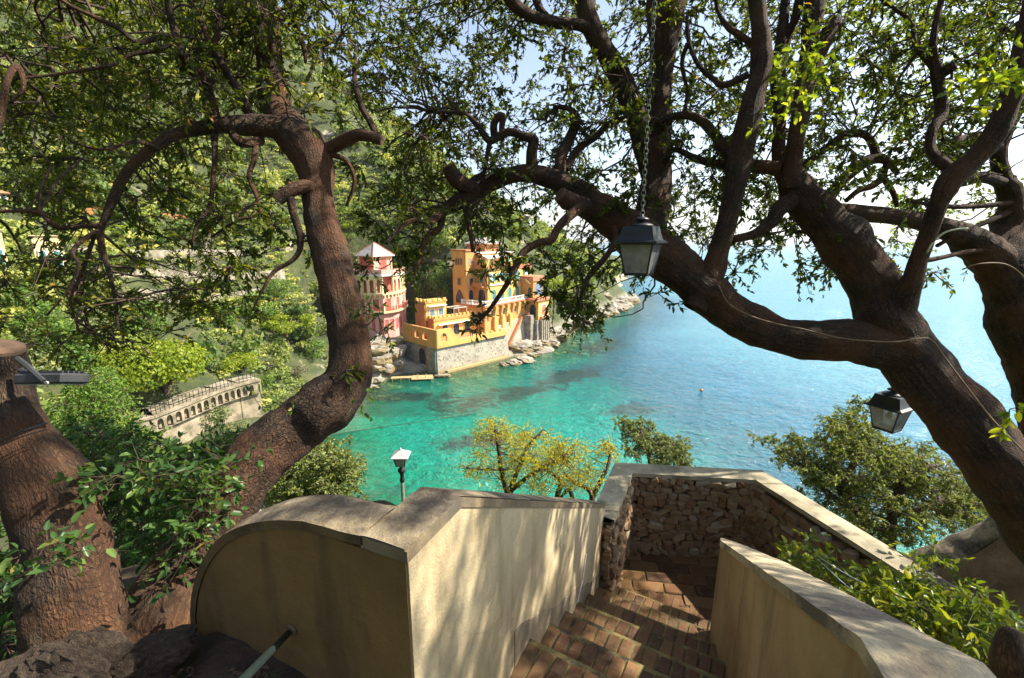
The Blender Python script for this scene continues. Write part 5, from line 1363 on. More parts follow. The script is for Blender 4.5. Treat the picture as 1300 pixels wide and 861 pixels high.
while k < 165:
    q = np.array(rn(rng.uniform(.5, 3.6) if k < 120 else rng.uniform(.7, 1.7), rng.uniform(-.75, .3) if k < 120 else -.6, CAMZ - (rng.uniform(.8, 2.2) if k < 120 else rng.uniform(.75, 1.5)))) + np.array(SUNV) * rng.uniform(4.2, 7.0) + rng.normal(size=3) * .12
    px, py, z = proj_np(q[None, :])
    if z[0] > .3 and -10 < px[0] < 1310 and -25 < py[0] < 900: continue
    spr['T'].append(tuple(q)); k += 1
for tr, par, mat, per in (('L', oakL, 'oak_leaf', 140), ('R', oakR, 'oak_leaf', 142), ('T', oakT, 'oak_leaf_sunny', 136)):
    C = np.array(spr[tr]); n = len(C)
    P_, D_, N_, L_, tw = sprays(C, rng.uniform(.13, .30, n), (rng.uniform(.5, 1.4, n) * per).astype(int), 9, rng, leaf_len=(.024, .050))
    if small.get(tr):
        S_ = np.array(small[tr]); k = len(S_); q = sprays(S_, rng.uniform(.06, .12, k), (rng.uniform(.6, 1.3, k) * 26).astype(int), 6, rng, leaf_len=(.030, .055))
        P_, D_, N_, L_ = (np.concatenate([a, b]) for a, b in zip((P_, D_, N_, L_), q[:4])); tw = tw + q[4]; C = np.concatenate([C, S_])
    # nearer crowns keep their leaves clear of the lens
    ok = np.linalg.norm(P_ - np.array([0, 0, CAMZ]), axis=1) > .9
    P_, D_, N_, L_ = P_[ok], D_[ok], N_[ok], L_[ok]
    cr = link('crown', leaves_mesh('crown', P_, D_, N_, L_, L_ * rng.uniform(.34, .48, len(L_)), M[mat], np.clip(rng.beta(2, 2.2, len(L_)) + rng.normal(0, .05, len(L_)), 0, 1)), par); cr['kind'] = 'stuff'
    segs = tw + grow_to(tr, C, rng)
    tm = link('twigs', twig_mesh('twigs', segs, M['twig']), par); tm['kind'] = 'stuff'
# ------------------------------------------------------------------ hillside woods, garden trees, shrubs
def ground_hit(px, py, far=600):
    r = ray(px, py); r = r / r.y; prev = 14.0
    ysamp = np.concatenate([np.arange(14, 140, 1.0), np.arange(140, far, 4.0)])
    hs_ = land_h(r.x * ysamp, ysamp); zs = CAMZ + r.z * ysamp
    k = np.nonzero(zs < hs_)[0]
    if len(k) == 0: return None
    y = ysamp[k[0]]; return Vector((r.x * y, y, float(hs_[k[0]])))
def crown_cards(n, lobes, card, seed, up=.35, inner=.45):
    """cards through a lumpy volume: lobes = (x, y, z, rx, ry, rz)"""
    g = np.random.default_rng(seed); lob = np.array(lobes, float)
    wts = (lob[:, 3] * lob[:, 4] + lob[:, 3] * lob[:, 5]); k = g.choice(len(lob), n, p=wts / wts.sum())
    u = runit(n, g); rr = inner + (1 - inner) * g.uniform(0, 1, n) ** .45
    P_ = lob[k, :3] + u * lob[k, 3:] * rr[:, None]
    nr = u * .9 + runit(n, g) * .7; nr[:, 2] += up
    D = np.cross(nr, runit(n, g)); return P_, D, nr, card * g.uniform(.6, 1.35, n), g
def card_mesh_arrays(P_, D, Nn, S):
    D, T, Nn = orient(D, Nn); n = len(P_)
    V = np.empty((n, 4, 3), np.float32)
    V[:, 0] = P_ - D * S[:, None]; V[:, 1] = P_ + T * (S * .62)[:, None] + D * (S * .1)[:, None]
    V[:, 2] = P_ + D * S[:, None] + Nn * (S * .25)[:, None]; V[:, 3] = P_ - T * (S * .62)[:, None]
    return V.reshape(-1, 3)
def lump_lobes(kind, seed):
    g = np.random.default_rng(seed); L = []
    if kind == 'dome':
        for _ in range(26):
            a = g.uniform(0, 2 * math.pi); r = .78 * math.sqrt(g.uniform(0, 1)); L.append((r * math.cos(a), r * math.sin(a), .55 * math.sqrt(max(0, 1 - r * r)) + g.uniform(-.08, .05), g.uniform(.24, .38), g.uniform(.24, .38), g.uniform(.16, .24)))
    elif kind == 'round':
        for _ in range(24):
            u = g.normal(size=3); u /= np.linalg.norm(u); r = g.uniform(.3, .75); L.append((u[0] * r, u[1] * r, .7 + u[2] * r * .9, g.uniform(.2, .36), g.uniform(.2, .36), g.uniform(.16, .3)))
    elif kind == 'pine':
        for _ in range(18):
            a = g.uniform(0, 2 * math.pi); r = .8 * math.sqrt(g.uniform(0, 1)); L.append((r * math.cos(a), r * math.sin(a), 1.0 + g.uniform(-.18, .25), g.uniform(.2, .34), g.uniform(.2, .34), g.uniform(.08, .14)))
    else:
        for _ in range(14):
            a = g.uniform(0, 2 * math.pi); r = .7 * math.sqrt(g.uniform(0, 1)); L.append((r * math.cos(a), r * math.sin(a), .25 + g.uniform(0, .4) * (1 - r), g.uniform(.25, .42), g.uniform(.25, .42), g.uniform(.16, .32)))
    return L
CROWN_CACHE = {}
def crown_data(kind, var, n, mat, card):
    key = (kind, var, n, mat)
    if key not in CROWN_CACHE:
        P_, D, Nn, S, g = crown_cards(n, lump_lobes(kind, var * 7 + len(kind)), card, var + 100)
        V = card_mesh_arrays(P_, D, Nn, S); F = np.arange(n * 4).reshape(-1, 4)
        CROWN_CACHE[key] = np_mesh('crown', V, F, M[mat], {'rnd': np.repeat(np.clip(g.beta(2, 2, n), 0, 1), 4)})
    return CROWN_CACHE[key]
TRUNK_CACHE = {}
def trunk_data(kind, var):
    if (kind, var) not in TRUNK_CACHE:
        g = random.Random(var * 3 + len(kind)); m = MB(); top = {'dome': .5, 'round': .6, 'pine': .95, 'shrub': .2}[kind]
        pts = [Vector((g.uniform(-.03, .03) * k, g.uniform(-.03, .03) * k, -.25 + (top + .25) * k / 5)) for k in range(6)]
        m.tube(pts, [.065 - .006 * k for k in range(6)], 8)
        for k in range(6):
            a = g.uniform(0, 6.28); r = g.uniform(.35, .65); s = pts[2 + k % 3]
            e = Vector((math.cos(a) * r, math.sin(a) * r, top + g.uniform(-.05, .25))); mid = s.lerp(e, .5) + Vector((0, 0, .06))
            m.tube([s, mid, e], [.03, .02, .008], 5)
        TRUNK_CACHE[(kind, var)] = m.mesh('trunk', M['trunk_far'], smooth=True)
    return TRUNK_CACHE[(kind, var)]
def plant(name, label, cat, base, rad, hscale, kind, var, mat, n, card, group=None, lift=0.0):
    t = thing(name, label, cat, tuple(base), group); a = random.uniform(0, 6.28)
    mw = Matrix.Translation(base) @ Matrix.Rotation(a, 4, 'Z') @ Matrix.Diagonal((rad, rad, rad * hscale, 1))
    o = link('crown', crown_data(kind, var, n, mat, card), t, mw); o['kind'] = 'stuff'
    link('trunk', trunk_data(kind, var), t, mw); return t
def plant_px(name, label, cat, px, py, wpx, hscale, kind, var, mat, n, card, group=None, sink=0.0):
    b = ground_hit(px, py)
    if b is None: return None
    d = project(b)[2]; rad = wpx / 2 * d / FPX
    b.z -= sink * rad
    return plant(name, label, cat, b, rad, hscale, kind, var, mat, n, card, group)

# single trees that stand out on the slope across the bay
plant_px('garden_tree', 'largest broad lime-green tree above the arched road wall', 'tree', 212, 503, 150, 1.25, 'dome', 1, 'bright_leaf', 9000, .027)
plant_px('garden_tree', 'small neat lime-green dome tree with bare trunk by the road railing', 'tree', 307, 478, 64, 1.0, 'dome', 2, 'bright_leaf', 4200, .036)
plant_px('pine_tree', 'feathery bright green pine behind the small dome tree', 'tree', 366, 440, 75, .8, 'pine', 3, 'bright_leaf', 2200, .045)
plant_px('umbrella_pine', 'bright umbrella pine just right of the orange villa', 'tree', 712, 392, 44, 1.1, 'pine', 4, 'bright_leaf', 1600, .05)
plant_px('garden_tree', 'dark green tree against the left side of the villa tower', 'tree', 560, 388, 44, 1.5, 'round', 5, 'green_leaf', 2200, .05)
plant_px('garden_tree', 'dark green tree between the pink house and the villa', 'tree', 538, 380, 40, 1.3, 'round', 6, 'green_leaf', 2000, .05)
plant_px('garden_shrub', 'yellow-green shrub at the foot of the pink house', 'shrub', 520, 412, 16, 1.0, 'shrub', 7, 'bright_leaf', 700, .09)
plant_px('garden_shrub', 'grey-pink shrub spilling below the pink house', 'shrub', 500, 420, 24, .8, 'shrub', 8, 'grey_leaf', 800, .08)
SLOPE_TREES = [  # px, py, width, hscale, kind, material, n
    (330, 408, 58, .9, 'round', 'green_leaf', 1500), (285, 418, 60, .9, 'round', 'green_leaf', 1500), (250, 405, 46, 1, 'round', 'bright_leaf', 1200), (185, 430, 70, 1, 'round', 'green_leaf', 1700), (120, 440, 80, 1, 'round', 'olive_leaf', 1800), (60, 440, 80, 1, 'round', 'green_leaf', 1800),
    (385, 408, 44, 1, 'round', 'olive_leaf', 1200), (345, 470, 46, .7, 'shrub', 'grey_leaf', 1000), (375, 478, 40, .8, 'shrub', 'grey_leaf', 900), (338, 512, 30, .7, 'shrub', 'green_leaf', 800), (300, 545, 40, .6, 'shrub', 'olive_leaf', 1000), (270, 545, 60, .8, 'round', 'olive_leaf', 1400),
    (360, 515, 60, .7, 'shrub', 'olive_leaf', 1200), (100, 490, 90, .9, 'round', 'green_leaf', 2000), (30, 500, 100, .9, 'round', 'olive_leaf', 2000), (400, 455, 40, .9, 'round', 'green_leaf', 1200), (420, 430, 36, 1, 'round', 'olive_leaf', 1000),
    (160, 395, 46, 1, 'round', 'olive_leaf', 1000), (30, 400, 60, 1, 'round', 'green_leaf', 1300), (95, 390, 50, 1, 'round', 'olive_leaf', 1100), (300, 388, 40, .8, 'shrub', 'bright_leaf', 800), (355, 385, 44, .9, 'round', 'green_leaf', 1000),
    (90, 290, 46, .9, 'round', 'bright_leaf', 900), (60, 268, 60, .9, 'round', 'olive_leaf', 1000), (150, 300, 50, .8, 'shrub', 'bright_leaf', 900), (200, 310, 46, .8, 'shrub', 'green_leaf', 900), (255, 305, 40, .9, 'round', 'green_leaf', 800), (330, 300, 40, .8, 'round', 'bright_leaf', 900), (300, 290, 36, 1, 'round', 'olive_leaf', 800),
    (355, 318, 34, .9, 'shrub', 'bright_leaf', 800), (445, 320, 40, 1, 'round', 'bright_leaf', 900), (470, 300, 36, 1, 'round', 'olive_leaf', 800), (510, 340, 30, 1.2, 'round', 'green_leaf', 800), (540, 345, 34, 1.1, 'round', 'olive_leaf', 800),
    (640, 290, 34, 1.1, 'round', 'green_leaf', 800), (610, 300, 30, 1.1, 'round', 'olive_leaf', 700), (672, 300, 30, 1.1, 'round', 'olive_leaf', 700), (700, 330, 32, 1, 'round', 'green_leaf', 800), (735, 350, 36, 1, 'round', 'green_leaf', 900), (745, 370, 30, .9, 'pine', 'green_leaf', 800), (765, 362, 26, .9, 'round', 'green_leaf', 700), (560, 320, 36, 1.1, 'round', 'green_leaf', 900), (728, 385, 26, .8, 'shrub', 'olive_leaf', 600), (755, 385, 22, .8, 'shrub', 'green_leaf', 600), (205, 545, 50, .8, 'shrub', 'green_leaf', 1200), (250, 532, 34, .8, 'shrub', 'olive_leaf', 900), (296, 515, 30, .8, 'shrub', 'green_leaf', 900), (322, 500, 28, .9, 'shrub', 'green_leaf', 900), (170, 552, 40, .8, 'shrub', 'olive_leaf', 900), (336, 494, 40, 1.1, 'shrub', 'green_leaf', 1400), (378, 505, 56, .8, 'shrub', 'olive_leaf', 1200), (66, 358, 44, 1.0, 'round', 'green_leaf', 1200), (14, 362, 44, 1.0, 'round', 'olive_leaf', 1200)]
PHR = ['below the pale terraces, left of the feathery pine', 'just above the small dome tree', 'between the bare trees and the big lime tree', 'above the left half of the big lime tree', 'behind the hanging oak twigs left of the big lime tree', 'right of the sawn stem, highest of its neighbours', 'beside the leaning oak trunk above the feathery pine', 'right of the small dome tree by the railing', 'on the rocks right of the road arches', 'hanging just under the road arches', 'in front of the last road arches', 'under the middle of the road wall', 'by the shore left of the leaning trunk', 'left of the pale end of the road wall', 'behind the floodlight', 'touching the left side of the leaning trunk, below the pink house level', 'just left of the leaning trunk above the shore rocks', 'left of the bare trees on the lower terrace', 'at the left edge below the cream house', 'below the cream house with the shutter', 'at the foot of the forked bare tree', 'right of the forked bare tree', 'above the cream house with the shutter', 'at the far left above the red-brown terrace edge', 'on the terrace right of the cream house', 'on the long terrace wall, left part', 'on the long terrace wall, middle', 'under the row of red posts', 'left of the red posts', 'on the terrace left of the leaning trunk', 'left of the pink turret roof', 'up the slope behind the pink turret', "behind the pink house's right end", 'behind the tall bare-trunked pine', 'directly behind the villa pavilion', 'behind the villa tower roof', 'below the small white house', "behind the villa's right wing", 'on the headland right of the umbrella pine', 'nearest the headland point, flat-topped', 'at the tip of the wooded headland', 'up the slope left of the villa tower', 'low on the bank right of the villa loggia', 'low on the bank near the headland point', 'in front of the left end of the road arches', 'in front of the middle road arches', 'in front of the right road arches', 'at the right end of the road arches', 'at the foot of the road wall, farthest left', 'over the right end of the road arches', 'just left of the leaning trunk under the road', 'hiding the foot of the cream house with the shutter', 'hiding the foot of the cream house at the left edge']
KINDW = {'green_leaf': 'mid green', 'bright_leaf': 'fresh yellow-green', 'olive_leaf': 'olive green', 'grey_leaf': 'grey-green'}
for i, (px, py, w, hsc, kind, mat, n) in enumerate(SLOPE_TREES):
    grp = f"{KINDW[mat]} {'shrubs' if kind == 'shrub' else 'trees'} on the slope across the bay"
    plant_px('slope_shrub' if kind == 'shrub' else 'slope_tree', f"{KINDW[mat]} {'shrub' if kind == 'shrub' else 'tree'} {PHR[i % len(PHR)]}", 'shrub' if kind == 'shrub' else 'tree', px, py, w, hsc, kind, i % 6, mat, n, .055, grp)
# bare grey trees
def bare_tree(label, px, py, hpx, seed):
    b = ground_hit(px, py); d = project(b)[2]; H = hpx * d / FPX; g = random.Random(seed)
    t = thing('bare_tree', label, 'tree', tuple(b)); m = MB(); tw = MB()
    def br(p, dirv, L, r, lev):
        pts = [p]; dd = dirv.copy()
        for k in range(4):
            dd = (dd + Vector((g.uniform(-.25, .25), g.uniform(-.25, .25), g.uniform(-.05, .2)))).normalized(); pts.append(pts[-1] + dd * L / 4)
        (m if lev < 1 else tw).tube(pts, [r * (1 - .14 * k) for k in range(5)], 6 if lev < 2 else 4)
        if lev < 4:
            for k in range(3 if lev else 4):
                q = pts[2 + k % 3]; nd = (dd * .6 + Vector((g.uniform(-1, 1), g.uniform(-1, 1), g.uniform(-.1, .8)))).normalized()
                br(q, nd, L * g.uniform(.55, .75), r * .55, lev + 1)
    br(b - UZ * .3, Vector((.1, 0, 1)), H * .45, H * .028, 0)
    m.build('trunk', M['bare_twig'], t, smooth=True); tw.build('branches', M['bare_twig'], t)
bare_tree('bare grey tree in front of the pale terrace, nearer the sawn stem', 222, 392, 75, 3)
bare_tree('bare grey tree with forked trunk in front of the pale terrace', 268, 380, 78, 9)
bare_tree('small bare tree leaning over the rocks by the trunk', 395, 440, 40, 14)

# the wood that covers the hill: one mass
g = np.random.default_rng(77)
tot = 0; Vs = []; Rs = []
templ = []
for v in range(5):
    P_, D, Nn, S, gg = crown_cards(250, lump_lobes(['round', 'dome', 'round', 'pine', 'shrub'][v], 40 + v), .125, 60 + v); templ.append((P_, D, Nn, S))
cand = []
while len(cand) < 2700:
    y = 34 + 356 * g.uniform(0, 1) ** 1.15; x = g.uniform(-1.35, .35) * y
    cand.append((x, y)) if True else None
cand = np.array(cand); hh = land_h(cand[:, 0], cand[:, 1]); ss = coast_sd(cand[:, 0], cand[:, 1])
keep = (hh > 3) & (ss > 6)
for (cx, cy, rad, top) in PADS: keep &= np.hypot(cand[:, 0] - cx, cand[:, 1] - cy) > rad * .8
pxx, pyy, zz = proj_np(np.stack([cand[:, 0], cand[:, 1], hh], 1))
open_ = (pxx > 150) & (pxx < 400) & (pyy > 315) & (pyy < 400)                # the pale terraces stay open
keep &= ~(open_ & (g.uniform(0, 1, len(cand)) < .85)); keep &= (pxx > -120) & (pxx < 900)
low = (pyy > 400)
keep &= ~((pyy > 395) & (pxx > 130) & (pxx < 345) & (pyy < 545) & (g.uniform(0, 1, len(cand)) < .8))
for x, y, h in zip(cand[keep, 0], cand[keep, 1], hh[keep]):
    P_, D, Nn, S = templ[g.integers(0, 5)]; sc = g.uniform(2.0, 4.2) * (.62 + y / 330); a = g.uniform(0, 6.28); c, s = math.cos(a), math.sin(a)
    R3 = np.array([[c, -s, 0], [s, c, 0], [0, 0, 1]])
    V = card_mesh_arrays(P_ @ R3.T, D @ R3.T, Nn @ R3.T, S) * np.array([sc, sc, sc * g.uniform(.8, 1.3)]) + np.array([x, y, h - .15 * sc])
    Vs.append(V); tone = np.clip(g.normal(.45, .22), 0, 1); Rs.append(np.repeat(np.clip(tone + g.normal(0, .12, len(P_)), 0, 1), 4))
V = np.concatenate(Vs); F = np.arange(len(V)).reshape(-1, 4)
wood = link('hillside_wood', np_mesh('hillside_wood', V, F, M['forest_leaf'], {'rnd': np.concatenate(Rs)}))
tag(wood, 'mixed evergreen wood covering the steep hill behind the houses', 'wood', kind='stuff')

# low scrub between the trees of the left slope
Vs, Rs = [], []
P_, D, Nn, S, gg = crown_cards(70, lump_lobes('shrub', 91), .20, 92)
X_ = g.uniform(-120, -24, 5200); Y_ = g.uniform(34, 150, 5200); H_ = land_h(X_, Y_); sd_ = coast_sd(X_, Y_)
kp = (sd_ > 4) & (X_ / Y_ > -1.25) & (H_ > 2)
for (cx, cy, rad, top) in PADS: kp &= np.hypot(X_ - cx, Y_ - cy) > rad * .7
pxx, pyy, zz = proj_np(np.stack([X_, Y_, H_], 1)); kp &= ~((pxx > 130) & (pxx < 330) & (pyy > 478) & (pyy < 540))
dens = vnoise(X_, Y_, 9) > -.35
kp &= dens
for x, y, h in zip(X_[kp], Y_[kp], H_[kp]):
    sc = g.uniform(.7, 1.7); a = g.uniform(0, 6.28); c, s_ = math.cos(a), math.sin(a); R3 = np.array([[c, -s_, 0], [s_, c, 0], [0, 0, 1]])
    Vs.append(card_mesh_arrays(P_ @ R3.T, D @ R3.T, Nn @ R3.T, S) * np.array([sc, sc, sc * .8]) + np.array([x, y, h - .1])); Rs.append(np.repeat(np.clip(g.normal(.5, .25) + g.normal(0, .12, len(P_)), 0, 1), 4))
V = np.concatenate(Vs); scrub = link('scrub', np_mesh('scrub', V, np.arange(len(V)).reshape(-1, 4), M['forest_leaf'], {'rnd': np.concatenate(Rs)}))
tag(scrub, 'low green scrub covering the slope between the trees', 'scrub', kind='stuff')
# ---------------------------------------------------------------- plants close to the terrace
def leafy(name, label, cat, lobes, nspray, per, mat, leaf_len, dr, seed, base, rad=(.12, .26), twigs=8, stems=None, aspect=(.34, .48), stem_mat='twig', beta=(2, 2.2), clumps=0, csig=.16, tr0=.0045):
    """a plant of leafy sprays; lobes are surveyed ellipses (px, py, rx, ry) between two distances dr"""
    g = np.random.default_rng(seed); t = thing(name, label, cat, tuple(base))
    w = np.array([l[2] * l[3] for l in lobes], float); C = []
    for k in g.choice(len(lobes), nspray, p=w / w.sum()):
        a, r = g.uniform(0, 6.28), math.sqrt(g.uniform(0, 1)); l = lobes[k]
        d = g.uniform(*(l[4:6] if len(l) > 4 else dr)); p = at(l[0] + l[2] * r * math.cos(a), l[1] + l[3] * r * math.sin(a), d); C.append((p.x, p.y, p.z))
    C = np.array(C)
    if clumps: C = C[g.integers(0, min(clumps, len(C)), nspray)] + g.normal(size=(nspray, 3)) * np.array([csig, csig, csig * .55])
    P_, D_, N_, L_, tw = sprays(C, g.uniform(*rad, nspray), (g.uniform(.6, 1.35, nspray) * per).astype(int), twigs, g, leaf_len)
    o = link('foliage', leaves_mesh('foliage', P_, D_, N_, L_, L_ * g.uniform(*aspect, len(L_)), M[mat], np.clip(g.beta(*beta, len(L_)), 0, 1)), t); o['kind'] = 'stuff'
    segs = list(tw)
    LP = []
    for s in stems or []:
        W = np.array([(*at(x, y, d), r * d / FPX) for x, y, r, d in s]); Q = catmull(W, 5); m = MB()
        m.tube([Vector(q[:3]) for q in Q], [max(q[3], .003) for q in Q], 7); m.build('stem', M[stem_mat], t, smooth=True); LP += [tuple(q) for q in Q]
    if LP:
        LP = np.array(LP)
        for c in C:
            dd = np.linalg.norm(LP[:, :3] - c, axis=1); i = int(np.argmin(dd + g.uniform(0, .2, len(dd)))); a = LP[i, :3]; L = dd[i]
            mid = (a + c) / 2 + g.normal(size=3) * L * .12 + np.array([0, 0, -.08 * L]); r_ = min(LP[i, 3] * .7, .004 + L * .008)
            pts = [(1 - q) ** 2 * a + 2 * q * (1 - q) * mid + q * q * c for q in np.linspace(0, 1, 5)]
            for k in range(4): segs.append((pts[k], pts[k + 1], r_ * (1 - .2 * k), r_ * (.8 - .2 * k)))
    o = link('twigs', twig_mesh('twigs', segs, M[stem_mat], tr0, tr0 * .35), t); o['kind'] = 'stuff'
    return t
leafy('seaside_tree', 'large olive-green evergreen tree below the right end of the landing wall', 'tree',
      [(1088, 545, 42, 28), (1050, 540, 30, 16), (1005, 568, 36, 18), (1060, 580, 70, 28), (1125, 590, 60, 30), (1180, 615, 70, 34), (1100, 630, 80, 30), (1225, 638, 40, 26), (1030, 615, 45, 26), (1160, 655, 80, 26), (1110, 670, 70, 18)],
      820, 125, 'pine_leaf', (.032, .062), (8.2, 10.8), 21, at(1120, 730, 9.3), rad=(.10, .22), clumps=95, csig=.20,
      stems=[[(1150, 745, 9, 9.2), (1112, 702, 8, 9.2), (1085, 655, 7, 9.2), (1068, 618, 6, 9.2), (1062, 585, 4.5, 9.2), (1075, 550, 3, 9.2)], [(1082, 648, 5, 9.2), (1050, 625, 4, 9.2), (1025, 595, 2.5, 9.3)], [(1120, 745, 8, 9.4), (1128, 700, 7.5, 9.4), (1132, 660, 6, 9.4), (1135, 635, 5, 9.4), (1160, 605, 4, 9.4), (1185, 590, 2.5, 9.4)], [(1068, 612, 4, 9.2), (1090, 580, 3, 9.2), (1100, 560, 2, 9.2)], [(1132, 655, 4, 9.4), (1155, 650, 3.5, 9.3), (1190, 640, 2.5, 9.3)]])
leafy('yellow_tree', 'small open tree in yellow spring leaf above the turquoise water', 'tree',
      [(640, 565, 42, 30), (685, 570, 38, 26), (625, 545, 22, 16), (665, 600, 60, 22), (725, 595, 42, 24), (745, 612, 30, 14), (772, 568, 14, 14), (720, 570, 26, 14), (600, 590, 16, 10)],
      340, 46, 'yellow_leaf', (.024, .046), (7.6, 9.4), 31, at(650, 660, 8.6), rad=(.14, .30), twigs=6, beta=(2, 2), tr0=.0026,
      stems=[[(644, 662, 5, 8.5), (646, 632, 4.6, 8.5), (652, 610, 3.2, 8.5), (661, 588, 2.8, 8.5), (672, 565, 1.8, 8.5), (690, 545, 1, 8.5)], [(646, 632, 4, 8.5), (637, 600, 3, 8.4), (633, 572, 2.4, 8.4), (628, 545, 1.2, 8.4)], [(650, 622, 3, 8.5), (672, 604, 2.6, 8.4), (695, 590, 2, 8.4), (715, 580, 1.2, 8.4)],
             [(700, 662, 4, 8.8), (708, 628, 3.6, 8.8), (712, 612, 3, 8.8), (700, 600, 2, 8.8), (690, 592, 1.2, 8.8)], [(748, 660, 4.5, 8.6), (752, 632, 4, 8.6), (745, 620, 3, 8.6), (728, 612, 2.6, 8.6), (716, 600, 1.5, 8.6)], [(752, 632, 3.6, 8.6), (762, 612, 3, 8.6), (772, 590, 2, 8.6), (776, 565, 1.2, 8.6)], [(728, 636, 3, 8.7), (722, 622, 2.4, 8.7), (710, 634, 1.6, 8.7)], [(640, 596, 1.8, 8.4), (612, 596, 1.2, 8.3), (592, 594, .8, 8.3)]])
leafy('olive_tree', 'small grey-green olive tree behind the landing wall corner', 'tree', [(818, 550, 22, 14), (842, 558, 26, 14), (830, 572, 36, 14), (860, 575, 16, 10), (805, 540, 9, 8)], 170, 75, 'olive_leaf', (.04, .07), (9.5, 11), 41, at(830, 640, 10.2), rad=(.10, .2), clumps=30, csig=.17,
      stems=[[(832, 640, 5, 10.2), (828, 600, 4, 10.2), (822, 570, 2.5, 10.2), (815, 550, 1.5, 10.2)], [(829, 600, 3, 10.2), (842, 575, 2, 10.2), (850, 560, 1.2, 10.2)]])
leafy('terrace_bush', 'sunlit light green bush over the water behind the rounded pier', 'bush', [(402, 598, 44, 30), (365, 618, 46, 26), (430, 622, 18, 18), (395, 572, 18, 8)], 330, 90, 'pine_leaf', (.04, .075), (7.5, 9.5), 51, at(400, 690, 8.5), rad=(.10, .2), clumps=55, csig=.18)
leafy('hillside_shrub', 'dense evergreen shrub between the sawn stem and the leaning trunk', 'shrub', [(200, 610, 70, 40), (150, 580, 45, 35), (250, 600, 50, 40), (110, 570, 30, 40), (180, 670, 70, 50), (210, 720, 40, 30), (300, 565, 30, 18)], 300, 85, 'shrub_leaf', (.034, .06), (3.2, 6.2), 61, at(200, 800, 3.6), rad=(.16, .34))
leafy('hillside_shrub', 'blue-green shrub beside the floodlight under the lime-green tree', 'shrub', [(125, 500, 35, 30), (100, 540, 40, 40), (150, 560, 40, 20), (330, 580, 25, 18)], 260, 85, 'green_leaf', (.045, .08), (7, 11), 62, at(120, 640, 9), rad=(.2, .42))
leafy('climbing_shrub', 'broad-leaved green sprigs hanging between the two oak stems', 'shrub', [(215, 590, 50, 30, 1.75, 2.2), (170, 600, 40, 30, 1.6, 2.0), (245, 640, 25, 40, 1.7, 1.95), (225, 690, 30, 25, 1.6, 1.85), (270, 600, 40, 30, 1.8, 2.1)], 46, 18, 'shrub_leaf', (.028, .052), (1.6, 2.1), 71, at(220, 780, 1.8), rad=(.10, .2), twigs=5, aspect=(.42, .58), tr0=.0016)
leafy('stem_sprig', 'leafy sprig with a few brown leaves on the sawn stem', 'plant', [(95, 690, 40, 16, 1.28, 1.4), (60, 705, 35, 12, 1.28, 1.4), (70, 600, 8, 8, 1.4, 1.5), (15, 550, 10, 8, 1.4, 1.5)], 8, 12, 'shrub_leaf', (.022, .042), (1.3, 1.4), 72, at(90, 705, 1.4), rad=(.06, .12), twigs=4, aspect=(.42, .58), tr0=.0016)
leafy('slope_undergrowth', 'undergrowth of small bright leaves at the far left below the sawn stem', 'plant', [(10, 700, 25, 90, 1.9, 2.6), (0, 780, 25, 50, 1.8, 2.3)], 30, 40, 'shrub_leaf', (.04, .06), (1.8, 2.5), 73, at(5, 820, 2.2), rad=(.12, .2))
leafy('aucuba_shrub', 'glossy yellow-spotted laurel shrub behind the right parapet', 'shrub', [(1022, 700, 22, 14, 2.6, 2.9), (1050, 722, 26, 14, 2.5, 2.8), (1110, 748, 45, 14, 2.3, 2.7), (1160, 752, 55, 18, 2.2, 2.6), (1210, 778, 55, 24, 2.0, 2.4), (1250, 800, 40, 28, 1.9, 2.2), (1175, 705, 16, 10, 2.7, 3.0), (1165, 775, 35, 14, 2.1, 2.4)],
      150, 20, 'aucuba_leaf', (.030, .060), (1.8, 2.6), 81, at(1180, 860, 2.2), rad=(.10, .2), twigs=5, aspect=(.34, .5), stem_mat='shrub_stem', tr0=.0016)
leafy('epiphyte_sprigs', 'bright sunlit-toned sprigs sprouting from the right oak limbs', 'plant', [(985, 120, 30, 40, 2.3, 2.6), (1020, 80, 40, 30, 2.3, 2.6), (960, 160, 20, 30, 2.4, 2.6), (930, 215, 12, 20, 2.5, 2.7), (1270, 100, 20, 30, 2.1, 2.3), (1290, 510, 14, 20, 1.9, 2.1)], 26, 22, 'oak_leaf_sunny', (.032, .055), (2.3, 2.6), 91, at(985, 130, 2.6), rad=(.07, .15), twigs=5, aspect=(.42, .55), beta=(3, 1.4), tr0=.0016)
leafy('epiphyte_sprigs', 'dark sprigs on the trunk of the leaning left oak', 'plant', [(462, 390, 10, 16, 2.3, 2.4), (450, 500, 14, 10, 2.15, 2.25), (345, 510, 30, 12, 1.95, 2.1), (300, 580, 25, 30, 1.85, 2.0)], 12, 9, 'shrub_leaf', (.022, .042), (2.0, 2.3), 92, at(440, 480, 2.3), rad=(.06, .12), twigs=4, aspect=(.42, .58), tr0=.0016)
# ------------------------------------------------------------------ lanterns, lamp, rail, cables
def chain(par, top, bottom, link_len, wire, mat):
    """alternating oval links hanging straight"""
    L = (top - bottom).length; n = max(3, int(L / (link_len * .74)))
    ring_ = []
    for k in range(14):
        a = 2 * math.pi * k / 14; ring_.append(Vector((math.cos(a) * link_len * .30, 0, math.sin(a) * link_len * .5)))
    m = MB(); rows = []
    for k, p in enumerate(ring_):
        t = (ring_[(k + 1) % 14] - ring_[k - 1]).normalized(); s = Vector((0, 1, 0)); q = t.cross(s)
        rows.append([p + (s * math.cos(2 * math.pi * j / 6) + q * math.sin(2 * math.pi * j / 6)) * wire for j in range(6)])
    m.grid(rows + [rows[0]], closed=True); me = m.mesh('chain_link', M[mat], smooth=True)
    for k in range(n):
        c = bottom.lerp(top, (k + .5) / n)
        link('chain_link', me, par, Matrix.Translation(c) @ Matrix.Rotation(math.radians(90 * (k % 2) + random.uniform(-14, 14)), 4, 'Z'))
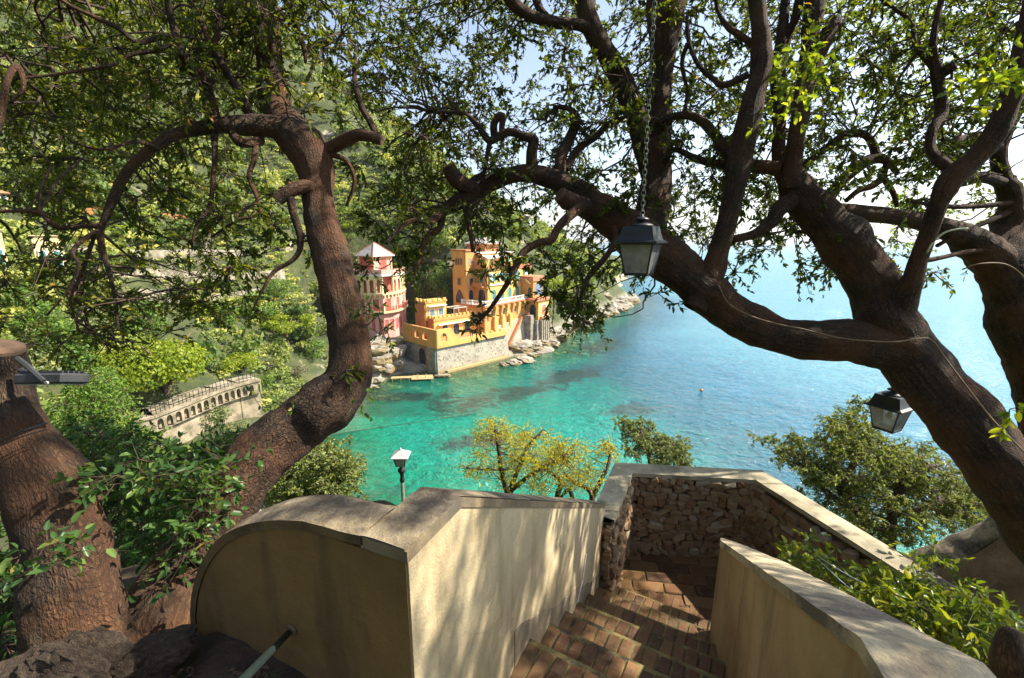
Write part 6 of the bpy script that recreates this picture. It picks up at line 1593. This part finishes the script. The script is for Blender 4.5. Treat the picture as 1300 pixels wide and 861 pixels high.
def lantern(par, c, a, rot, k=1.0):
    """four-sided lantern; c = centre of its bottom plate, a = width of the glass at the top"""
    ca, sa = math.cos(rot), math.sin(rot); X = Vector((ca, sa, 0)); Yv = Vector((-sa, ca, 0))
    hb, ht, hg = a * .34, a * .5, a * .92
    def sq(h, z): return [c + X * (sx * h) + Yv * (sy * h) + UZ * z for sx, sy in ((-1, -1), (1, -1), (1, 1), (-1, 1))]
    B, T = sq(hb, 0), sq(ht, hg)
    m = MB(); m.prism(sq(hb * 1.04, -.012), sq(hb * 1.04, .0)); m.lathe(c - UZ * .012, [(.012, 0), (.008, -.015), (.002, -.022)], 8); m.build('bottom_plate', M['black_metal'], par)
    for i in range(4):
        m = MB(); m.tube([B[i], T[i]], .0075 * a / .25, 5); m.build('corner_bar', M['black_metal'], par)
        j = (i + 1) % 4; m = MB(); e = .006
        n = (T[j] - T[i]).cross(B[i] - T[i]).normalized() * .0015
        q = [B[i].lerp(B[j], .04) + UZ * e, B[j].lerp(B[i], .04) + UZ * e, T[j].lerp(T[i], .03) - UZ * e, T[i].lerp(T[j], .03) - UZ * e]
        m.prism([v + n for v in q], [v - n for v in q]); m.build('glass_pane', M['lampglass'], par)
        m = MB(); m.tube([B[i], B[j]], .006 * a / .25, 5); m.build('bottom_rail', M['black_metal'], par)
    m = MB(); rows = [sq(ht * 1.02, hg - .012), sq(ht * 1.30, hg - .004), sq(ht * 1.30, hg + .006), sq(ht * 1.08, hg + a * .09), sq(ht * .98, hg + a * .22), sq(ht * .86, hg + a * .44), sq(ht * .84, hg + a * .47), sq(ht * .2, hg + a * .48)]
    m.grid(rows, closed=True, cap=True); m.build('roof', M['black_metal'], par)
    z0 = hg + a * .47
    m = MB(); m.lathe(c + UZ * z0, [(a * .36, 0), (a * .34, a * .05), (a * .22, a * .10), (a * .10, a * .13), (a * .10, a * .16), (a * .22, a * .19), (a * .22, a * .22), (a * .12, a * .27), (a * .04, a * .30), (a * .035, a * .36)], 16); m.build('finial', M['black_metal'], par, smooth=True)
    m = MB(); m.tube([c + UZ * (hg - .005), c + UZ * (hg - a * .25)], a * .07, 10); m.build('lamp_socket', M['zinc'], par)
    m = MB(); m.lathe(c + UZ * (hg - a * .56), [(.004, 0), (a * .07, a * .02), (a * .12, a * .1), (a * .115, a * .18), (a * .07, a * .28), (a * .06, a * .33)], 12); m.build('bulb', M['bulb'], par, smooth=True)
    return c + UZ * (z0 + a * .36)
c1 = at(811, 347, 2.86)
l1 = thing('hanging_lantern', 'black four-sided lantern hanging on a long chain in front of the oak limb', 'lantern', tuple(c1))
top1 = lantern(l1, c1, .205, math.radians(-32))
chain(l1, Vector((top1.x, top1.y, CAMZ + 2.55)), top1 - UZ * .01, .040, .0024, 'chain')
c2 = at(1126, 543, 3.25)
l2 = thing('hanging_lantern', 'smaller black lantern over the sea, half hidden by the right trunk', 'lantern', tuple(c2))
top2 = lantern(l2, c2, .178, math.radians(26))
chain(l2, Vector((top2.x, top2.y, at(1165, 335, 3.25).z)), top2 - UZ * .01, .045, .0042, 'chain_dark')
# street lamp on the path below
q = at(509.5, 589, 10.6)
lp = thing('street_lamp', 'green post lamp with pale pyramid top against the turquoise water', 'lamp', (q.x, q.y, h_at(q.x, q.y)))
m = MB(); m.tube([Vector((q.x, q.y, h_at(q.x, q.y) - .2)), q - UZ * .42], [.05, .042], 10); m.build('post', M['green_pole'], lp, smooth=True)
m = MB(); m.lathe(q - UZ * .46, [(.05, 0), (.06, .04), (.045, .1), (.045, .22), (.075, .25), (.095, .30), (.08, .34), (.035, .37), (.03, .42)], 14); m.build('collar', M['green_metal'], lp, smooth=True)
a = .27; hb, ht, hg = a * .34, a * .54, a * .9
def sq(h, z): return [q + Vector((sx * h, sy * h, z)) for sx, sy in ((-1, -1), (1, -1), (1, 1), (-1, 1))]
B, T = sq(hb, -.03), sq(ht, hg - .03)
for i in range(4):
    j = (i + 1) % 4
    m = MB(); m.tube([B[i], T[i]], .012, 5); m.build('corner_bar', M['black_metal'], lp)
    m = MB(); n = (T[j] - T[i]).cross(B[i] - T[i]).normalized() * .002; m.prism([v + n for v in (B[i], B[j], T[j], T[i])], [v - n for v in (B[i], B[j], T[j], T[i])]); m.build('glass_pane', M['lampglass'], lp)
m = MB(); m.grid([sq(ht * 1.35, hg - .035), sq(ht * 1.35, hg - .02), sq(ht * .25, hg + .10), sq(ht * .06, hg + .11)], closed=True, cap=True); m.lathe(q + UZ * (hg + .105), [(.02, 0), (.03, .02), (.015, .05), (.003, .06)], 8); m.build('roof', M['zinc'], lp)
m = MB(); m.lathe(q + UZ * .02, [(.01, 0), (.06, .03), (.07, .09), (.05, .15), (.01, .18)], 10); m.build('bulb', M['bulb'], lp, smooth=True)
# floodlight strapped to the sawn stem
fd = thing('floodlight', 'dark grey floodlight on a bracket beside the sawn stem', 'floodlight', tuple(at(62, 480, 1.6)))
ex = (at(97, 480, 1.62) - at(36, 481, 1.62)); el = ex.length; ex.normalize(); ey = (ex.cross(UZ) * -1).normalized()
tl = math.radians(18); eu = (UZ * math.cos(tl) - ey * -math.sin(tl)).normalized(); ev = ex.cross(eu).normalized()
m = MB(); m.box(at(67, 481, 1.62), (el / 2, .055, .018), ex, ev, eu); me = m.mesh('housing', M['grey_metal']); bevel_mesh(me, .006); hsg = link('housing', me, fd)
for k in range(5):
    m = MB(); m.box(at(67, 481, 1.62) + ev * (-.04 + .02 * k) + eu * .021, (el / 2 - .012, .003, .006), ex, ev, eu); m.build('cooling_fin', M['grey_metal'], hsg)
m = MB(); m.box(at(67, 481, 1.62) - eu * .0195, (el / 2 - .012, .046, .002), ex, ev, eu); m.build('lamp_glass', M['lampglass'], hsg)
m = MB()
m.tube([at(22, 455, 1.62), at(36, 466, 1.58), at(56, 484, 1.56)], [.009, .009, .008], 6); m.tube([at(24, 470, 1.66), at(40, 474, 1.64), at(52, 476, 1.64)], .008, 6); m.build('bracket', M['grey_metal'], fd)
m = MB(); m.lathe(at(58, 486, 1.555), [(.006, 0), (.006, .006), (.003, .008)], 8, UZ, ex, -ev); m.build('bolt', M['zinc'], fd)
for k, (y0, y1) in enumerate(((560, 537), (566, 545))):
    m = MB(); m.tube([at(-30, y0 + 10, 1.50), at(0, y0, 1.535), at(30, (y0 + y1) / 2 - 2, 1.545), at(60, y1, 1.59)], .0026, 6)
    tag(m.build('strap_wire', M['blackstrap']), ('upper' if k == 0 else 'lower') + ' black wire strapped round the sawn oak stem', 'wire')
# green handrail fixed in the pier
h0 = hit_plane(371, 799, RV, PIER_R + .03); h1 = at(300, 872, .80)
hr = thing('handrail', 'dark green iron handrail set into the rounded pier', 'handrail', tuple(h0))
m = MB(); m.tube([h0, h0.lerp(h1, .5), h1, h1 + (h1 - h0) * .6], .0088, 14); m.build('rail_tube', M['green_metal'], hr, smooth=True)
m = MB(); m.lathe(hit_plane(371, 799, RV, PIER_R - .001), [(.017, 0), (.019, .004), (.013, .008)], 12, NV, UZ, -RV); m.build('wall_socket', M['band'], hr)
# cables on the right oak
def cable(name, label, pts, r, mat):
    W = catmull([(*at(x, y, d), 0) for x, y, d in pts], 6); m = MB(); m.tube([Vector(w[:3]) for w in W], r, 6); return tag(m.build(name, M[mat], smooth=True), label, 'cable')
cable('trunk_cable', 'thin brown cable running along the big right oak limb', [(912, 362, 2.88), (925, 385, 2.86), (950, 400, 2.80), (985, 411, 2.76), (1020, 418, 2.74), (1060, 428, 2.71), (1100, 433, 2.68), (1140, 434, 2.64), (1165, 430, 2.62), (1183, 432, 2.62), (1200, 455, 2.60), (1228, 492, 2.52), (1262, 535, 2.42), (1300, 574, 2.32), (1340, 620, 2.25)], .0045, 'cable')
cable('trunk_cable', 'brown cable looping over the trunk at the right edge', [(1222, 342, 3.80), (1240, 336, 3.70), (1262, 334, 3.68), (1280, 337, 3.68), (1296, 348, 3.70), (1315, 370, 3.72)], .006, 'cable')
cable('green_hose', 'pale green hose bent between the two right oaks', [(1176, 322, 2.60), (1184, 308, 2.62), (1198, 296, 2.66), (1214, 291, 2.74), (1228, 290, 2.84)], .006, 'cable_green')
cable('blue_wire', 'upper pale blue wire slanting through the spotted laurel', [(1016, 690, 2.75), (1040, 712, 2.62), (1068, 738, 2.45), (1085, 752, 2.38)], .0028, 'bluewire')
cable('blue_wire', 'lower pale blue wire slanting through the spotted laurel', [(1018, 692, 2.70), (1050, 714, 2.58), (1078, 731, 2.42), (1100, 742, 2.36)], .0025, 'bluewire')
cable('wall_cable', 'short pale cable stapled to the left parapet above the steps', [(748, 702, 3.0), (742, 730, 2.95), (738, 744, 2.93), (733, 764, 2.9)], .004, 'bluewire') if False else None
r_, z_ = 1.46, 0
pts = [hit_plane(x, y, NV, N_L + .006) for x, y in ((744, 704), (741, 725), (739.5, 737), (736, 752), (733, 765))]
m = MB(); m.tube(pts, .0045, 6); tag(m.build('wall_pipe', M['white']), 'thin white pipe on the left parapet just above the steps', 'pipe')

# ------------------------------------------------------------------ ground at the foot of the oaks, stones, low walls
gx = np.linspace(-3.2, -.35, 70); gy = np.linspace(.15, 2.6, 60); SXg, SYg = np.meshgrid(gx, gy)
SZg = CAMZ - 1.24 - .30 * np.clip(-SXg - .95, 0, 9) - .28 * np.clip(SYg - 1.2, 0, 9) + vnoise(SXg * 10, SYg * 10, 2.0) * .03 + vnoise(SXg * 10, SYg * 10, .7) * .018
so = link('garden_soil', np_mesh('garden_soil', np.stack([SXg, SYg, SZg], -1).reshape(-1, 3), grid_faces(60, 70), M['soil'], smooth=True)); tag(so, 'dark mossy soil at the foot of the oak', None, kind='structure')
def rock_mesh(seed, sub=3, rough=.34, mat='rock', flat=.75):
    bm = bmesh.new(); bmesh.ops.create_icosphere(bm, subdivisions=sub, radius=1.0); off = Vector((seed * 3.7, seed * 1.3, seed * 7.1))
    for v in bm.verts:
        p = v.co.copy(); n1 = mnoise.noise(p * 1.1 + off); n2 = mnoise.noise(p * 2.6 + off); n3 = mnoise.noise(p * 6 + off)
        q = Vector((round(p.x * 2.2 + n1) / 2.2, round(p.y * 2.2 + n2) / 2.2, round(p.z * 2.6 + n1) / 2.6))
        v.co = (p * .6 + q * .4) * (1 + rough * n1 + rough * .55 * n2 + rough * .25 * n3); v.co.z *= flat
    me = bpy.data.meshes.new('rock'); bm.to_mesh(me); bm.free(); me.materials.append(M[mat]); return me
def rock(label, p, size, seed, mat='rock', sub=4, rot=(0, 0, 0), group=None, name='rock'):
    me = rock_mesh(seed, sub, .34, mat); o = link(name, me, None, Matrix.Translation(p) @ Matrix.Rotation(rot[2], 4, 'Z') @ Matrix.Rotation(rot[0], 4, 'X') @ Matrix.Diagonal((*size, 1)))
    return tag(o, label, 'rock', group)
rock('sunlit ridge of brown rock at the foot of the sawn stem', at(120, 838, 1.26), (.13, .07, .055), 3, rot=(.2, 0, -.35))
rock('dark cracked rock in the bottom left corner', at(25, 868, 1.2), (.12, .09, .05), 5, rot=(0, 0, .5))
rock('small grey rock between the root and the rounded pier', at(195, 838, 1.32), (.10, .07, .06), 8, rot=(.1, 0, .2))
rock('thin slab of rock leaning under the oak root', at(80, 852, 1.16), (.14, .05, .06), 12, rot=(.5, 0, -.3))
rr = random.Random(4); m = MB()
for k in range(90):
    x, y = rr.uniform(120, 340), rr.uniform(795, 860)
    p = at(x, y, 1.3); zz_ = CAMZ - 1.24 - .30 * max(0, -p.x - .95) - .28 * max(0, p.y - 1.2) + .02
    s = rr.uniform(.007, .015); a_ = rr.uniform(0, 6.28); d = Vector((math.cos(a_), math.sin(a_), .15)); e = Vector((-d.y, d.x, .1)); c = Vector((p.x, p.y, zz_))
    m.poly([c - d * s, c + e * s * .4 + UZ * .006, c + d * s]); m.poly([c - d * s, c + d * s, c - e * s * .4 + UZ * .005])
tag(m.build('leaf_litter', M['cutwood'], fix=False), 'dry brown leaf litter on the dark soil by the pier', 'leaf litter', kind='stuff')
p = hit_plane(808, 704, UZ, ZL + .012)
rock('single pale pebble on the landing bricks', p, (.022, .016, .012), 17, mat='palestone', sub=2, name='pebble')
# old plastered wall with rounded top on the right, and the stump in the corner
gw = thing('garden_wall', 'old brown wall with rounded lichened top climbing at the right', 'wall', tuple(at(1180, 760, 4.2)))
wl = [(1120, 748, 4.5), (1158, 718, 4.4), (1195, 703, 4.3), (1235, 686, 4.2), (1268, 668, 4.1), (1310, 650, 4.0), (1380, 625, 3.9)]
tp = [at(*w) for w in wl]; m = MB(); rows = []
Wc = [Vector(c[:3]) for c in catmull([(*t, 0) for t in tp], 8)]
for i, c in enumerate(Wc):
    t = (Wc[min(i + 1, len(Wc) - 1)] - Wc[max(i - 1, 0)]); t.z = 0; t.normalize(); s = Vector((t.y, -t.x, 0)); row = []
    for k in range(11):
        a_ = math.pi * k / 10; pnt = c + s * (math.cos(a_) * .13) + UZ * (math.sin(a_) * .09); row.append(pnt + Vector((0, 0, 1)) * mnoise.noise(pnt * 9) * .025)
    rows.append(row)
m.grid(rows); m.build('rounded_top', M['coping'], gw, smooth=True)
m = MB(); f_ = [r_[0] for r_ in rows]; b_ = [r_[-1] for r_ in rows]
for L_ in (f_, b_): m.grid([[p + (UZ * -1.6) * k / 6 + Vector((mnoise.noise((p - UZ * k) * 3), mnoise.noise((p + UZ * k) * 4), 0)) * .02 for p in L_] for k in range(7)])
M['brownwall'] = mat_noise('brown_earthy_render', (.15, .085, .05), (.30, .19, .115), 3, .95, .9, .02, 18, spots=((.38, .30, .2), 2.5, .62)); m.build('wall', M['brownwall'], gw)
stp = thing('tree_stump', 'dark rough stump in the bottom right corner', 'stump', tuple(at(1290, 880, 1.5)))
LIMB_PTS['S'] = []
limb('stump_wood', 'S', [(1310, 930, 36, 1.5), (1300, 880, 34, 1.5), (1288, 840, 30, 1.5), (1286, 812, 24, 1.5), (1290, 800, 14, 1.5)], stp)

# ------------------------------------------------------------------ shore rocks, road wall and houses on the far slope
bm_rock = [rock_mesh(30 + k, 3, .42, 'cliff') for k in range(7)]
rr = random.Random(12); ROCKN = [0, 0, 0]
ORD = ['first', 'second', 'third', 'fourth', 'fifth', 'sixth', 'seventh', 'eighth', 'ninth', 'tenth', 'eleventh', 'twelfth'] + [f'{k}th' for k in range(13, 70)]; ORD[20] = '21st'; ORD[21] = '22nd'; ORD[22] = '23rd'; ORD[30] = '31st'; ORD[31] = '32nd'; ORD[32] = '33rd'; ORD[40] = '41st'; ORD[41] = '42nd'; ORD[42] = '43rd'; ORD[50] = '51st'; ORD[51] = '52nd'; ORD[52] = '53rd'
def shore_rock(p, s, label, grp, sq=1.0):
    o = link('shore_rock', bm_rock[rr.randrange(7)], None, Matrix.Translation(p) @ Matrix.Rotation(rr.uniform(0, 6.28), 4, 'Z') @ Matrix.Rotation(rr.uniform(-.35, .35), 4, 'X') @ Matrix.Diagonal((s * rr.uniform(.8, 1.4), s * rr.uniform(.7, 1.2), s * sq * rr.uniform(.6, 1.1), 1)))
    return tag(o, label, 'rock', grp)
for (px, py, s, sq_) in ((652, 461, 2.0, .45), (668, 457, 2.6, .35), (676, 452, 1.6, .8), (640, 463, 1.2, .6), (690, 446, 2.2, .6), (700, 440, 2.0, .6), (560, 478, 1.2, .6), (566, 477, .9, .6), (548, 480, .8, .6), (480, 484, 1.4, .7), (472, 492, 1.3, .5), (486, 472, 2.2, .9), (478, 462, 2.8, 1.0), (495, 450, 2.6, 1.0), (484, 445, 3.0, 1.1), (500, 436, 2.4, 1.0)):
    z = 0 if py > 455 or px > 600 else 3.0 * (478 - py) / 14
    p = onz(px, py, z) if z == 0 else at(px, py, 104)
    ROCKN[0 if px > 600 else 1 if px < 510 else 2] += 1; o_ = ORD[ROCKN[0 if px > 600 else 1 if px < 510 else 2] - 1]
    shore_rock(p, s, f'{o_} pale rock slab along the foot of the villa wall, counted from the quay' if px > 600 else f'{o_} grey rock up the bank beside the quay stairs, counted from the water' if px < 510 else f'{o_} small rock at the corner of the quay wall, counted from the right',
               'rock slabs under the villa' if px > 600 else 'rocks below the pink house' if px < 510 else 'rocks at the quay corner', sq_)
for i in range(48):
    f = ((i + rr.random()) / 48) ** .9; k0 = 15 + f * 7.6; a_, b_ = COAST[int(k0)], COAST[min(int(k0) + 1, 23)]; t = k0 - int(k0)
    x, y = a_[0] + (b_[0] - a_[0]) * t + rr.uniform(-3.2, 1.0), a_[1] + (b_[1] - a_[1]) * t + rr.uniform(-1.0, 2.0)
    shore_rock(Vector((x, y, rr.uniform(-.2, 1.6))), rr.uniform(1.0, 3.2) * (1 + f * .5), f'{ORD[i]} rugged pale rock along the shore beyond the villa, counted from the villa', 'rocks along the far shore', .8)
jag = 0
for i in range(26):                                        # the point itself
    x, y = 44 + rr.uniform(-9, 9), 176 + i * 1.15
    sd_ = float(coast_sd(np.array([x]), np.array([y]))[0])
    if sd_ < -2.5: continue
    jag += 1
    shore_rock(Vector((x, y, max(0, min(6.5, sd_ * .7)) * rr.uniform(.5, 1))), rr.uniform(2.2, 4.6), f'{ORD[jag]} jagged rock of the headland point, counted outwards', 'rocks of the headland point', .8)
for k, (px, py, sc) in enumerate(((478, 476, 1.6), (484, 466, 2.0), (492, 470, 1.5), (498, 476, 1.3), (476, 455, 2.2), (488, 452, 1.8), (500, 455, 1.6), (482, 440, 2.0), (494, 438, 1.8), (506, 446, 1.5), (474, 440, 2.0), (504, 468, 1.4))):
    gp = ground_hit(px, py)
    if gp: shore_rock(gp + UZ * .2, sc, f'{ORD[k]} craggy rock on the bank under the pink house, counted upwards', 'craggy bank under the pink house', .9)
# boulders seen through the shallow water
Vb, Fb, nb_ = [], [], 0
tmpl = rock_mesh(77, 2, .4, 'cliff'); tv = np.array([v.co[:] for v in tmpl.vertices]); tf = np.array([p.vertices[:] for p in tmpl.polygons])
g = np.random.default_rng(3)
for i in range(760):
    x, y = g.uniform(-32, 24), g.uniform(80, 140); s_ = -float(coast_sd(np.array([x]), np.array([y]))[0])
    if s_ < .5 or s_ > 17 * g.uniform(.3, 1): continue
    sc = g.uniform(.35, 1.5); a_ = g.uniform(0, 6.28); c, s = math.cos(a_), math.sin(a_)
    Vb.append((tv * np.array([sc * 1.3, sc, sc * .45])) @ np.array([[c, s, 0], [-s, c, 0], [0, 0, 1]]) + np.array([x, y, -.12 - sc * .36 - s_ * .03])); Fb.append(tf + nb_); nb_ += len(tv)
M['weedrock'] = mat_noise('sunken_rock', (.26, .23, .08), (.62, .56, .27), .8, .95, .6, .1, 4, spots=((.06, .07, .03), .5, .5))
sr = link('sunken_boulders', np_mesh('sunken_boulders', np.concatenate(Vb), np.concatenate(Fb), M['weedrock'], smooth=True)); tag(sr, 'yellowish boulders lying under the clear shallow water by the quay', 'boulders', kind='stuff')

rdw = thing('road_wall', 'pale curved road wall with a row of small arches below the lime-green trees', 'wall', tuple(onz(290, 492, 6)))
rl = [onz(x, y, 10.2) for x, y in ((120, 540), (155, 533), (195, 524), (230, 511), (255, 501), (282, 491), (305, 484), (330, 478))]
for i in range(len(rl) - 1):
    a_, b_ = rl[i], rl[i + 1]; u = Vector((b_.x - a_.x, b_.y - a_.y, 0)); L_ = u.length; u.normalize(); out = Vector((u.y, -u.x, 0)); fc = Face(Vector((a_.x, a_.y, 0)), u, out)
    n = 3 if i >= 2 else 0
    if n: bay(fc, 0, L_, 8.0, 9.6, [((k + .5) * L_ / n, L_ / n * .66, 8.02, 9.3) for k in range(n)], .35, 'arch_row', 'roadwall', rdw)
    else:
        m = MB(); slab(m, fc, [(0, 8.0), (L_, 8.0), (L_, 9.6), (0, 9.6)], -.35, 0); m.build('wall_panel', M['roadwall'], rdw)
    m = MB(); slab(m, fc, [(0, 2.5), (L_, 2.5), (L_, 8.0), (0, 8.0)], -1.2, -.5); slab(m, fc, [(0, 7.9), (L_, 7.9), (L_, 9.6), (0, 9.6)], -1.6, -.9); m.build('retaining_wall', M['roadwall'], rdw)
    m = MB(); slab(m, fc, [(0, 9.6), (L_, 9.6), (L_, 9.85), (0, 9.85)], -3.5, .15); m.build('road_edge', M['roadwall'], rdw)
    m = MB()
    for k in range(int(L_ / .5)): m.tube([fc.P(k * .5, 9.85, -.3), fc.P(k * .5, 10.9, -.3)], .035, 4)
    for hh_ in (10.3, 10.9): m.tube([fc.P(0, hh_, -.3), fc.P(L_, hh_, -.3)], .035, 4)
    m.build('railing', M['green_metal'], rdw)
def terrace_wall(label, pts, hpx, mat='drystone', drop=1.5):
    P = [ground_hit(x, y) for x, y in pts]; P = [p for p in P if p]; d = project(P[0])[2]; H = hpx * d / FPX
    w = thing('terrace_wall', label, 'wall', tuple(P[0]))
    for i in range(len(P) - 1):
        a_, b_ = P[i], P[i + 1]; n = Vector((b_.y - a_.y, a_.x - b_.x, 0)).normalized() * .4
        lo_a, lo_b = a_ - UZ * drop, b_ - UZ * drop; m = MB(); ha, hb_ = a_ + UZ * H, b_ + UZ * H
        m.prism([lo_a + n, lo_b + n, hb_ + n, ha + n], [lo_a - n, lo_b - n, hb_ - n, ha - n]); m.build('wall_panel', M[mat], w)
terrace_wall('upper pale stone terrace wall behind the bare trees', [(120, 352), (170, 353), (220, 356), (270, 358), (320, 357), (360, 350)], 11)
terrace_wall('lower pale stone terrace wall behind the bare trees', [(150, 382), (190, 384), (240, 386), (290, 385), (330, 378)], 13)
terrace_wall('long pale terrace wall above the bare trees', [(60, 318), (120, 322), (180, 325), (250, 328), (320, 326), (370, 320)], 8)
terrace_wall('pale road parapet between the pink house and the villa', [(512, 360), (530, 360), (555, 358), (580, 354)], 5)
terrace_wall('red-brown terrace edge high on the left slope', [(100, 272), (150, 270), (200, 275), (260, 280)], 4, 'rust')
def small_house(label, px0, px1, pytop, pybot, roofc, wallm, seed, flat=False):
    b = ground_hit((px0 + px1) / 2, pybot); d = project(b)[2]; W = (px1 - px0) * d / FPX; H = (pybot - pytop) * d / FPX
    f = BF((b.x, b.y), 40); t = thing('hillside_house', label, 'house', tuple(b)); w2 = W * .42
    part_box('wall', M[wallm], t, f, -w2, w2, -w2, w2, b.z - 2, b.z + H * (.98 if flat else .75))
    if flat:
        part_box('roof_terrace', M['cream'], t, f, -w2 - .2, w2 + .2, -w2 - .2, w2 + .2, b.z + H * .98, b.z + H)
    else:
        m = MB(); z0 = b.z + H * .75; e = [f.P(-w2 - .4, -w2 - .4, z0), f.P(w2 + .4, -w2 - .4, z0), f.P(w2 + .4, w2 + .4, z0), f.P(-w2 - .4, w2 + .4, z0)]; r_ = [f.P(-w2 * .4, 0, b.z + H), f.P(w2 * .4, 0, b.z + H), f.P(w2 * .4, .1, b.z + H), f.P(-w2 * .4, .1, b.z + H)]
        m.prism(e, r_); m.build('roof', M[roofc], t)
    fa, fb = Face(f.P(-w2, -w2, 0), f.a, -f.b), Face(f.P(-w2, -w2, 0), f.b, -f.a)
    for k in range(2):
        window(t, fa, w2 * (.5 + k), b.z + H * .2, w2 * .42, H * .38, None, 'darkglass', trim='white', shutters='shutter'); window(t, fb, w2 * (.5 + k), b.z + H * .2, w2 * .42, H * .38, None, 'darkglass', trim='white', shutters='shutter')
small_house('cream house with blue-green shutter seen through the oak twigs on the left', 52, 84, 305, 352, 'terracotta', 'cream', 1, True)
small_house('cream house cut by the left edge behind the twigs', -14, 12, 296, 356, 'terracotta', 'cream', 2, True)
small_house('red-roofed house at the left edge high on the slope', -12, 10, 244, 262, 'terracotta', 'cream', 3)
small_house('small white house among trees on the hill above the villa', 660, 676, 274, 290, 'slate', 'white', 4)
for k, x in enumerate((303, 317, 330, 345, 358, 372)):
    b = ground_hit(x, 252 - k * 1.2); d = project(b)[2]
    m = MB(); m.tube([b - UZ * .3, b + UZ * (6 * d / FPX), b + UZ * (11 * d / FPX) + Vector((-.4, 0, 0)), b + UZ * (14 * d / FPX) + Vector((-1.3, 0, 0))], .17, 6)
    tag(m.build('red_post', M['red_pole'], smooth=True), f'{ORD[k]} curved red post from the left in the row on the hillside', 'post', 'row of red posts')
pt_ = ground_hit(521, 384)
pn = plant('pine_tree', 'tall bare-trunked pine between the pink house and the villa', 'tree', pt_, 3.6, 2.4, 'pine', 2, 'olive_leaf', 900, .055)
# ------------------------------------------------------------------ sea air
t = NT('sea_haze'); pv = t.n('VolumePrincipled'); pv.inputs['Color'].default_value = (.93, .96, 1, 1); pv.inputs['Density'].default_value = 1.3e-4; pv.inputs['Anisotropy'].default_value = .35
t.l(pv.outputs[0], t.out.inputs['Volume'])
m = MB(); m.box((8000, 12000, 105), (12000, 17000, 125)); hz_o = m.build('haze', t.m); tag(hz_o, 'thin bright sea haze that pales the horizon', 'haze', kind='stuff')
